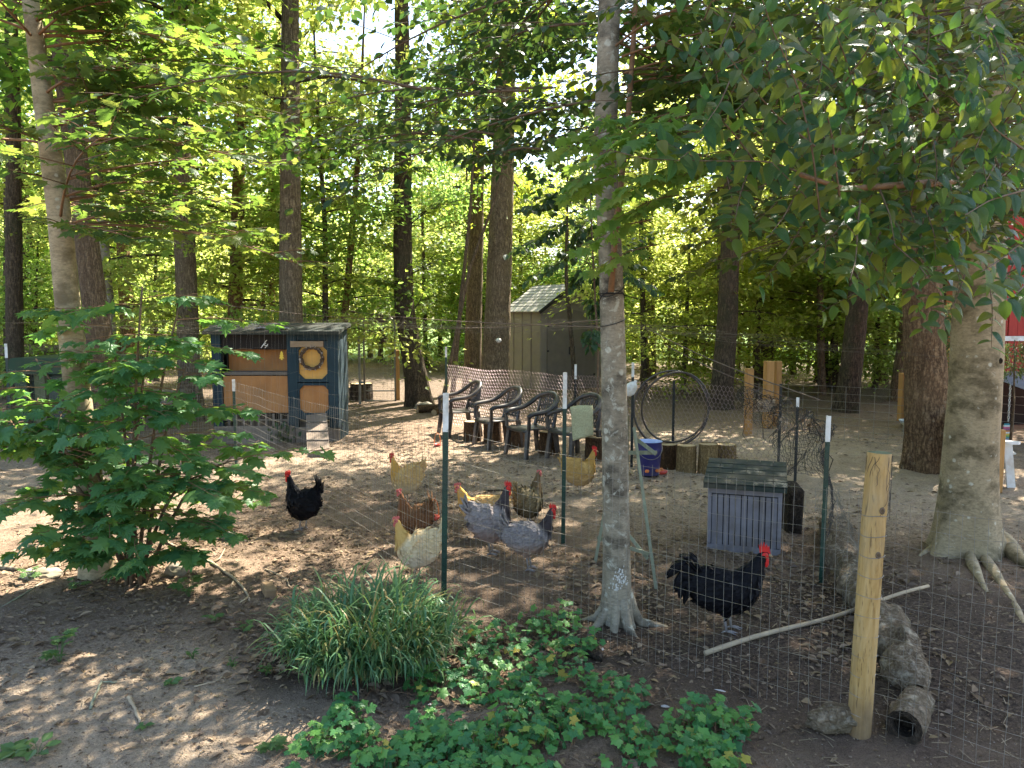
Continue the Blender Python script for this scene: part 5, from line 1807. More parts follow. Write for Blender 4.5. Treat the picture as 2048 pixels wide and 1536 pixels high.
k = MB()
k.add([sp3(0, 0, -.05), sp3(SW, 0, -.05), sp3(SW, 0, ZE), sp3(SW / 2, 0, ZA), sp3(0, 0, ZE)], [(0, 1, 2, 3, 4)])
k.add([sp3(0, 0, -.05), sp3(0, SD, -.05), sp3(0, SD, ZE), sp3(0, 0, ZE)], [(0, 3, 2, 1)])
k.add([sp3(SW, 0, -.05), sp3(SW, SD, -.05), sp3(SW, SD, ZE), sp3(SW, 0, ZE)], [(0, 1, 2, 3)])
k.add([sp3(0, SD, -.05), sp3(SW, SD, -.05), sp3(SW, SD, ZE), sp3(SW / 2, SD, ZA), sp3(0, SD, ZE)], [(4, 3, 2, 1, 0)])
k.build('wall', M['shed_tan'], shed)
Mf = Matrix((fdir, sdir, UP)).transposed()
for u0, u1 in ((.22, SW / 2 - .01), (SW / 2 + .01, SW - .22)):
    k = MB()
    um = (u0 + u1) / 2
    n_ = 8
    top = [(u0 + (u1 - u0) * i / n_, 2.02 + .22 * math.sin(math.pi * (u0 - .22 + (u1 - u0) * i / n_) / (SW - .44))) for i in range(n_ + 1)]
    k.prism([sp3(u0, -.03, .06), sp3(u1, -.03, .06)] + [sp3(u, -.03, z) for u, z in reversed(top)], (0, 0, 0), tuple(sdir * .028))
    dr = k.build('door', M['shed_door'], shed)
    MB().box(sp3(u1 - .07 if u0 < 1 else u0 + .07, -.045, 1.1), (.03, .03, .22), Mf, bev=.006).build('handle', M['rubber'], dr)
    for z in (.4, 1.1, 1.8):
        MB().box(sp3(u0 + .02 if u0 < 1 else u1 - .02, -.036, z), (.06, .012, .05), Mf).build('hinge', M['rubber'], dr)
MB().box(sp3(SW / 2, -.012, 2.45), (.4, .02, .16), Mf).build('vent', M['shed_door'], shed)
for u in (.05, SW - .05):
    MB().box(sp3(u, -.012, ZE / 2), (.1, .024, ZE - .02), Mf, bev=.006).build('corner_trim', M['shed_tan'], shed)
for v in (.5, 1.0, 1.5):
    MB().box(sp3(-.01, v, ZE / 2), (.02, .05, ZE - .04), Mf).build('wall_rib', M['shed_tan'], shed)
# shingle courses on both slopes
sl = Vector(sp3(SW / 2, 0, ZA)) - Vector(sp3(0, 0, ZE))
for sgn in (0, 1):
    for i in range(8):
        for j in range(6):
            t0, t1 = i / 8 - (.1 if i == 0 else 0), (i + 1) / 8 + .015
            v0, v1 = -.12 + (SD + .24) * j / 6 + .004, -.12 + (SD + .24) * (j + 1) / 6 - .004

            def q_(t_, v, dz): return sp3((SW / 2) * t_ if sgn == 0 else SW - (SW / 2) * t_, v, ZE + (ZA - ZE) * t_ + dz)
            pl = [q_(t0, v0, .045), q_(t0, v1, .045), q_(t1, v1, .028), q_(t1, v0, .028)]
            if sgn: pl = pl[::-1]
            k = MB(); k.prism(pl, (0, 0, 0), (0, 0, -.022)); k.build('shingle', M['shed_roof'], shed)
for sgn in (0, 1):
    a = sp3(-.1 if sgn == 0 else SW + .1, -.14, ZE - .06); b = sp3(SW / 2, -.14, ZA + .012)
    MB().beam(a, b, .03, .09, (0, 0, 1)).build('barge_board', M['rubber'], shed)

# ------------------------------------------------------------------ plastic chairs


def make_chair(name, label, loc, rz, group):
    ro = empty(name, loc, label, 'chair', group, rz)
    # local: faces +x, y sideways
    for sx_, sy in ((1, 1), (1, -1), (-1, 1), (-1, -1)):
        k = MB()
        a = (.22 * sx_, .225 * sy, .42); b = (.27 * sx_ if sx_ > 0 else -.27, .255 * sy, 0)
        k.tube([a, b], [.044, .034], 6)
        k.build('leg', M['chair_plastic'], ro)
    k = MB()
    rows, cols = 9, 7
    V = []
    for dz in (0, -.022):
        for i in range(rows):
            x = .27 - .5 * i / (rows - 1)
            for j in range(cols):
                y = (-.235 + .47 * j / (cols - 1)) * (1 - .1 * (i / (rows - 1)))
                z = .435 - .02 * i / (rows - 1) - .012 * (1 - ((j - 3) / 3) ** 2) - (.03 if i == 0 else 0)
                V.append((x, y, z + dz))
    Fs = []
    n_ = rows * cols
    for i in range(rows - 1):
        for j in range(cols - 1):
            a = i * cols + j
            Fs.append((a, a + cols, a + cols + 1, a + 1)); Fs.append((n_ + a, n_ + a + 1, n_ + a + cols + 1, n_ + a + cols))
    ed = [j for j in range(cols)] + [i * cols + cols - 1 for i in range(1, rows)] + [(rows - 1) * cols + j for j in range(cols - 2, -1, -1)] + [i * cols for i in range(rows - 2, 0, -1)]
    for i in range(len(ed)):
        a, b = ed[i], ed[(i + 1) % len(ed)]
        Fs.append((a, b, n_ + b, n_ + a))
    k.add(V, Fs)
    k.build('seat', M['chair_plastic'], ro, True)
    # arm band sweeping up into the back
    half = [(.25, .285, .60), (.22, .29, .645), (.10, .295, .655), (-.05, .295, .67), (-.17, .285, .73), (-.25, .25, .81), (-.30, .17, .865), (-.325, .08, .89)]
    ctrl = half + [(-.33, 0, .895)] + [(x, -y, z) for x, y, z in half[::-1]]
    c = np.array(ctrl); s = np.linspace(0, len(c) - 1, 50)
    c = np.stack([np.interp(s, np.arange(len(ctrl)), c[:, i]) for i in range(3)], 1)
    for _ in range(3): c[1:-1] = (c[:-2] + 2 * c[1:-1] + c[2:]) / 4
    k = MB(); k.tube(c, .034, 8); k.build('arm_band', M['chair_plastic'], ro, True)
    for sy in (1, -1):
        k = MB(); k.tube([(.235, .27 * sy, .42), (.24, .285 * sy, .61)], [.03, .024], 6); k.build('arm_support', M['chair_plastic'], ro)
        k = MB(); k.tube([(-.21, .22 * sy, .42), (-.255, .215 * sy, .62), (-.29, .19 * sy, .83)], [.028, .022, .018], 6); k.build('back_post', M['chair_plastic'], ro)
    # pierced lattice back

    def bp(u, v): return (-.225 - .085 * v - .012 * math.cos(u * 1.5), u * (.2 - .02 * v), .44 + .43 * v - .05 * u * u * v)
    k = MB()
    for i in range(-6, 7):
        for sg in (1, -1):
            pts = []
            for q in range(9):
                v = q / 8; u = i / 4 + sg * (v - .5) * 1.0
                if -1.02 <= u <= 1.02: pts.append(bp(u, v))
            if len(pts) > 1: k.tube(pts, .0075, 4)
    for v in (.08, .36, .66, .94):
        k.tube([bp(u, v) for u in np.linspace(-1, 1, 9)], .010, 5)
    for u in (-.5, 0, .5):
        k.tube([bp(u, v) for v in np.linspace(.02, .98, 7)], .008, 4)
    tag(k.build('lattice_back', M['chair_plastic'], ro), kind=None)
    ro.scale = (1.1, 1.1, 1.04)
    return ro


_ch = [((918, 872), 3.55, 'dark plastic armchair standing farthest back, nearest the blue coop'), ((995, 893), 3.62, 'dark plastic armchair, second from the coop, with sunlit seat'),
       ((1064, 912), 3.72, 'dark plastic armchair between the chair with the sunlit seat and the one holding a mat'), ((1150, 922), 3.75, 'dark plastic armchair half behind the lichen tree with a mat over its arm')]
for (x, y), rz, lb in _ch:
    q = GS(x, y)
    c = Vector((q.x, q.y + .15, S1(q.x, q.y + .15)))
    make_chair('plastic_chair', lb, tuple(c), rz, 'plastic chairs in a row along the chicken wire')
    last = c, rz
# mat over the arm of the last chair
c, rz = last
k = MB()
nx_, nz_ = 10, 12
me_pts = []
rM = Matrix.Rotation(rz, 4, 'Z')
q0 = P(1141, 815, c.y - .52); q1 = P(1186, 812, c.y - .46); q2 = P(1187, 872, c.y - .54); q3 = P(1146, 882, c.y - .6)
for side in range(2):
    for i in range(nz_):
        for j in range(nx_):
            u, v = j / (nx_ - 1), i / (nz_ - 1)
            p = (q0 * (1 - u) + q1 * u) * (1 - v) + (q3 * (1 - u) + q2 * u) * v
            p = p + Vector((0, .02 * math.sin(u * 5 + v * 2) + .06 * math.exp(-v * 10), .012 * math.sin(v * 6 + u * 3))) + Vector((0, .012 * side, 0))
            me_pts.append(tuple(p - q0))
Fs = []
n_ = nx_ * nz_
for i in range(nz_ - 1):
    for j in range(nx_ - 1):
        a = i * nx_ + j
        Fs.append((a, a + 1, a + nx_ + 1, a + nx_)); Fs.append((n_ + a, n_ + a + nx_, n_ + a + nx_ + 1, n_ + a + 1))
ed = list(range(nx_)) + [i * nx_ + nx_ - 1 for i in range(1, nz_)] + [(nz_ - 1) * nx_ + j for j in range(nx_ - 2, -1, -1)] + [i * nx_ for i in range(nz_ - 2, 0, -1)]
Fs += [(ed[i], n_ + ed[i], n_ + ed[(i + 1) % len(ed)], ed[(i + 1) % len(ed)]) for i in range(len(ed))]
k.add(me_pts, Fs)
mo = k.build('rubber_mat', M['mat_green'], None, True)
mo.location = q0
tag(mo, 'yellow-green speckled mat hanging over the arm of a plastic chair', 'mat')

# ------------------------------------------------------------------ stumps along the chicken wire


def stump(label, px, py, wpx, hpx, name='log_stump', lean=0.0, m_='stump', group='short log stumps along the chicken wire'):
    q = GS(px, py)
    r0 = wpx * q.y / F / 2; h = hpx * q.y / F
    ro = empty(name, tuple(q), label, 'stump', group)
    me = trunk_mesh([(0, 0, -.03), (lean * .3, 0, h * .35), (lean * .7, 0, h * .7), (lean, 0, h)], [r0 * 1.02, r0, r0 * .98, r0 * .97], 24, .04, .05, int(px), 1.05, .1, 5, .05)
    me.materials.append(M[m_])
    o = bpy.data.objects.new('bark', me); COL.objects.link(o); o.parent = ro
    k = MB()
    th = np.linspace(0, 2 * math.pi, 24, endpoint=False)
    k.add([(lean + r0 * .95 * math.cos(a), r0 * .95 * math.sin(a), h - .006 + .004 * math.sin(3 * a)) for a in th] + [(lean, 0, h - .002)], [(i, (i + 1) % 24, 24) for i in range(24)])
    k.build('cut_top', M['cut'], ro)
    return ro


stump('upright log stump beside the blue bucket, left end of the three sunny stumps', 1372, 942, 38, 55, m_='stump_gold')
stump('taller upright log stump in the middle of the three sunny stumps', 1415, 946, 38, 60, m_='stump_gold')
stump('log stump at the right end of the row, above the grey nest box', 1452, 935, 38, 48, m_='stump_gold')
for i, (x, y, wd, h, lb) in enumerate([(945, 880, 34, 40, 'low log stump under the farthest plastic chair'), (985, 884, 36, 42, 'low log stump between the first two plastic chairs'), (1030, 892, 38, 42, 'reddish log stump behind the chair with the sunlit seat'),
                                      (1098, 906, 40, 44, 'reddish log stump between the third plastic chair and the one with the mat'), (1190, 918, 40, 46, 'log stump behind the chair holding the mat'), (1335, 937, 36, 50, 'half hidden stump directly right of the blue bucket')]):
    stump(lb, x, y, wd, h)
stump('dark sawn stump lying by the wire gate posts', 724, 800, 44, 34, m_='log_dark', group=None)
stump('dark low stump tucked right of the coop corner', 703, 800, 30, 26, m_='log_dark', group=None)
for (x0, y0, x1, y1, r_0, lb) in [(836, 826, 905, 822, .09, 'short pale log end-on by the foot of the bent flared tree'), (868, 830, 926, 812, .07, 'flat reddish log among the logs left of the chairs')]:
    log_piece('edging_log', lb, GS(x0, y0), GS(x1, y1), r_0, r_0 * .9, M['stump'], x0)

# ------------------------------------------------------------------ bucket
q = GS(1297, 952)
hb, rbk = .44, .165
bk = empty('feed_bucket', tuple(q), 'dark blue plastic bucket with pale rim behind the lichen spotted tree', 'bucket')
k = MB(); k.lathe((0, 0, 0), [(rbk * .82, .02), (rbk * .84, .03), (rbk * .95, hb * .72), (rbk * 1.0, hb * .74), (rbk * 1.0, hb * .8), (rbk * .98, hb * .98), (rbk * 1.04, hb), (rbk * 1.04, hb + .015)], 28, False); k.add([(0, 0, .02)], []); k.build('body', M['bucket_blue'], bk, True)
k = MB(); k.lathe((0, 0, 0), [(rbk * 1.04, hb + .015), (rbk * .96, hb + .012), (rbk * .9, hb * .75), (0.01, hb * .72)], 28, False); k.build('inside', M['bucket_in'], bk, True)
k = MB(); k.tube([(rbk * 1.03 * math.cos(a), rbk * 1.03 * math.sin(a), hb - .04 - .16 * math.sin(a) * (-1)) for a in np.linspace(math.pi, 2 * math.pi, 16)], .004, 5); k.build('handle', M['galv'], bk)
for a in (-1.9, -.9, -.2):
    k = MB(); k.box((rbk * .93 * math.cos(a), rbk * .93 * math.sin(a) - .02, .09), (.06, .05, .035), (0, 0, a), bev=.01); k.build('drinker_cup', M['orange_plastic'], bk)
k = MB(); k.lathe((0, 0, 0), [(rbk * .7, -.02), (rbk * .75, 0.015), (.01, .018)], 20); k.build('base', M['rubber'], bk)
q = GS(1318, 948)
o = MB().lathe((0, 0, 0), [(.05, 0), (.075, .02), (.08, .05), (.07, .05), (.05, .02), (.002, .018)], 16, False).build('drinker_dish', M['red_plastic'], None, True)
o.location = q; o.scale = (1.5, 1, 1); tag(o, 'red plastic drinker dish on the sand right of the blue bucket', 'dish')
# little red-orange feeders on wires
for (x, y, lb) in [(875, 893, 'small red and orange hanging drinker left of the green post'), (868, 1040, 'small orange plastic drinker by the brown hen')]:
    q = GS(x, y)
    ro = empty('hanging_drinker', tuple(q), lb, 'drinker')
    MB().lathe((0, 0, 0), [(.03, 0), (.055, .015), (.06, .045), (.05, .045), (.03, .02), (.002, .018)], 14, False).build('cup', M['red_plastic'], ro, True)
    MB().tube([(.05 * math.cos(a), 0, .05 + .17 * math.sin(a)) for a in np.linspace(0, math.pi, 12)], .006, 5).build('bail', M['orange_plastic'], ro)

# ------------------------------------------------------------------ hoops leaning on the wire
hq = P(1342, 818, GS(1342, 930).y - .05)
hoop = empty('pipe_hoop', tuple(hq), 'two big loops of dark pipe leaning on the chicken wire behind the stumps', 'hoop')
for (cx_, cz_, rx, rz_, tl, hm) in [(0, 0, .52, .53, .15, 'hose'), (.06, .02, .47, .5, -.2, 'hose'), (-.02, -.03, .5, .5, .05, 'twig')]:
    k = MB()
    k.tube([(cx_ + rx * math.cos(a), tl * math.sin(a) * .4, cz_ + rz_ * math.sin(a) * (1 + .03 * math.sin(2 * a))) for a in np.linspace(0, 2 * math.pi, 48)], .014 if hm == 'hose' else .008, 7, False)
    k.build('loop', M[hm], hoop, True)

# ------------------------------------------------------------------ weathered roost stand by the centre tree
ap = [P(1262, 850, 6.35), P(1310, 1178, 5.85), P(1235, 860, 6.6), P(1195, 1110, 6.35)]
zb_ = GS(1310, 1180)
stand = empty('roost_stand', tuple(GS(1270, 1120)), 'weathered greenish wooden stand with splayed legs behind the lichen spotted tree', 'stand')
L0 = stand.location


def bar(a, b, wd=.024, th=.016, nm='leg', up=(0, 1, 0)):
    MB().beam(a - L0, b - L0, wd, th, up).build(nm, M['weathered'], stand)


bar(P(1268, 855, 6.3), GS(1312, 1178))
bar(P(1254, 830, 6.4), GS(1256, 1045))
bar(P(1240, 860, 6.4), GS(1190, 1125))
bar(P(1205, 906, 6.25), P(1314, 905, 6.2), .03, .02, 'rail')
bar(P(1275, 880, 6.3), P(1312, 908, 6.15), .03, .02, 'brace')
bar(P(1195, 1075, 6.4), P(1298, 1108, 6.1), .028, .018, 'rail')
bar(P(1245, 1055, 6.3), P(1296, 1118, 6.12), .028, .018, 'brace')

# ------------------------------------------------------------------ nest box
FL, FR = GS(1413, 1098), GS(1561, 1112)
fd = (FR - FL); fd.z = 0; W_ = fd.length; fd.normalize(); bd = Vector((-fd.y, fd.x, 0))
nb_ = empty('nest_box', tuple(FL), 'grey plank sided nest box with a dark green shingled lid near the rooster', 'nest box')
Mn = Matrix((fd, bd, UP)).transposed()
HB, DB = .60, .55


def npt(u, v, z): return tuple(fd * u + bd * v + Vector((0, 0, z)))


MB().box(npt(W_ / 2, .036, HB / 2 - .01), (W_ - .02, .02, HB - .02), Mn).build('front_board', M['rubber'], nb_)
nP = 11
for i in range(nP):
    wp = (W_ - .07) / nP
    MB().box(npt(.035 + wp * (i + .5), .018, HB / 2 - .03), (wp - .008, .016, HB - .13), Mn, bev=.002).build('plank', M['nest_grey'], nb_)
MB().box(npt(W_ / 2, .012, HB - .055), (W_, .022, .06), Mn, bev=.004).build('top_rail', M['nest_grey'], nb_)
MB().box(npt(W_ / 2, .012, .02), (W_, .022, .06), Mn, bev=.004).build('bottom_rail', M['nest_grey'], nb_)
for u in (.017, W_ - .017):
    MB().box(npt(u, .012, HB / 2 - .012), (.034, .02, HB - .135), Mn, bev=.004).build('stile', M['nest_grey'], nb_)
for u in (.012, W_ - .012):
    MB().box(npt(u, DB / 2 + .03, HB / 2), (.024, DB - .04, HB), Mn).build('side_wall', M['nest_grey'], nb_)
MB().box(npt(W_ / 2, DB, HB / 2), (W_, .024, HB), Mn).build('back_wall', M['nest_grey'], nb_)
lid = MB()
pl = [npt(-.035, -.06, HB - .03), npt(W_ + .035, -.06, HB - .03), npt(W_ + .035, DB + .06, HB + .065), npt(-.035, DB + .06, HB + .065)]
lid.prism(pl, (0, 0, 0), (0, 0, .04))
ld = lid.build('lid', M['nest_roof'], nb_)
for i in range(5):
    for j in range(6):
        t0, t1 = i / 5, (i + 1) / 5
        u0 = -.04 + (W_ + .08) * j / 6 + .002; u1 = -.04 + (W_ + .08) * (j + 1) / 6 - .002
        v0, v1 = -.066 + (DB + .13) * t0, -.066 + (DB + .13) * (t1 + .03)
        zz = lambda t_: HB + .012 + .097 * t_
        k = MB(); k.prism([npt(u0, v0, zz(t0) + .006), npt(u1, v0, zz(t0) + .006), npt(u1, v1, zz(t1) + .002), npt(u0, v1, zz(t1) + .002)], (0, 0, 0), (0, 0, .006)); k.build('shingle', M['nest_roof'], ld)
q = GS(1590, 1075)
o = MB().box((0, 0, .22), (.14, .3, .5), bev=.02).build('old_board', M['log_dark'], None); o.location = q + Vector((.05, .25, 0)); o.rotation_euler = (.1, 0, -.1)
tag(o, 'dark wooden board standing right behind the grey nest box', 'board')

# ------------------------------------------------------------------ wire fence (front run)
NODES = [(-8.6, 12.9, 1.25), None, None, None, None, None]
fp_ = [(Vector((-8.5, 12.75, 0)), 1.2), (GS(228, 962), 1.25), (GS(473, 940), 1.2), (GS(888, 1200), 1.27), (Vector((1.74, 3.72, 0)), 1.21), (Vector((2.36, 3.26, 0)), 1.2), (Vector((3.4, 2.5, 0)), 1.2)]
fence = empty('wire_fence', tuple(fp_[3][0]), 'galvanised welded wire fence on green steel posts across the front of the pen', 'fence')
FO = np.array(fence.location)
seg = []
wr = np.random.default_rng(88)


def fence_pt(i, t_, z):
    a, h0 = fp_[i]; b, h1 = fp_[i + 1]
    p = np.array(a) * (1 - t_) + np.array(b) * t_
    sag = -.035 * math.sin(math.pi * t_) * (z > .5)
    h = h0 * (1 - t_) + h1 * t_
    bow = .02 * math.sin(t_ * 9 + i) * math.sin(math.pi * t_)
    return np.array([p[0] + bow, p[1] + bow, S1(p[0], p[1]) * .6 + z * h + sag])


for i in range(len(fp_) - 1):
    L = (fp_[i + 1][0] - fp_[i][0]).length
    nh = 12
    ns = max(6, int(L / .25))
    for r0 in range(nh + 1):
        z = (r0 / nh) ** 1.0
        pts = [fence_pt(i, k_ / ns, z) + [0, 0, wr.normal(0, .002)] for k_ in range(ns + 1)]
        seg += [[a - FO, b - FO] for a, b in zip(pts[:-1], pts[1:])]
    nv = int(L / .052)
    for k_ in range(nv + 1):
        t_ = k_ / nv
        nn = 4
        pts = [fence_pt(i, t_, z / nn) + [wr.normal(0, .0035), wr.normal(0, .003), 0] for z in range(nn + 1)]
        pts[-1][2] += .012
        seg += [[a - FO, b - FO] for a, b in zip(pts[:-1], pts[1:])]
tag(wire_obj('wire_mesh', np.array(seg), .00112, M['galv'], fence), kind='stuff')


def t_post(parent, base, h, white=.26, m_='post_green', tilt=(0, 0), w_=.036, origin=(0, 0, 0)):
    b = Vector(base) - Vector(origin)
    k = MB()
    d = Vector((tilt[0], tilt[1], 1)).normalized()
    u = Vector((1, 0, 0)); v = d.cross(u).normalized(); u = v.cross(d)
    Mx = Matrix((u, v, d)).transposed()
    k.box(b + d * (h - white) / 2 - Vector((0, 0, .02)), (w_, .006, h - white + .04), Mx)
    k.box(b + d * (h - white) / 2 - Vector((0, 0, .02)) + v * .016, (.006, .032, h - white + .04), Mx)
    for i in range(int((h - white) / .055)):
        k.box(b + d * (.05 + i * .055) - v * .006, (.012, .008, .012), Mx)
    o = k.build('post', M[m_], parent)
    if white > 0:
        k = MB()
        k.box(b + d * (h - white / 2), (w_ + .001, .007, white), Mx)
        k.box(b + d * (h - white / 2) + v * .017, (.007, .033, white), Mx)
        k.build('white_tip', M['white_paint'], o)
    return o


t_post(fence, fp_[3][0] - Vector((0, .02, 0)), 1.53, .28, tilt=(.018, 0), w_=.04, origin=FO)
t_post(fence, fp_[2][0], 1.24, .16, tilt=(0, 0), w_=.04, origin=FO)
t_post(fence, fp_[1][0], 1.3, .0, 'post_black', w_=.04, origin=FO)
t_post(fence, fp_[0][0], 1.62, .24, 'post_green', w_=.045, origin=FO)
# round timber corner post
cb = fp_[4][0].copy(); cb.y -= .08; cb.z = S1(cb.x, cb.y)
cp = empty('round_post', tuple(cb), 'round yellow timber corner post wrapped with fence wire', 'post')
me = trunk_mesh([(0, 0, -.1), (.015, 0, .5), (.03, .005, 1.0), (.048, .01, 1.415)], [.057, .0565, .056, .0555], 28, .05, .015, 3, 1.0)
me.materials.append(M['round_post'])
o = bpy.data.objects.new('shaft', me); COL.objects.link(o); o.parent = cp
k = MB()
th = np.linspace(0, 2 * math.pi, 28, endpoint=False)
k.add([(.048 + .056 * math.cos(a), .01 + .056 * math.sin(a), 1.413) for a in th] + [(.048, .01, 1.417)], [(i, (i + 1) % 28, 28) for i in range(28)])
k.build('top_face', M['post_top'], cp)
for z, x in ((1.14, 0.04), (.92, .03)):
    k = MB(); k.lathe((0, 0, 0), [(.014, 0), (.009, .004), (.004, .0), (.002, .003)], 12, False)
    o = k.build('knot', M['twig'], cp); o.location = (x + .005, -.052, z); o.rotation_euler = (math.pi / 2, 0, 0); o.scale = (1, 1.3, 1)
for r0 in range(1, 12):
    k = MB()
    z = r0 / 12 * 1.21
    cx_ = z * .033
    k.tube([(cx_ + .0595 * math.cos(a), .005 + .0595 * math.sin(a), z + .004 * math.sin(a * 2 + r0)) for a in np.linspace(math.pi * .95, math.pi * 2.05, 14)], .0016, 4, False)
    k.build('wire_wrap', M['galv'], cp)
k = MB()
wr2 = np.random.default_rng(12)
for i in range(10):
    z = 1.40; a = wr2.uniform(math.pi * 1.0, math.pi * 2.0)
    pts = []
    for j in range(12):
        pts.append((.047 + .0585 * math.cos(a), .008 + .0585 * math.sin(a), z)); z -= wr2.uniform(.015, .04); a = min(2.05 * math.pi, max(.95 * math.pi, a + wr2.normal(0, .18)))
    k.tube(pts, .0011, 3, False)
k.build('net_strand', M['net'], cp)

# ------------------------------------------------------------------ chicken wire run behind the chairs
hp = [Vector((GS(893, 850).x, 14.4, 0)), GS(1150, 892), GS(1345, 925), GS(1470, 944), GS(1556, 950)]
cw = empty('chicken_wire', tuple(hp[1]), 'purplish hexagonal chicken wire strung behind the plastic chairs and stumps', 'wire netting')
HO = np.array(cw.location)
seg = []
a_ = .042
tot = [0]
for p0, p1 in zip(hp[:-1], hp[1:]): tot.append(tot[-1] + (p1 - p0).length)
xs_ = [p.x for p in hp]; ys_ = [p.y for p in hp]


def hx(u, z):
    x = np.interp(u, tot, xs_); y = np.interp(u, tot, ys_)
    return np.array([x + .03 * math.sin(u * 2.3 + z * 2), y + .05 * math.sin(u * 3.1) * z, S1(x, y) * .5 + z - .03 * math.sin(u * 1.7) ** 2 * z])


dxh, dzh = .066, .058
nU, nZ = int(tot[-1] / dxh), int(1.18 / dzh)
for j in range(nZ):
    for i in range(nU):
        u = (i + .5 * (j % 2)) * dxh; z = j * dzh
        A_ = hx(u, z); B_ = hx(u, z + dzh * .45)
        seg.append([A_ - HO, B_ - HO])
        C_ = hx(u - dxh / 2, z + dzh); D_ = hx(u + dxh / 2, z + dzh)
        seg.append([B_ - HO, C_ - HO]); seg.append([B_ - HO, D_ - HO])
tag(wire_obj('hex_mesh', np.array(seg), .0026, M['hexwire'], cw), kind='stuff')
t_post(cw, hp[0], 1.5, .2, 'post_green', origin=HO)
t_post(cw, hp[1], 1.33, .24, 'post_black', origin=HO)
t_post(cw, hp[2], 1.18, .0, 'post_black', origin=HO)
t_post(cw, hp[4], 1.22, .0, 'post_black', origin=HO)
# free standing posts inside the pen
for (x, y, yt_, wh, lb, tl) in [(1126, 1088, 745, .33, 'green steel post with a white tip standing before the chair with the mat', .006), (1642, 1166, 832, .2, 'dark green steel post with a white tip left of the round corner post', .008), (1590, 962, 795, .12, 'dark steel post holding up the black netting behind the nest box', 0), (1263, 935, 725, .2, 'thin dark post with white tip right behind the lichen spotted tree', 0)]:
    q = GS(x, y); h = float(P(x, yt_, q.y).z) - q.z
    ro = empty('steel_post', tuple(q), lb, 'post')
    t_post(ro, (q.x, q.y, q.z), h, wh, 'post_green' if 'green' in lb else 'post_black', tilt=(tl, 0), origin=tuple(q))
q = GS(1263, 935)
k = MB(); k.lathe((0, 0, 0), [(.002, -.1), (.05, -.09), (.085, -.04), (.08, .03), (.05, .07), (.022, .09), (.02, .115)], 16)
o = k.build('plastic_jug', M['plastic_white'], None, True); o.location = P(1262, 777, q.y - .09); o.rotation_euler = (.2, .5, .3); o.scale = (1, .7, 1.15)
tag(o, 'white crumpled plastic jug tied to the thin dark post', 'jug')

# ------------------------------------------------------------------ netting roof and draped net
nets = empty('bird_netting', (0, 9, 2.0), 'thin bird netting stretched as a sagging roof over the whole pen', 'netting')
seg = []
zc = [np.array([-5.6, 12.2]), np.array([5.2, 9.6])]


def nr_pt(u, v):
    # u across 0..1, v depth 0..1
    x = -4.6 + 8.4 * u - .5 * v
    y = 6.6 + 6.8 * v
    z = 2.03 - .05 * math.sin(u * math.pi * 3) ** 2 - .07 * math.sin(v * math.pi * 2) ** 2 + .02 * math.sin(u * 17 + v * 5) - (.28 * max(0, u - .72) / .28) * (1 - v * .5)
    return np.array([x, y, z])


nu, nv = 26, 16
for i in range(nu + 1):
    for j in range(nv):
        if (i * 7 + j) % 11 == 0: continue
        seg.append([nr_pt(i / nu, j / nv) - [0, 9, 2.0], nr_pt(i / nu, (j + 1) / nv) - [0, 9, 2.0]])
for j in range(nv + 1):
    for i in range(nu):
        seg.append([nr_pt(i / nu, j / nv) - [0, 9, 2.0], nr_pt((i + 1) / nu, j / nv) - [0, 9, 2.0]])
tag(wire_obj('net_roof', np.array(seg), .0008, M['net_pale'], nets), kind='stuff')
# ropes carrying it
k = MB()
for a, b in [((430, 608, 12.0), (800, 640, 17)), ((690, 622, 17), (1215, 655, 8.5)), ((820, 655, 15.5), (1200, 640, 9)), ((610, 612, 17.5), (800, 636, 17.6)), ((1300, 660, 11), (1640, 800, 6.2)), ((1330, 690, 11), (1590, 800, 9.6)), ((250, 560, 13), (330, 585, 12.6))]:
    p0, p1 = P(*a), P(*b)
    pts = [p0 + (p1 - p0) * (i / 10) - Vector((0, 0, .05 * math.sin(math.pi * i / 10))) - Vector((0, 9, 2.0)) for i in range(11)]
    k.tube(pts, .006, 5)
k.build('rope', M['rust_wire'], nets)
# strands hanging in front of the coop
seg = []
wr3 = np.random.default_rng(44)
for i in range(34):
    px_ = 430 + i * 8.0 + wr3.normal(0, 1.5)
    top = np.array(P(px_, 606 + (px_ - 430) * .05, CY0 - .4)); bot = np.array(P(px_ + wr3.normal(0, 3), wr3.uniform(690, 870), CY0 - .4))
    n_ = 5
    pts = [top + (bot - top) * k_ / n_ + [wr3.normal(0, .012), wr3.normal(0, .01), 0] for k_ in range(n_ + 1)]
    seg += [[a - [0, 9, 2.0], b - [0, 9, 2.0]] for a, b in zip(pts[:-1], pts[1:])]
for r0 in range(4):
    pts = [np.array(P(430 + i * 14, 700 + r0 * 42 + 6 * math.sin(i * .7 + r0), CY0 - .4)) for i in range(20)]
    seg += [[a - [0, 9, 2.0], b - [0, 9, 2.0]] for a, b in zip(pts[:-1], pts[1:])]
tag(wire_obj('hanging_strands', np.array(seg), .0011, M['net_pale'], nets), kind='stuff')

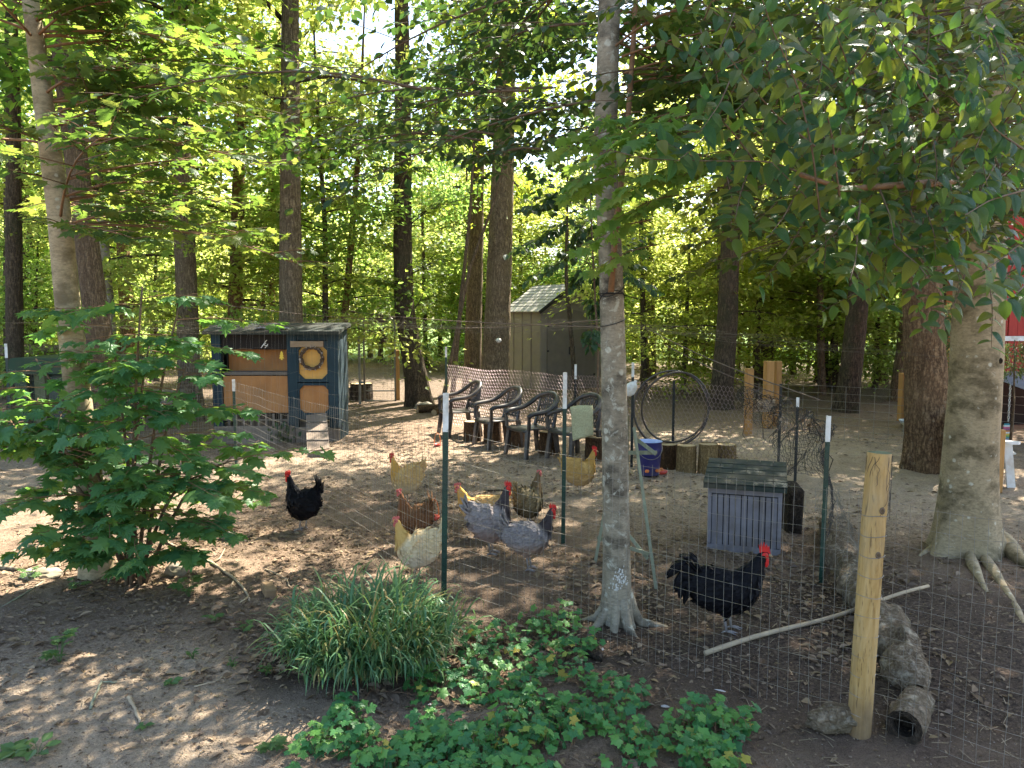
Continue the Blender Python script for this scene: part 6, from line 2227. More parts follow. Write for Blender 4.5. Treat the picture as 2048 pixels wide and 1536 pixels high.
# black net drape between the right posts
dr = empty('black_netting', tuple(GS(1600, 1000)), 'black plastic netting with caught leaves draped between the steel posts at the right', 'netting')
DO = np.array(dr.location)
pA, pB, pC = np.array(P(1480, 770, 9.9)), np.array(P(1600, 812, 8.4)), np.array(P(1655, 850, 6.0))
seg = []
cols_, rows_ = 90, 22
wr4 = np.random.default_rng(21)
grid = np.zeros((cols_, rows_, 3))
for i in range(cols_):
    u = i / (cols_ - 1)
    top = pA + (pB - pA) * (u * 2) if u < .5 else pB + (pC - pB) * (u * 2 - 1)
    drop = .30 + .55 * u + .12 * math.sin(u * 14)
    for j in range(rows_):
        v = j / (rows_ - 1)
        bun = math.sin(v * 9 + u * 21) * .05 * (1 - v * .3)
        grid[i, j] = top + np.array([bun + .18 * v * math.sin(u * 9), .06 * math.sin(u * 30 + v * 7) + .1 * v, -drop * v ** 1.25]) + wr4.normal(0, .008, 3)
grid -= DO
for i in range(cols_):
    for j in range(rows_):
        if i < cols_ - 1: seg.append([grid[i, j], grid[i + 1, j]])
        if j < rows_ - 1: seg.append([grid[i, j], grid[i, j + 1]])
tag(wire_obj('net_sheet', np.array(seg), .0021, M['net'], dr), kind='stuff')
pos = grid[wr4.integers(0, cols_, 60), wr4.integers(0, 14, 60)]
leaf_field('caught_leaves', pos, wr4.normal(0, 1, (60, 3)) - [0, 0, .8], wr4.normal(0, 1, (60, 3)), wr4.uniform(.03, .07, 60), OVAL_LO, M['litter'], dr)
for i in range(14):
    k = MB()
    p = grid[wr4.integers(0, cols_), wr4.integers(0, 10)]
    pts = [p]
    for j in range(6): pts.append(pts[-1] + wr4.normal(0, .05, 3) + [0, 0, -.07])
    k.tube(pts, .004, 4, False)
    k.build('caught_twig', M['log_dark'], dr)
# bunched net lying along the logs at the fence foot
seg = []
for i in range(70):
    u = i / 69
    p = np.array(GS(1648, 1000)) * (1 - u) + np.array(GS(1730, 1240)) * u
    for j in range(10):
        v = j / 9
        q = p + np.array([-.12 + .28 * v + .02 * math.sin(i * .9), .03 * math.sin(i * .5 + v * 5), .20 * math.sin(v * math.pi) + .05 * math.sin(i * .7 + j) + .02]) - DO
        grid[i, j] = q + wr4.normal(0, .006, 3)
for i in range(70):
    for j in range(10):
        if i < 69: seg.append([grid[i, j], grid[i + 1, j]])
        if j < 9: seg.append([grid[i, j], grid[i, j + 1]])
tag(wire_obj('bunched_net', np.array(seg), .0011, M['net_pale'], dr), kind='stuff')

# ------------------------------------------------------------------ square posts, panel fence, bowl
for (x, yb, yt_, wpx, lb) in [(1495, 870, 737, 14, 'single square orange timber post behind the nest box'), (1534, 856, 722, 16, 'left one of the paired square timber posts'), (1552, 852, 722, 12, 'right one of the paired square timber posts'), (1803, 842, 746, 13, 'square timber post beside the white bowl left of the shaggy oak'), (795, 800, 700, 10, 'square orange timber post hidden behind the gate and bent flared tree')]:
    q = GS(x, yb); s_ = wpx * q.y / F; h = float(P(x, yt_, q.y).z)
    o = MB().box((0, 0, h / 2 - .03), (s_, s_, h + .06), bev=.008).build('timber_post', M['lumber'], None)
    o.location = (q.x, q.y, 0); o.rotation_euler = (0, 0, .15); tag(o, lb, 'post')
# diagonal board + dark hinge strip between them
q = P(1534, 800, 13.6)
o = MB().box((0, 0, 0), (.5, .03, .22), bev=.005).build('gate_board', M['plank'], None); o.location = P(1530, 812, 13.7); o.rotation_euler = (0, .06, .5)
tag(o, 'short weathered board fixed low on the paired square posts', 'board')
pf = empty('panel_fence', tuple(GS(1700, 880)), 'open square galvanised wire panel fence beyond the pen at the right', 'fence')
PO = np.array(pf.location)
pp = [np.array(GS(1500, 872)), np.array(GS(1640, 880)), np.array(GS(1900, 905)), np.array(GS(2160, 935))]
pp[0][:2] = (4.0, 13.0); pp[1][:2] = (5.15, 12.7)
seg = []
for a, b in zip(pp[:-1], pp[1:]):
    L = np.linalg.norm(b - a)
    n_ = int(L / .2)
    for i in range(n_ + 1):
        p = a + (b - a) * i / n_
        seg.append([p + [0, 0, .03] - PO, p + [0, 0, .93] - PO])
    for z in (.05, .12, .2, .3, .42, .55, .68, .81, .93):
        for i in range(n_):
            seg.append([a + (b - a) * i / n_ + [0, 0, z] - PO, a + (b - a) * (i + 1) / n_ + [0, 0, z] - PO])
tag(wire_obj('wire_mesh', np.array(seg), .0035, M['galv'], pf), kind='stuff')
q = GS(1814, 852)
o = MB().lathe((0, 0, .02), [(.07, 0), (.10, .02), (.145, .085), (.15, .10), (.14, .10), (.10, .03), (.002, .022)], 24, False).build('bowl', M['enamel'], None, True)
o.location = q; tag(o, 'white enamel bowl on the ground beside the square timber post', 'bowl')

# ------------------------------------------------------------------ gate and back fence
gq = Vector((P(759, 720, 18.0).x, 18.0, 0))
gate = empty('wire_gate', tuple(gq), 'tall metal tube gate with wire infill left of the bent flared tree', 'gate')
hw = 31 * 18 / F; H_ = 2.02
k = MB()
rc = .12
pts = [(-hw, 0, .06), (-hw, 0, H_ - rc)] + [(-hw + rc - rc * math.cos(a), 0, H_ - rc + rc * math.sin(a)) for a in np.linspace(.3, 1.57, 5)] + [(hw - rc + rc * math.sin(a), 0, H_ - rc + rc * math.cos(a)) for a in np.linspace(0, 1.27, 5)] + [(hw, 0, H_ - rc), (hw, 0, .06), (-hw, 0, .06)]
k.tube(pts, .024, 8); k.build('tube_frame', M['gate_tube'], gate, True)
k = MB()
for z in (.3, 1.74): k.tube([(-hw, 0, z), (hw, 0, z)], .016, 6)
k.build('cross_bar', M['gate_tube'], gate)
seg = [[(-hw, .01, z), (hw, .01, z)] for z in np.linspace(.1, 1.95, 16)] + [[(x, .01, .08), (x, .01, 1.95)] for x in np.linspace(-hw, hw, 9)]
tag(wire_obj('wire_mesh', np.array(seg), .0028, M['galv'], gate), kind='stuff')
k = MB(); k.tube([(-hw - .11, 0, -.05), (-hw - .11, 0, 2.25)], .03, 8); k.build('gate_post', M['gate_tube'], gate)
for z in (.5, 1.6): MB().box((-hw - .055, 0, z), (.1, .04, .05)).build('hinge', M['gate_tube'], gate)
sg = MB().box((0, 0, 0), (.34, .02, .13), bev=.006).build('small_sign', M['brown_sign'], None); sg.location = P(763, 640, 17.93)
tag(sg, 'small blank brown board fixed at the top of the wire gate', 'sign')
wr5 = np.random.default_rng(4)
hb_ = empty('hanging_bundle', tuple(P(763, 652, 17.9)), 'dark dried plant bundle hanging on the gate below the brown board', 'bundle')
n_ = 60
leaf_field('leaves', np.stack([wr5.normal(0, .06, n_), wr5.normal(0, .03, n_), -wr5.uniform(0, .34, n_)], 1), np.stack([wr5.normal(0, .6, n_), wr5.normal(0, .3, n_), -np.ones(n_)], 1), wr5.normal(0, 1, (n_, 3)), wr5.uniform(.07, .15, n_), OVAL_LO, M['wreath'], hb_)
bf = empty('back_fence', (-4.6, 18.1, 0), 'rail and wire fence closing the back of the pen left of the gate', 'fence')
BO = Vector((-4.6, 18.1, 0))
for x in (612, 694):
    q = P(x, 700, 18.1); MB().tube([(q.x + 4.6, 0, -.05), (q.x + 4.6, 0, 2.3)], .028, 8).build('post', M['gate_tube'], bf)
k = MB(); k.tube([P(420, 606, 18.1) - BO, P(612, 614, 18.1) - BO, P(728, 626, 18.1) - BO, P(800, 638, 18.1) - BO], .03, 8); k.build('top_rail', M['twig'], bf)
seg = []
for z in np.linspace(.05, 2.2, 20):
    for i in range(16): seg.append([(-2.0 + i * .23, 0, z), (-2.0 + (i + 1) * .23, 0, z + .004 * math.sin(i * 3))])
for i in range(38): seg.append([(-2.0 + i * .097, 0, .02), (-2.0 + i * .097, 0, 2.2)])
tag(wire_obj('wire_mesh', np.array(seg), .002, M['galv'], bf), kind='stuff')
# far rail fence at the woods edge
rf = empty('rail_fence', (7.8, 27, 0), 'brown wooden rail fence at the sunny far edge of the woods', 'fence')
for i in range(9):
    MB().box((i * .62 - 2.2, 0, .6), (.09, .09, 1.25), (0, 0, .1 * i)).build('post', M['bark_brown'], rf)
for z in (.5, 1.05):
    MB().box((.2, -.07, z), (5.4, .04, .09), (0, .012, 0)).build('rail', M['bark_brown'], rf)
# garden timber edge beyond the gate
o = log_piece('fallen_log', 'long fallen log lying above the green plastic shelter at the left edge', Vector((-14.2, 19, 1.05)), Vector((-10.4, 19.2, 1.2)), .12, .10, M['log'], 31)

# ------------------------------------------------------------------ green plastic shelter at the left
gs = Vector((P(130, 800, 13.2).x, 13.2, 0)); gs.z = S1(gs.x, gs.y)
sh_ = empty('plastic_shelter', tuple(gs), 'dark green moulded plastic shelter with rounded roof behind the pale maple trunk', 'shelter')


def rounded_slab(x0, x1, y0, y1, z0, z1, r=.14, n=6):
    k = MB()
    prof = []
    for cx_, cz_, a0 in ((x1 - r, z1 - r, 0), (x0 + r, z1 - r, math.pi / 2)):
        for i in range(n + 1):
            a = a0 + i * math.pi / 2 / n
            prof.append((cx_ + r * math.cos(a), cz_ + r * math.sin(a)))
    prof += [(x0, z0), (x1, z0)]
    k.prism([(x, y0, z) for x, z in prof], (0, y0, 0), (0, y1, 0))
    return k


rounded_slab(-.9, .82, -.12, 1.3, 1.08, 1.36, .12).build('roof', M['green_shell'], sh_)
for x0, x1 in ((-.86, -.66), (-.52, -.34)):
    rounded_slab(x0, x1, 0, .1, -.02, 1.1, .05).build('pillar', M['olive_shell'] if x0 > -.6 else M['green_shell'], sh_)
rounded_slab(-.3, .1, .04, .12, 0, 1.06, .15).build('doorway', M['green_dark'], sh_)
rounded_slab(.14, .8, 0, 1.1, -.02, 1.02, .1).build('wall_panel', M['green_shell'], sh_)
MB().box((-.28, .6, .54), (1.1, .9, 1.04)).build('back_wall', M['green_dark'], sh_)
for x in (.3, .46, .62): MB().box((x, -.008, .5), (.02, .02, .8), bev=.004).build('rib', M['green_dark'], sh_)
tw = P(330, 770, 14.5)
o = MB().lathe((0, 0, 0), [(.36, 0), (.36, .62), (.3, .66), (.002, .67)], 24).build('pale_tub', M['shed_tan'], None, True)
o.location = (tw.x, tw.y, S1(tw.x, tw.y)); tag(o, 'pale beige tub half hidden behind the maple sapling leaves left of the coop', 'tub')
# fine mesh panel between shelter and coop
mp_ = empty('mesh_panel', tuple(GS(300, 900)), 'small square wire mesh panel behind the maple sapling left of the coop', 'fence')
MO = np.array(mp_.location)
seg = []
a, b = np.array(GS(215, 905)), np.array(P(425, 870, 12.3)); b[2] = 0
for z in np.linspace(.03, 1.5, 26):
    for i in range(14): seg.append([a + (b - a) * i / 14 + [0, 0, z] - MO, a + (b - a) * (i + 1) / 14 + [0, 0, z] - MO])
for i in range(61): seg.append([a + (b - a) * i / 60 + [0, 0, .02] - MO, a + (b - a) * i / 60 + [0, 0, 1.52] - MO])
tag(wire_obj('wire_mesh', np.array(seg), .002, M['galv'], mp_), kind='stuff')
t_post(mp_, a, 1.55, .0, 'post_black', origin=MO)

# ------------------------------------------------------------------ red barn with awning, wind chime, white chair
by = 13.2
bx0 = P(1888, 700, by).x
barn = empty('red_barn', (bx0, by, 0), 'red board barn with white trim and a tin awning at the right edge', 'barn')
for i in range(4):
    MB().box((.05 + i * .115, 0, 1.5), (.108, .03, 3.1), bev=.004).build('board', M['barn_orange'], barn)
bh = P(0, 747, by).z
for i in range(26):
    x = .53 + i * .16
    z0 = float(P(0, 745, by).z) if x > .62 else 0
    MB().box((x, .012 * (i % 2), (z0 + 4.2) / 2), (.152, .03, 4.2 - z0), bev=.004).build('board', M['barn_red'], barn)
zt_ = float(P(0, 677, by).z)
MB().box((2.3, -.035, zt_), (3.7, .03, .085), bev=.004).build('white_trim', M['white_paint'], barn)
MB().box((2.6, 1.3, .5), (4.2, .05, 1.3)).build('inner_wall', M['dark'], barn)
MB().box((.6, .66, .5), (.05, 1.2, 1.4)).build('inner_wall', M['dark'], barn)
for x in (1.55, 3.2): MB().box((x, -.9, .5), (.12, .12, 1.3), bev=.01).build('awning_post', M['dark'], barn)
k = MB()
V = []
zA0, zA1 = .93, 1.12
for r0, (yy, zz) in enumerate(((-1.25, zA0), (.0, zA1))):
    for i in range(61):
        V.append((.62 + i * .05, yy, zz + .012 * (1 if i % 2 else -1)))
V2 = [(x, y, z - .006) for x, y, z in V]
Fs = [(i, i + 1, 62 + i, 61 + i) for i in range(60)]
k.add(V + V2, Fs + [(122 + a, 122 + d_, 122 + c_, 122 + b_) for a, b_, c_, d_ in Fs])
k.build('tin_awning', M['tin'], barn)
k = MB()
V = []
for yy, zz in ((-.55, 2.35), (.0, 2.95)):
    for i in range(13): V.append((-.12 + i * .05, yy, zz + .012 * (1 if i % 2 else -1)))
k.add(V, [(i, i + 1, 14 + i, 13 + i) for i in range(12)])
k.build('side_roof', M['tin'], barn)
# wind chime
wq = P(2021, 768, by - 1.3)
wc_ = empty('wind_chime', tuple(wq), 'chain hung wind chime with rainbow coloured bars before the dark barn opening', 'wind chime')
k = MB()
s_ = (by - 1.3) / F
for i in range(13):
    z = -.03 - i * .0455
    ring = [(.014 * math.cos(a) * (1 if i % 2 else .15), .014 * math.cos(a) * (.15 if i % 2 else 1), z + .027 * math.sin(a)) for a in np.linspace(0, 6.283, 11)]
    k.tube(ring, .0055, 5, False)
k.build('chain', M['chain'], wc_)
cols = ['teal', 'white', 'pink', 'purple', 'orange', 'white', 'yellow', 'lime', 'teal', 'blue']
for i, cn_ in enumerate(cols):
    z = -.64 - i * .027
    MB().box((-.02 - i * .002, 0, z), (.085 + i * .009, .02, .023), bev=.003).build('bar', M['bar_' + cn_], wc_)
k = MB(); k.tube([(-.04, 0, -.92), (-.04, 0, -1.02)], .004, 4); k.build('cord', M['chain'], wc_)
MB().lathe((-.04, 0, -1.1), [(.03, 0), (.022, .04), (.004, .08)], 12).build('clapper', M['chain'], wc_)
# white slatted garden bench: faces right, mostly behind the beech
wq = GS(2018, 975)
wch = empty('garden_bench', (wq.x - .087, wq.y + .62, wq.z), 'white wooden slatted garden bench mostly hidden behind the beech trunk', 'bench', None, -.36)
for sy in (-1, 1):
    MB().beam((.32, .55 * sy, 0), (.26, .55 * sy, .53), .05, .085, (1, 0, 0)).build('front_leg', M['chair_white'], wch)
    MB().beam((-.2, .55 * sy, 0), (-.14, .55 * sy, .53), .05, .085, (1, 0, 0)).build('rear_leg', M['chair_white'], wch)
    k = MB(); k.prism([(-.22, .51 * sy, .53), (.28, .49 * sy, .53), (.36, .51 * sy, .53), (.39, .555 * sy, .53), (.36, .60 * sy, .53), (.28, .62 * sy, .53), (-.22, .60 * sy, .53)], (0, 0, 0), (0, 0, .032)); k.build('arm', M['chair_white'], wch)
    MB().beam((.31, .50 * sy, .34), (-.2, .50 * sy, .27), .025, .10, (0, 0, 1)).build('side_rail', M['chair_white'], wch)
MB().box((.29, 0, .25), (.03, 1.06, .05)).build('stretcher', M['chair_white'], wch)
for i in range(5):
    MB().box((.31 - i * .105, 0, .405 - i * .016), (.092, 1.08, .02), (0, -.15, 0), bev=.004).build('seat_slat', M['chair_white'], wch)
for i in range(9):
    y = -.48 + i * .12
    MB().beam((-.14, y, .28), (-.24, y, .82), .09, .02, (1, 0, 0)).build('back_slat', M['chair_white'], wch)
o = MB().box((0, 0, .35), (.07, .07, .8), bev=.01).build('timber_stake', M['lumber'], None); o.location = GS(1996, 985)
tag(o, 'narrow orange timber stake touching the right side of the beech trunk', 'stake')
# small mirror ball on the oak
k = MB(); k.lathe((0, 0, 0), [(.002, -.06), (.05, -.04), (.07, 0), (.05, .04), (.002, .06)], 16)
o = k.build('hanging_cup', M['plastic_white'], None, True); o.location = P(997, 681, 17.75)
tag(o, 'small white cup fixed on the big tan oak trunk', 'cup')
# ------------------------------------------------------------------ chickens
def feather_mat(name, c1, c2, neck=None, gloss=.6, under=None, sheen=None):
    m, t, out = _new(name)
    tc = N(t, 'ShaderNodeTexCoord')
    mp = N(t, 'ShaderNodeMapping'); mp.inputs['Scale'].default_value = (1.0, 1.6, 1.8)
    t.links.new(tc.outputs['Object'], mp.inputs['Vector'])
    vo = N(t, 'ShaderNodeTexVoronoi'); vo.inputs['Scale'].default_value = 46
    t.links.new(mp.outputs[0], vo.inputs['Vector'])
    n1 = noise(t, mp.outputs[0], 14, 5, .6)
    f = mathn(t, 'ADD', mathn(t, 'MULTIPLY', vo.outputs['Distance'], .6), mathn(t, 'MULTIPLY', n1, .7))
    col = ramp(t, f, [(.3, c1), (.8, c2)])
    sp = N(t, 'ShaderNodeSeparateXYZ'); t.links.new(tc.outputs['Object'], sp.inputs[0])
    if under is not None:
        col = mixc(t, ramp(t, mathn(t, 'ADD', sp.outputs[2], mathn(t, 'MULTIPLY', n1, .06)), [(.17, .85), (.23, 0.0)]), col, under)
    if neck is not None:
        k = mathn(t, 'ADD', mathn(t, 'ADD', sp.outputs[2], mathn(t, 'MULTIPLY', sp.outputs[0], .9)), mathn(t, 'MULTIPLY', n1, .05))
        col = mixc(t, ramp(t, k, [(.375, 0.0), (.42, .95)]), col, neck)
    finish(t, out, col, gloss, f, .5, .008, .07)
    return m


FE = {
    'black': feather_mat('feather_black', (.004, .004, .005), (.009, .009, .011), None, .5),
    'buff': feather_mat('feather_buff', (.46, .27, .085), (.60, .40, .17), (.55, .30, .07), .7, (.60, .46, .27)),
    'pale': feather_mat('feather_pale_buff', (.58, .42, .20), (.66, .52, .31), (.56, .34, .10), .7, (.66, .55, .38)),
    'gold': feather_mat('feather_gold', (.38, .22, .06), (.50, .32, .11), (.42, .24, .06), .7, (.46, .31, .14)),
    'brown': feather_mat('feather_brown', (.10, .045, .02), (.20, .10, .045), (.16, .07, .03), .6, (.07, .035, .02)),
    'olive': feather_mat('feather_olive', (.13, .10, .05), (.20, .155, .08), (.12, .08, .04), .6, (.09, .07, .04)),
    'blue': feather_mat('feather_blue_grey', (.19, .165, .155), (.33, .285, .265), (.045, .035, .035), .65, (.36, .26, .22)),
    'slate': feather_mat('feather_slate', (.155, .135, .13), (.26, .23, .215), (.04, .03, .03), .65, (.33, .22, .15)),
}
M['comb'] = mat('comb_red', (.62, .025, .02), (.48, .02, .018), 30, .5, .3)
M['comb_pale'] = mat('comb_pink', (.55, .13, .11), (.45, .1, .09), 30, .5, .3)
M['beak'] = mat('beak', (.35, .24, .12), (.25, .16, .08), 20, .5, .1)
M['shank'] = mat('shank', (.30, .27, .25), (.2, .18, .17), 40, .6, .3)
M['shank_yellow'] = mat('shank_pale', (.42, .34, .24), (.3, .24, .16), 40, .6, .3)
M['eye'] = mat('eye', (.30, .10, .02), (.2, .06, .01), 5, .15, 0, spec=.6)


def loft(spine, n=20):
    """spine rows: x, z, half height, half width -> closed shell"""
    sp_ = np.array(spine, float)
    m = len(sp_)
    s = np.linspace(0, m - 1, (m - 1) * 5 + 1)
    q = np.stack([np.interp(s, np.arange(m), sp_[:, i]) for i in range(4)], 1)
    for _ in range(4): q[1:-1] = (q[:-2] + 2 * q[1:-1] + q[2:]) / 4
    pts = np.stack([q[:, 0], q[:, 0] * 0, q[:, 1]], 1)
    T = np.gradient(pts, axis=0); T /= np.linalg.norm(T, axis=1)[:, None] + 1e-9
    side = np.array([0, 1.0, 0])
    upv = np.cross(side[None], T) * -1
    upv = np.cross(T, side[None]) * 1.0
    th = np.linspace(0, 2 * math.pi, n, endpoint=False)
    V = pts[:, None] + np.cos(th)[None, :, None] * q[:, 3][:, None, None] * side + np.sin(th)[None, :, None] * q[:, 2][:, None, None] * upv[:, None]
    mm = len(q)
    Fs = [(i * n + j, i * n + (j + 1) % n, (i + 1) * n + (j + 1) % n, (i + 1) * n + j) for i in range(mm - 1) for j in range(n)]
    Fs += [tuple(range(n - 1, -1, -1)), tuple((mm - 1) * n + j for j in range(n))]
    return V.reshape(-1, 3), Fs


def body_mesh(spines, seed, vox=.0075, rough_=.006):
    k = MB()
    for s_, off in spines:
        V, Fs = loft(s_)
        V = V + np.array([0, off, 0])
        k.add(V, Fs)
    me = k.mesh('body')
    ob = bpy.data.objects.new('tmp', me); COL.objects.link(ob)
    md = ob.modifiers.new('r', 'REMESH'); md.mode = 'VOXEL'; md.voxel_size = vox
    m2 = ob.modifiers.new('s', 'SMOOTH'); m2.iterations = 4; m2.factor = .5
    dg = bpy.context.evaluated_depsgraph_get()
    out = bpy.data.meshes.new_from_object(ob.evaluated_get(dg))
    bpy.data.objects.remove(ob); bpy.data.meshes.remove(me)
    n_ = len(out.vertices)
    co = np.zeros(n_ * 3, np.float32); out.vertices.foreach_get('co', co); co = co.reshape(-1, 3).astype(float)
    no = np.zeros(n_ * 3, np.float32); out.vertices.foreach_get('normal', no); no = no.reshape(-1, 3).astype(float)
    d = (fbm(co * np.array([22, 30, 34]) + seed, 3, seed) - .5) * 2 * rough_
    co = co + no * d[:, None]
    out.vertices.foreach_set('co', co.astype(np.float32).ravel())
    out.polygons.foreach_set('use_smooth', np.full(len(out.polygons), True))
    out.update()
    return out, co, no


def chicken(name, label, foot, rz, sc, mat_, spine, comb='comb', comb_h=.028, wattle=.03, tail=None, seed=1, thigh=True, legs=((.02, .035), (-.02, -.035)), leg_m='shank', rooster=False, hip=None, feathers=380, cat='hen', group='hens in the pen', sx=.84, sz=1.13):
    ro = empty(name, tuple(foot), label, cat, group, rz)
    ro.scale = (sc * sx, sc * .95, sc * sz)
    sp_ = [(spine, 0)]
    if thigh:
        for (lx, ly) in legs:
            sp_.append(([(lx - .015, .24, .045, .035), (lx - .01, .18, .055, .04), (lx, .13, .042, .034), (lx, .095, .022, .018), (lx, .085, .012, .01)], ly * .95))
    me, co, no = body_mesh(sp_, seed)
    me.materials.append(FE[mat_])
    b = bpy.data.objects.new('body', me); COL.objects.link(b); b.parent = ro
    # overlapping contour feathers
    r = np.random.default_rng(seed + 40)
    hx_, hz_ = spine[-1][0], spine[-1][1]
    ok = np.where((np.hypot(co[:, 0] - hx_, co[:, 2] - hz_) > .085) & (co[:, 2] > .11))[0]
    pk = r.choice(ok, min(feathers, len(ok)), replace=False)
    P0, N0 = co[pk], no[pk]
    back = np.array([-1.0, 0, -.25])[None].repeat(len(pk), 0)
    nk = (P0[:, 0] > .07) & (P0[:, 2] > .24)
    back[nk] = [-.35, 0, -1.0]
    back = back - N0 * (back * N0).sum(1)[:, None]
    yd = norm(back) + N0 * .22 + r.normal(0, .12, P0.shape)
    V, Fc, _u = OVAL_LO
    fo = leaf_field('feathers', P0 - N0 * .002, yd, N0, r.uniform(.035, .065, len(pk)), (V * np.array([.75, 1, .25]), Fc, None), FE[mat_], ro)
    fo['kind'] = 'stuff'
    # wings: folded coverts and flight feathers along each flank
    sh_x, sh_z = spine[5][0] - .01, spine[5][1] + .035
    for sy in (1, -1):
        wv = []
        for row, (n_w, L_w, z_w) in enumerate(((6, .16, -.03), (7, .11, .0), (7, .075, .028))):
            for i_w in range(n_w):
                u_w = i_w / (n_w - 1)
                wv.append((sh_x - .02 - u_w * .085 * (1 + .2 * row), sy * (.098 + .006 * row - .014 * u_w), sh_z + z_w - .05 * (u_w - .4) ** 2 + r.normal(0, .004), L_w * (1 - .15 * u_w)))
        wv = np.array(wv)
        ydw = np.stack([-np.ones(len(wv)), np.full(len(wv), -sy * .18), r.normal(-.16, .07, len(wv))], 1)
        wo_ = leaf_field('wing', wv[:, :3], ydw, np.array([[.05, sy, .25]]).repeat(len(wv), 0) + r.normal(0, .06, (len(wv), 3)), wv[:, 3], (V * np.array([.55, 1, .35]), Fc, None), FE[mat_], ro)
    # tail feathers
    if tail:
        for i, (x0, z0, x1, z1, x2, z2, wd) in enumerate(tail):
            for q in range(3):
                yo = (q - 1) * .022
                pts = np.array([(x0, yo * .4, z0), ((x0 + x1) / 2, yo * .8, (z0 + z1) / 2), (x1, yo, z1), ((x1 + x2) / 2, yo * 1.2, (z1 + z2) / 2), (x2, yo * 1.5, z2)])
                pts += r.normal(0, .004, pts.shape)
                k = MB(); k.tube(pts, np.array([.5, .9, 1, .8, .18]) * wd, 6, True, .22)
                k.build('tail_feather', FE[mat_], ro, True)
    # head furniture
    hx, hz = hx_ - .028, hz_
    k = MB()
    nn = 5
    prof = [(hx - .03, hz + .012)]
    for i in range(nn):
        u = i / (nn - 1)
        prof.append((hx - .038 + .062 * u, hz + .022 + comb_h * (.65 + .5 * math.sin(math.pi * min(1, u + .12)))))
        if i < nn - 1: prof.append((hx - .030 + .062 * u, hz + .022 + comb_h * .45))
    prof += [(hx + .033, hz + .008)]
    k.prism([(x, -.0035, z) for x, z in prof], (0, -.0035, 0), (0, .0035, 0))
    k.build('comb', M[comb], ro)
    k = MB()
    for sy in (1, -1):
        V, Fs = loft([(hx + .012, hz - .006, .008, .004), (hx + .012, hz - .012 - wattle * .4, .012, .006), (hx + .010, hz - .012 - wattle * .8, .012, .006), (hx + .008, hz - .014 - wattle, .005, .003)], 8)
        k.add(V + np.array([0, .010 * sy, 0]), Fs)
    k.build('wattle', M[comb], ro, True)
    for sy in (1, -1):
        k = MB(); k.lathe((0, 0, 0), [(.003, -.004), (.019, 0), (.021, .003), (.014, .005), (.002, .006)], 12)
        o = k.build('face_skin', M[comb], ro, True); o.location = (hx - .003, .0165 * sy, hz + .001); o.rotation_euler = (-math.pi / 2 * sy, 0, 0)
        k = MB(); k.lathe((0, 0, 0), [(.001, -.003), (.0045, 0), (.003, .003), (.0005, .004)], 10)
        o = k.build('eye', M['eye'], ro, True); o.location = (hx + .002, .0225 * sy, hz + .006); o.rotation_euler = (-math.pi / 2 * sy, 0, 0)
    k = MB(); k.tube([(hx + .016, 0, hz + .001), (hx + .036, 0, hz - .002), (hx + .05, 0, hz - .011)], [.0105, .0075, .0015], 8); k.build('beak', M['beak'], ro, True)
    for (lx, ly) in legs:
        k = MB()
        k.tube([(lx, ly, .115), (lx - .008, ly, .085), (lx + .004, ly, .012)], [.010, .0075, .0075], 8)
        for a, L in ((-.5, .06), (0, .07), (.5, .06), (math.pi - .2, .03)):
            k.tube([(lx + .004, ly, .014), (lx + .004 + L * .5 * math.cos(a), ly + L * .5 * math.sin(a), .011), (lx + .004 + L * math.cos(a), ly + L * math.sin(a), .003)], [.0065, .005, .002], 6)
        k.build('leg', M[leg_m], ro, True)
    return ro


HEN_UP = [(-.235, .335, .012, .008), (-.20, .315, .05, .028), (-.15, .27, .10, .06), (-.09, .23, .125, .088), (-.01, .205, .135, .104), (.06, .21, .13, .10), (.105, .24, .10, .08), (.13, .285, .07, .058), (.15, .335, .042, .037), (.163, .375, .031, .027), (.178, .40, .027, .023), (.203, .405, .018, .016), (.213, .402, .008, .008)]
HEN_TALL = [(-.20, .36, .012, .008), (-.17, .33, .05, .028), (-.13, .275, .10, .06), (-.07, .23, .125, .088), (0, .205, .135, .104), (.055, .22, .128, .098), (.088, .26, .10, .078), (.108, .315, .07, .058), (.125, .37, .042, .037), (.137, .41, .031, .027), (.152, .437, .027, .023), (.177, .442, .018, .016), (.187, .439, .008, .008)]
HEN_LEAN = [(-.26, .285, .012, .008), (-.22, .275, .045, .028), (-.16, .25, .08, .055), (-.09, .225, .105, .08), (-.01, .21, .115, .096), (.07, .215, .108, .09), (.12, .24, .08, .07), (.155, .285, .055, .048), (.175, .33, .04, .035), (.19, .365, .03, .027), (.208, .385, .027, .023), (.233, .388, .018, .016), (.243, .385, .008, .008)]
ROO = [(-.21, .37, .02, .012), (-.18, .345, .075, .03), (-.14, .30, .12, .06), (-.08, .26, .135, .085), (-.01, .235, .14, .10), (.06, .245, .135, .098), (.11, .29, .108, .08), (.145, .345, .08, .06), (.175, .395, .05, .042), (.195, .435, .036, .03), (.212, .46, .028, .024), (.237, .465, .019, .017), (.248, .462, .008, .008)]
TAIL_HEN = [(-.18, .30, -.225, .37, -.23, .42, .034), (-.17, .29, -.235, .345, -.265, .39, .034), (-.17, .27, -.24, .315, -.28, .345, .03)]
TAIL_UP = [(-.15, .30, -.175, .38, -.155, .46, .03), (-.16, .29, -.205, .37, -.20, .44, .03), (-.17, .28, -.225, .34, -.24, .40, .028)]
TAIL_ROO = [(-.16, .34, -.25, .43, -.33, .40, .03), (-.16, .34, -.22, .45, -.30, .46, .03), (-.16, .32, -.28, .40, -.37, .33, .03), (-.15, .33, -.20, .44, -.24, .47, .03), (-.17, .30, -.28, .33, -.32, .25, .028), (-.18, .30, -.27, .29, -.29, .20, .026), (-.17, .28, -.245, .24, -.26, .165, .024)]


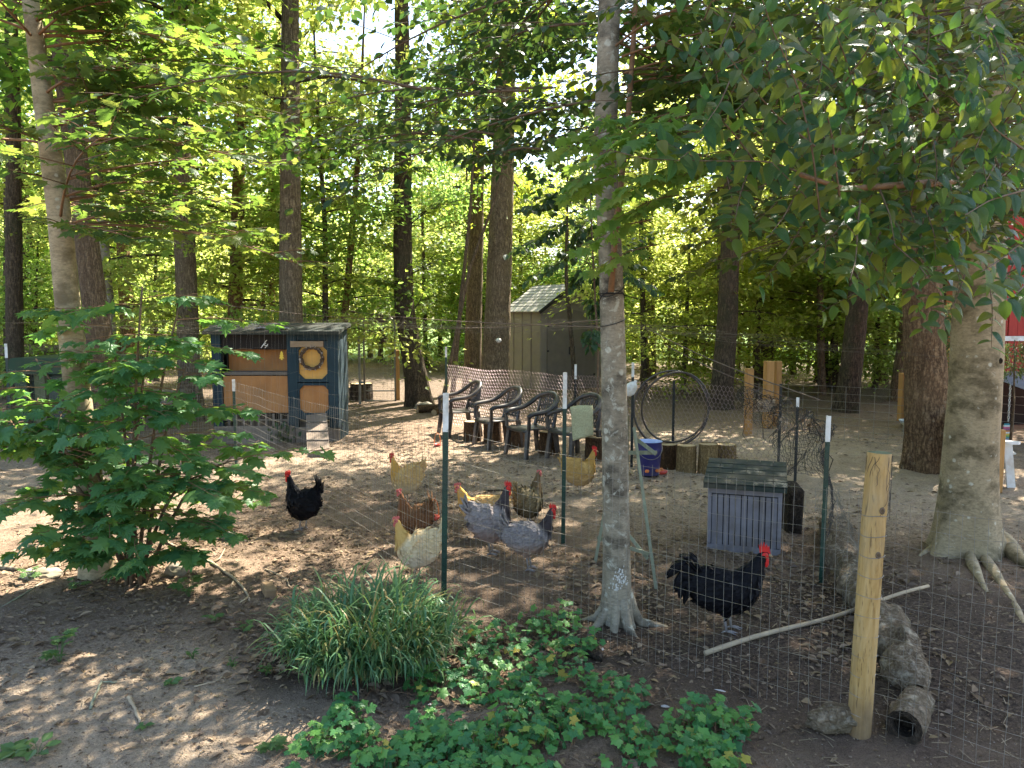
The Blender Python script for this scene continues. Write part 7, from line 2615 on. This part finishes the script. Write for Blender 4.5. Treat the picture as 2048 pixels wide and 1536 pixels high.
def at_px(x, y): return GS(x, y)


chicken('chicken', 'glossy black hen with upright tail standing alone left of the flock', at_px(606, 1058), math.pi - .1, 1.06, 'black', HEN_TALL, 'comb', .03, .03, TAIL_UP, 1)
chicken('chicken', 'golden buff hen with raised head at the back of the left group', at_px(812, 1006), math.pi + .15, 1.08, 'buff', HEN_UP, 'comb', .026, .03, TAIL_HEN, 2, leg_m='shank_yellow', sx=.78, sz=1.2)
chicken('chicken', 'dark brown hen with golden neck half hidden behind the pale buff hen', at_px(828, 1090), math.pi + .1, .98, 'brown', HEN_TALL, 'comb_pale', .012, .012, TAIL_UP, 3)
chicken('chicken', 'pale buff hen nearest the fence behind the grass clump', at_px(834, 1158), math.pi + .1, 1.04, 'pale', HEN_UP, 'comb_pale', .016, .02, TAIL_HEN, 4, leg_m='shank_yellow')
chicken('chicken', 'golden buff hen striding left behind the two grey hens', at_px(962, 1074), math.pi + .05, 1.12, 'buff', HEN_LEAN, 'comb_pale', .02, .022, TAIL_HEN, 5, legs=((.0, .035), (-.05, -.035)), leg_m='shank_yellow', sx=.92, sz=1.1)
chicken('chicken', 'blue-grey hen with dark head and sunlit back, left of the two grey hens', at_px(982, 1108), .25, 1.16, 'blue', HEN_TALL, 'comb', .03, .035, TAIL_HEN, 6)
chicken('chicken', 'slate grey hen with dark head right of the two grey hens, nearest the fence', at_px(1058, 1140), .2, 1.12, 'slate', HEN_LEAN, 'comb', .03, .038, TAIL_HEN, 7)
chicken('chicken', 'olive brown hen turned half away behind the grey hens', at_px(1058, 1055), .75, 1.05, 'olive', HEN_TALL, 'comb_pale', .010, .01, TAIL_HEN, 8)
chicken('chicken', 'golden hen looking right, standing between the green post and the lichen tree', at_px(1160, 988), .15, 1.12, 'gold', HEN_UP, 'comb', .03, .03, TAIL_HEN, 9, leg_m='shank_yellow')
chicken('rooster', 'big black rooster with bright red comb and wattles before the grey nest box', at_px(1452, 1262), -.05, 1.08, 'black', ROO, 'comb', .052, .055, TAIL_ROO, 10, legs=((.035, .04), (-.01, -.04)), feathers=420, cat='rooster', group=None, sx=1.0, sz=1.04)
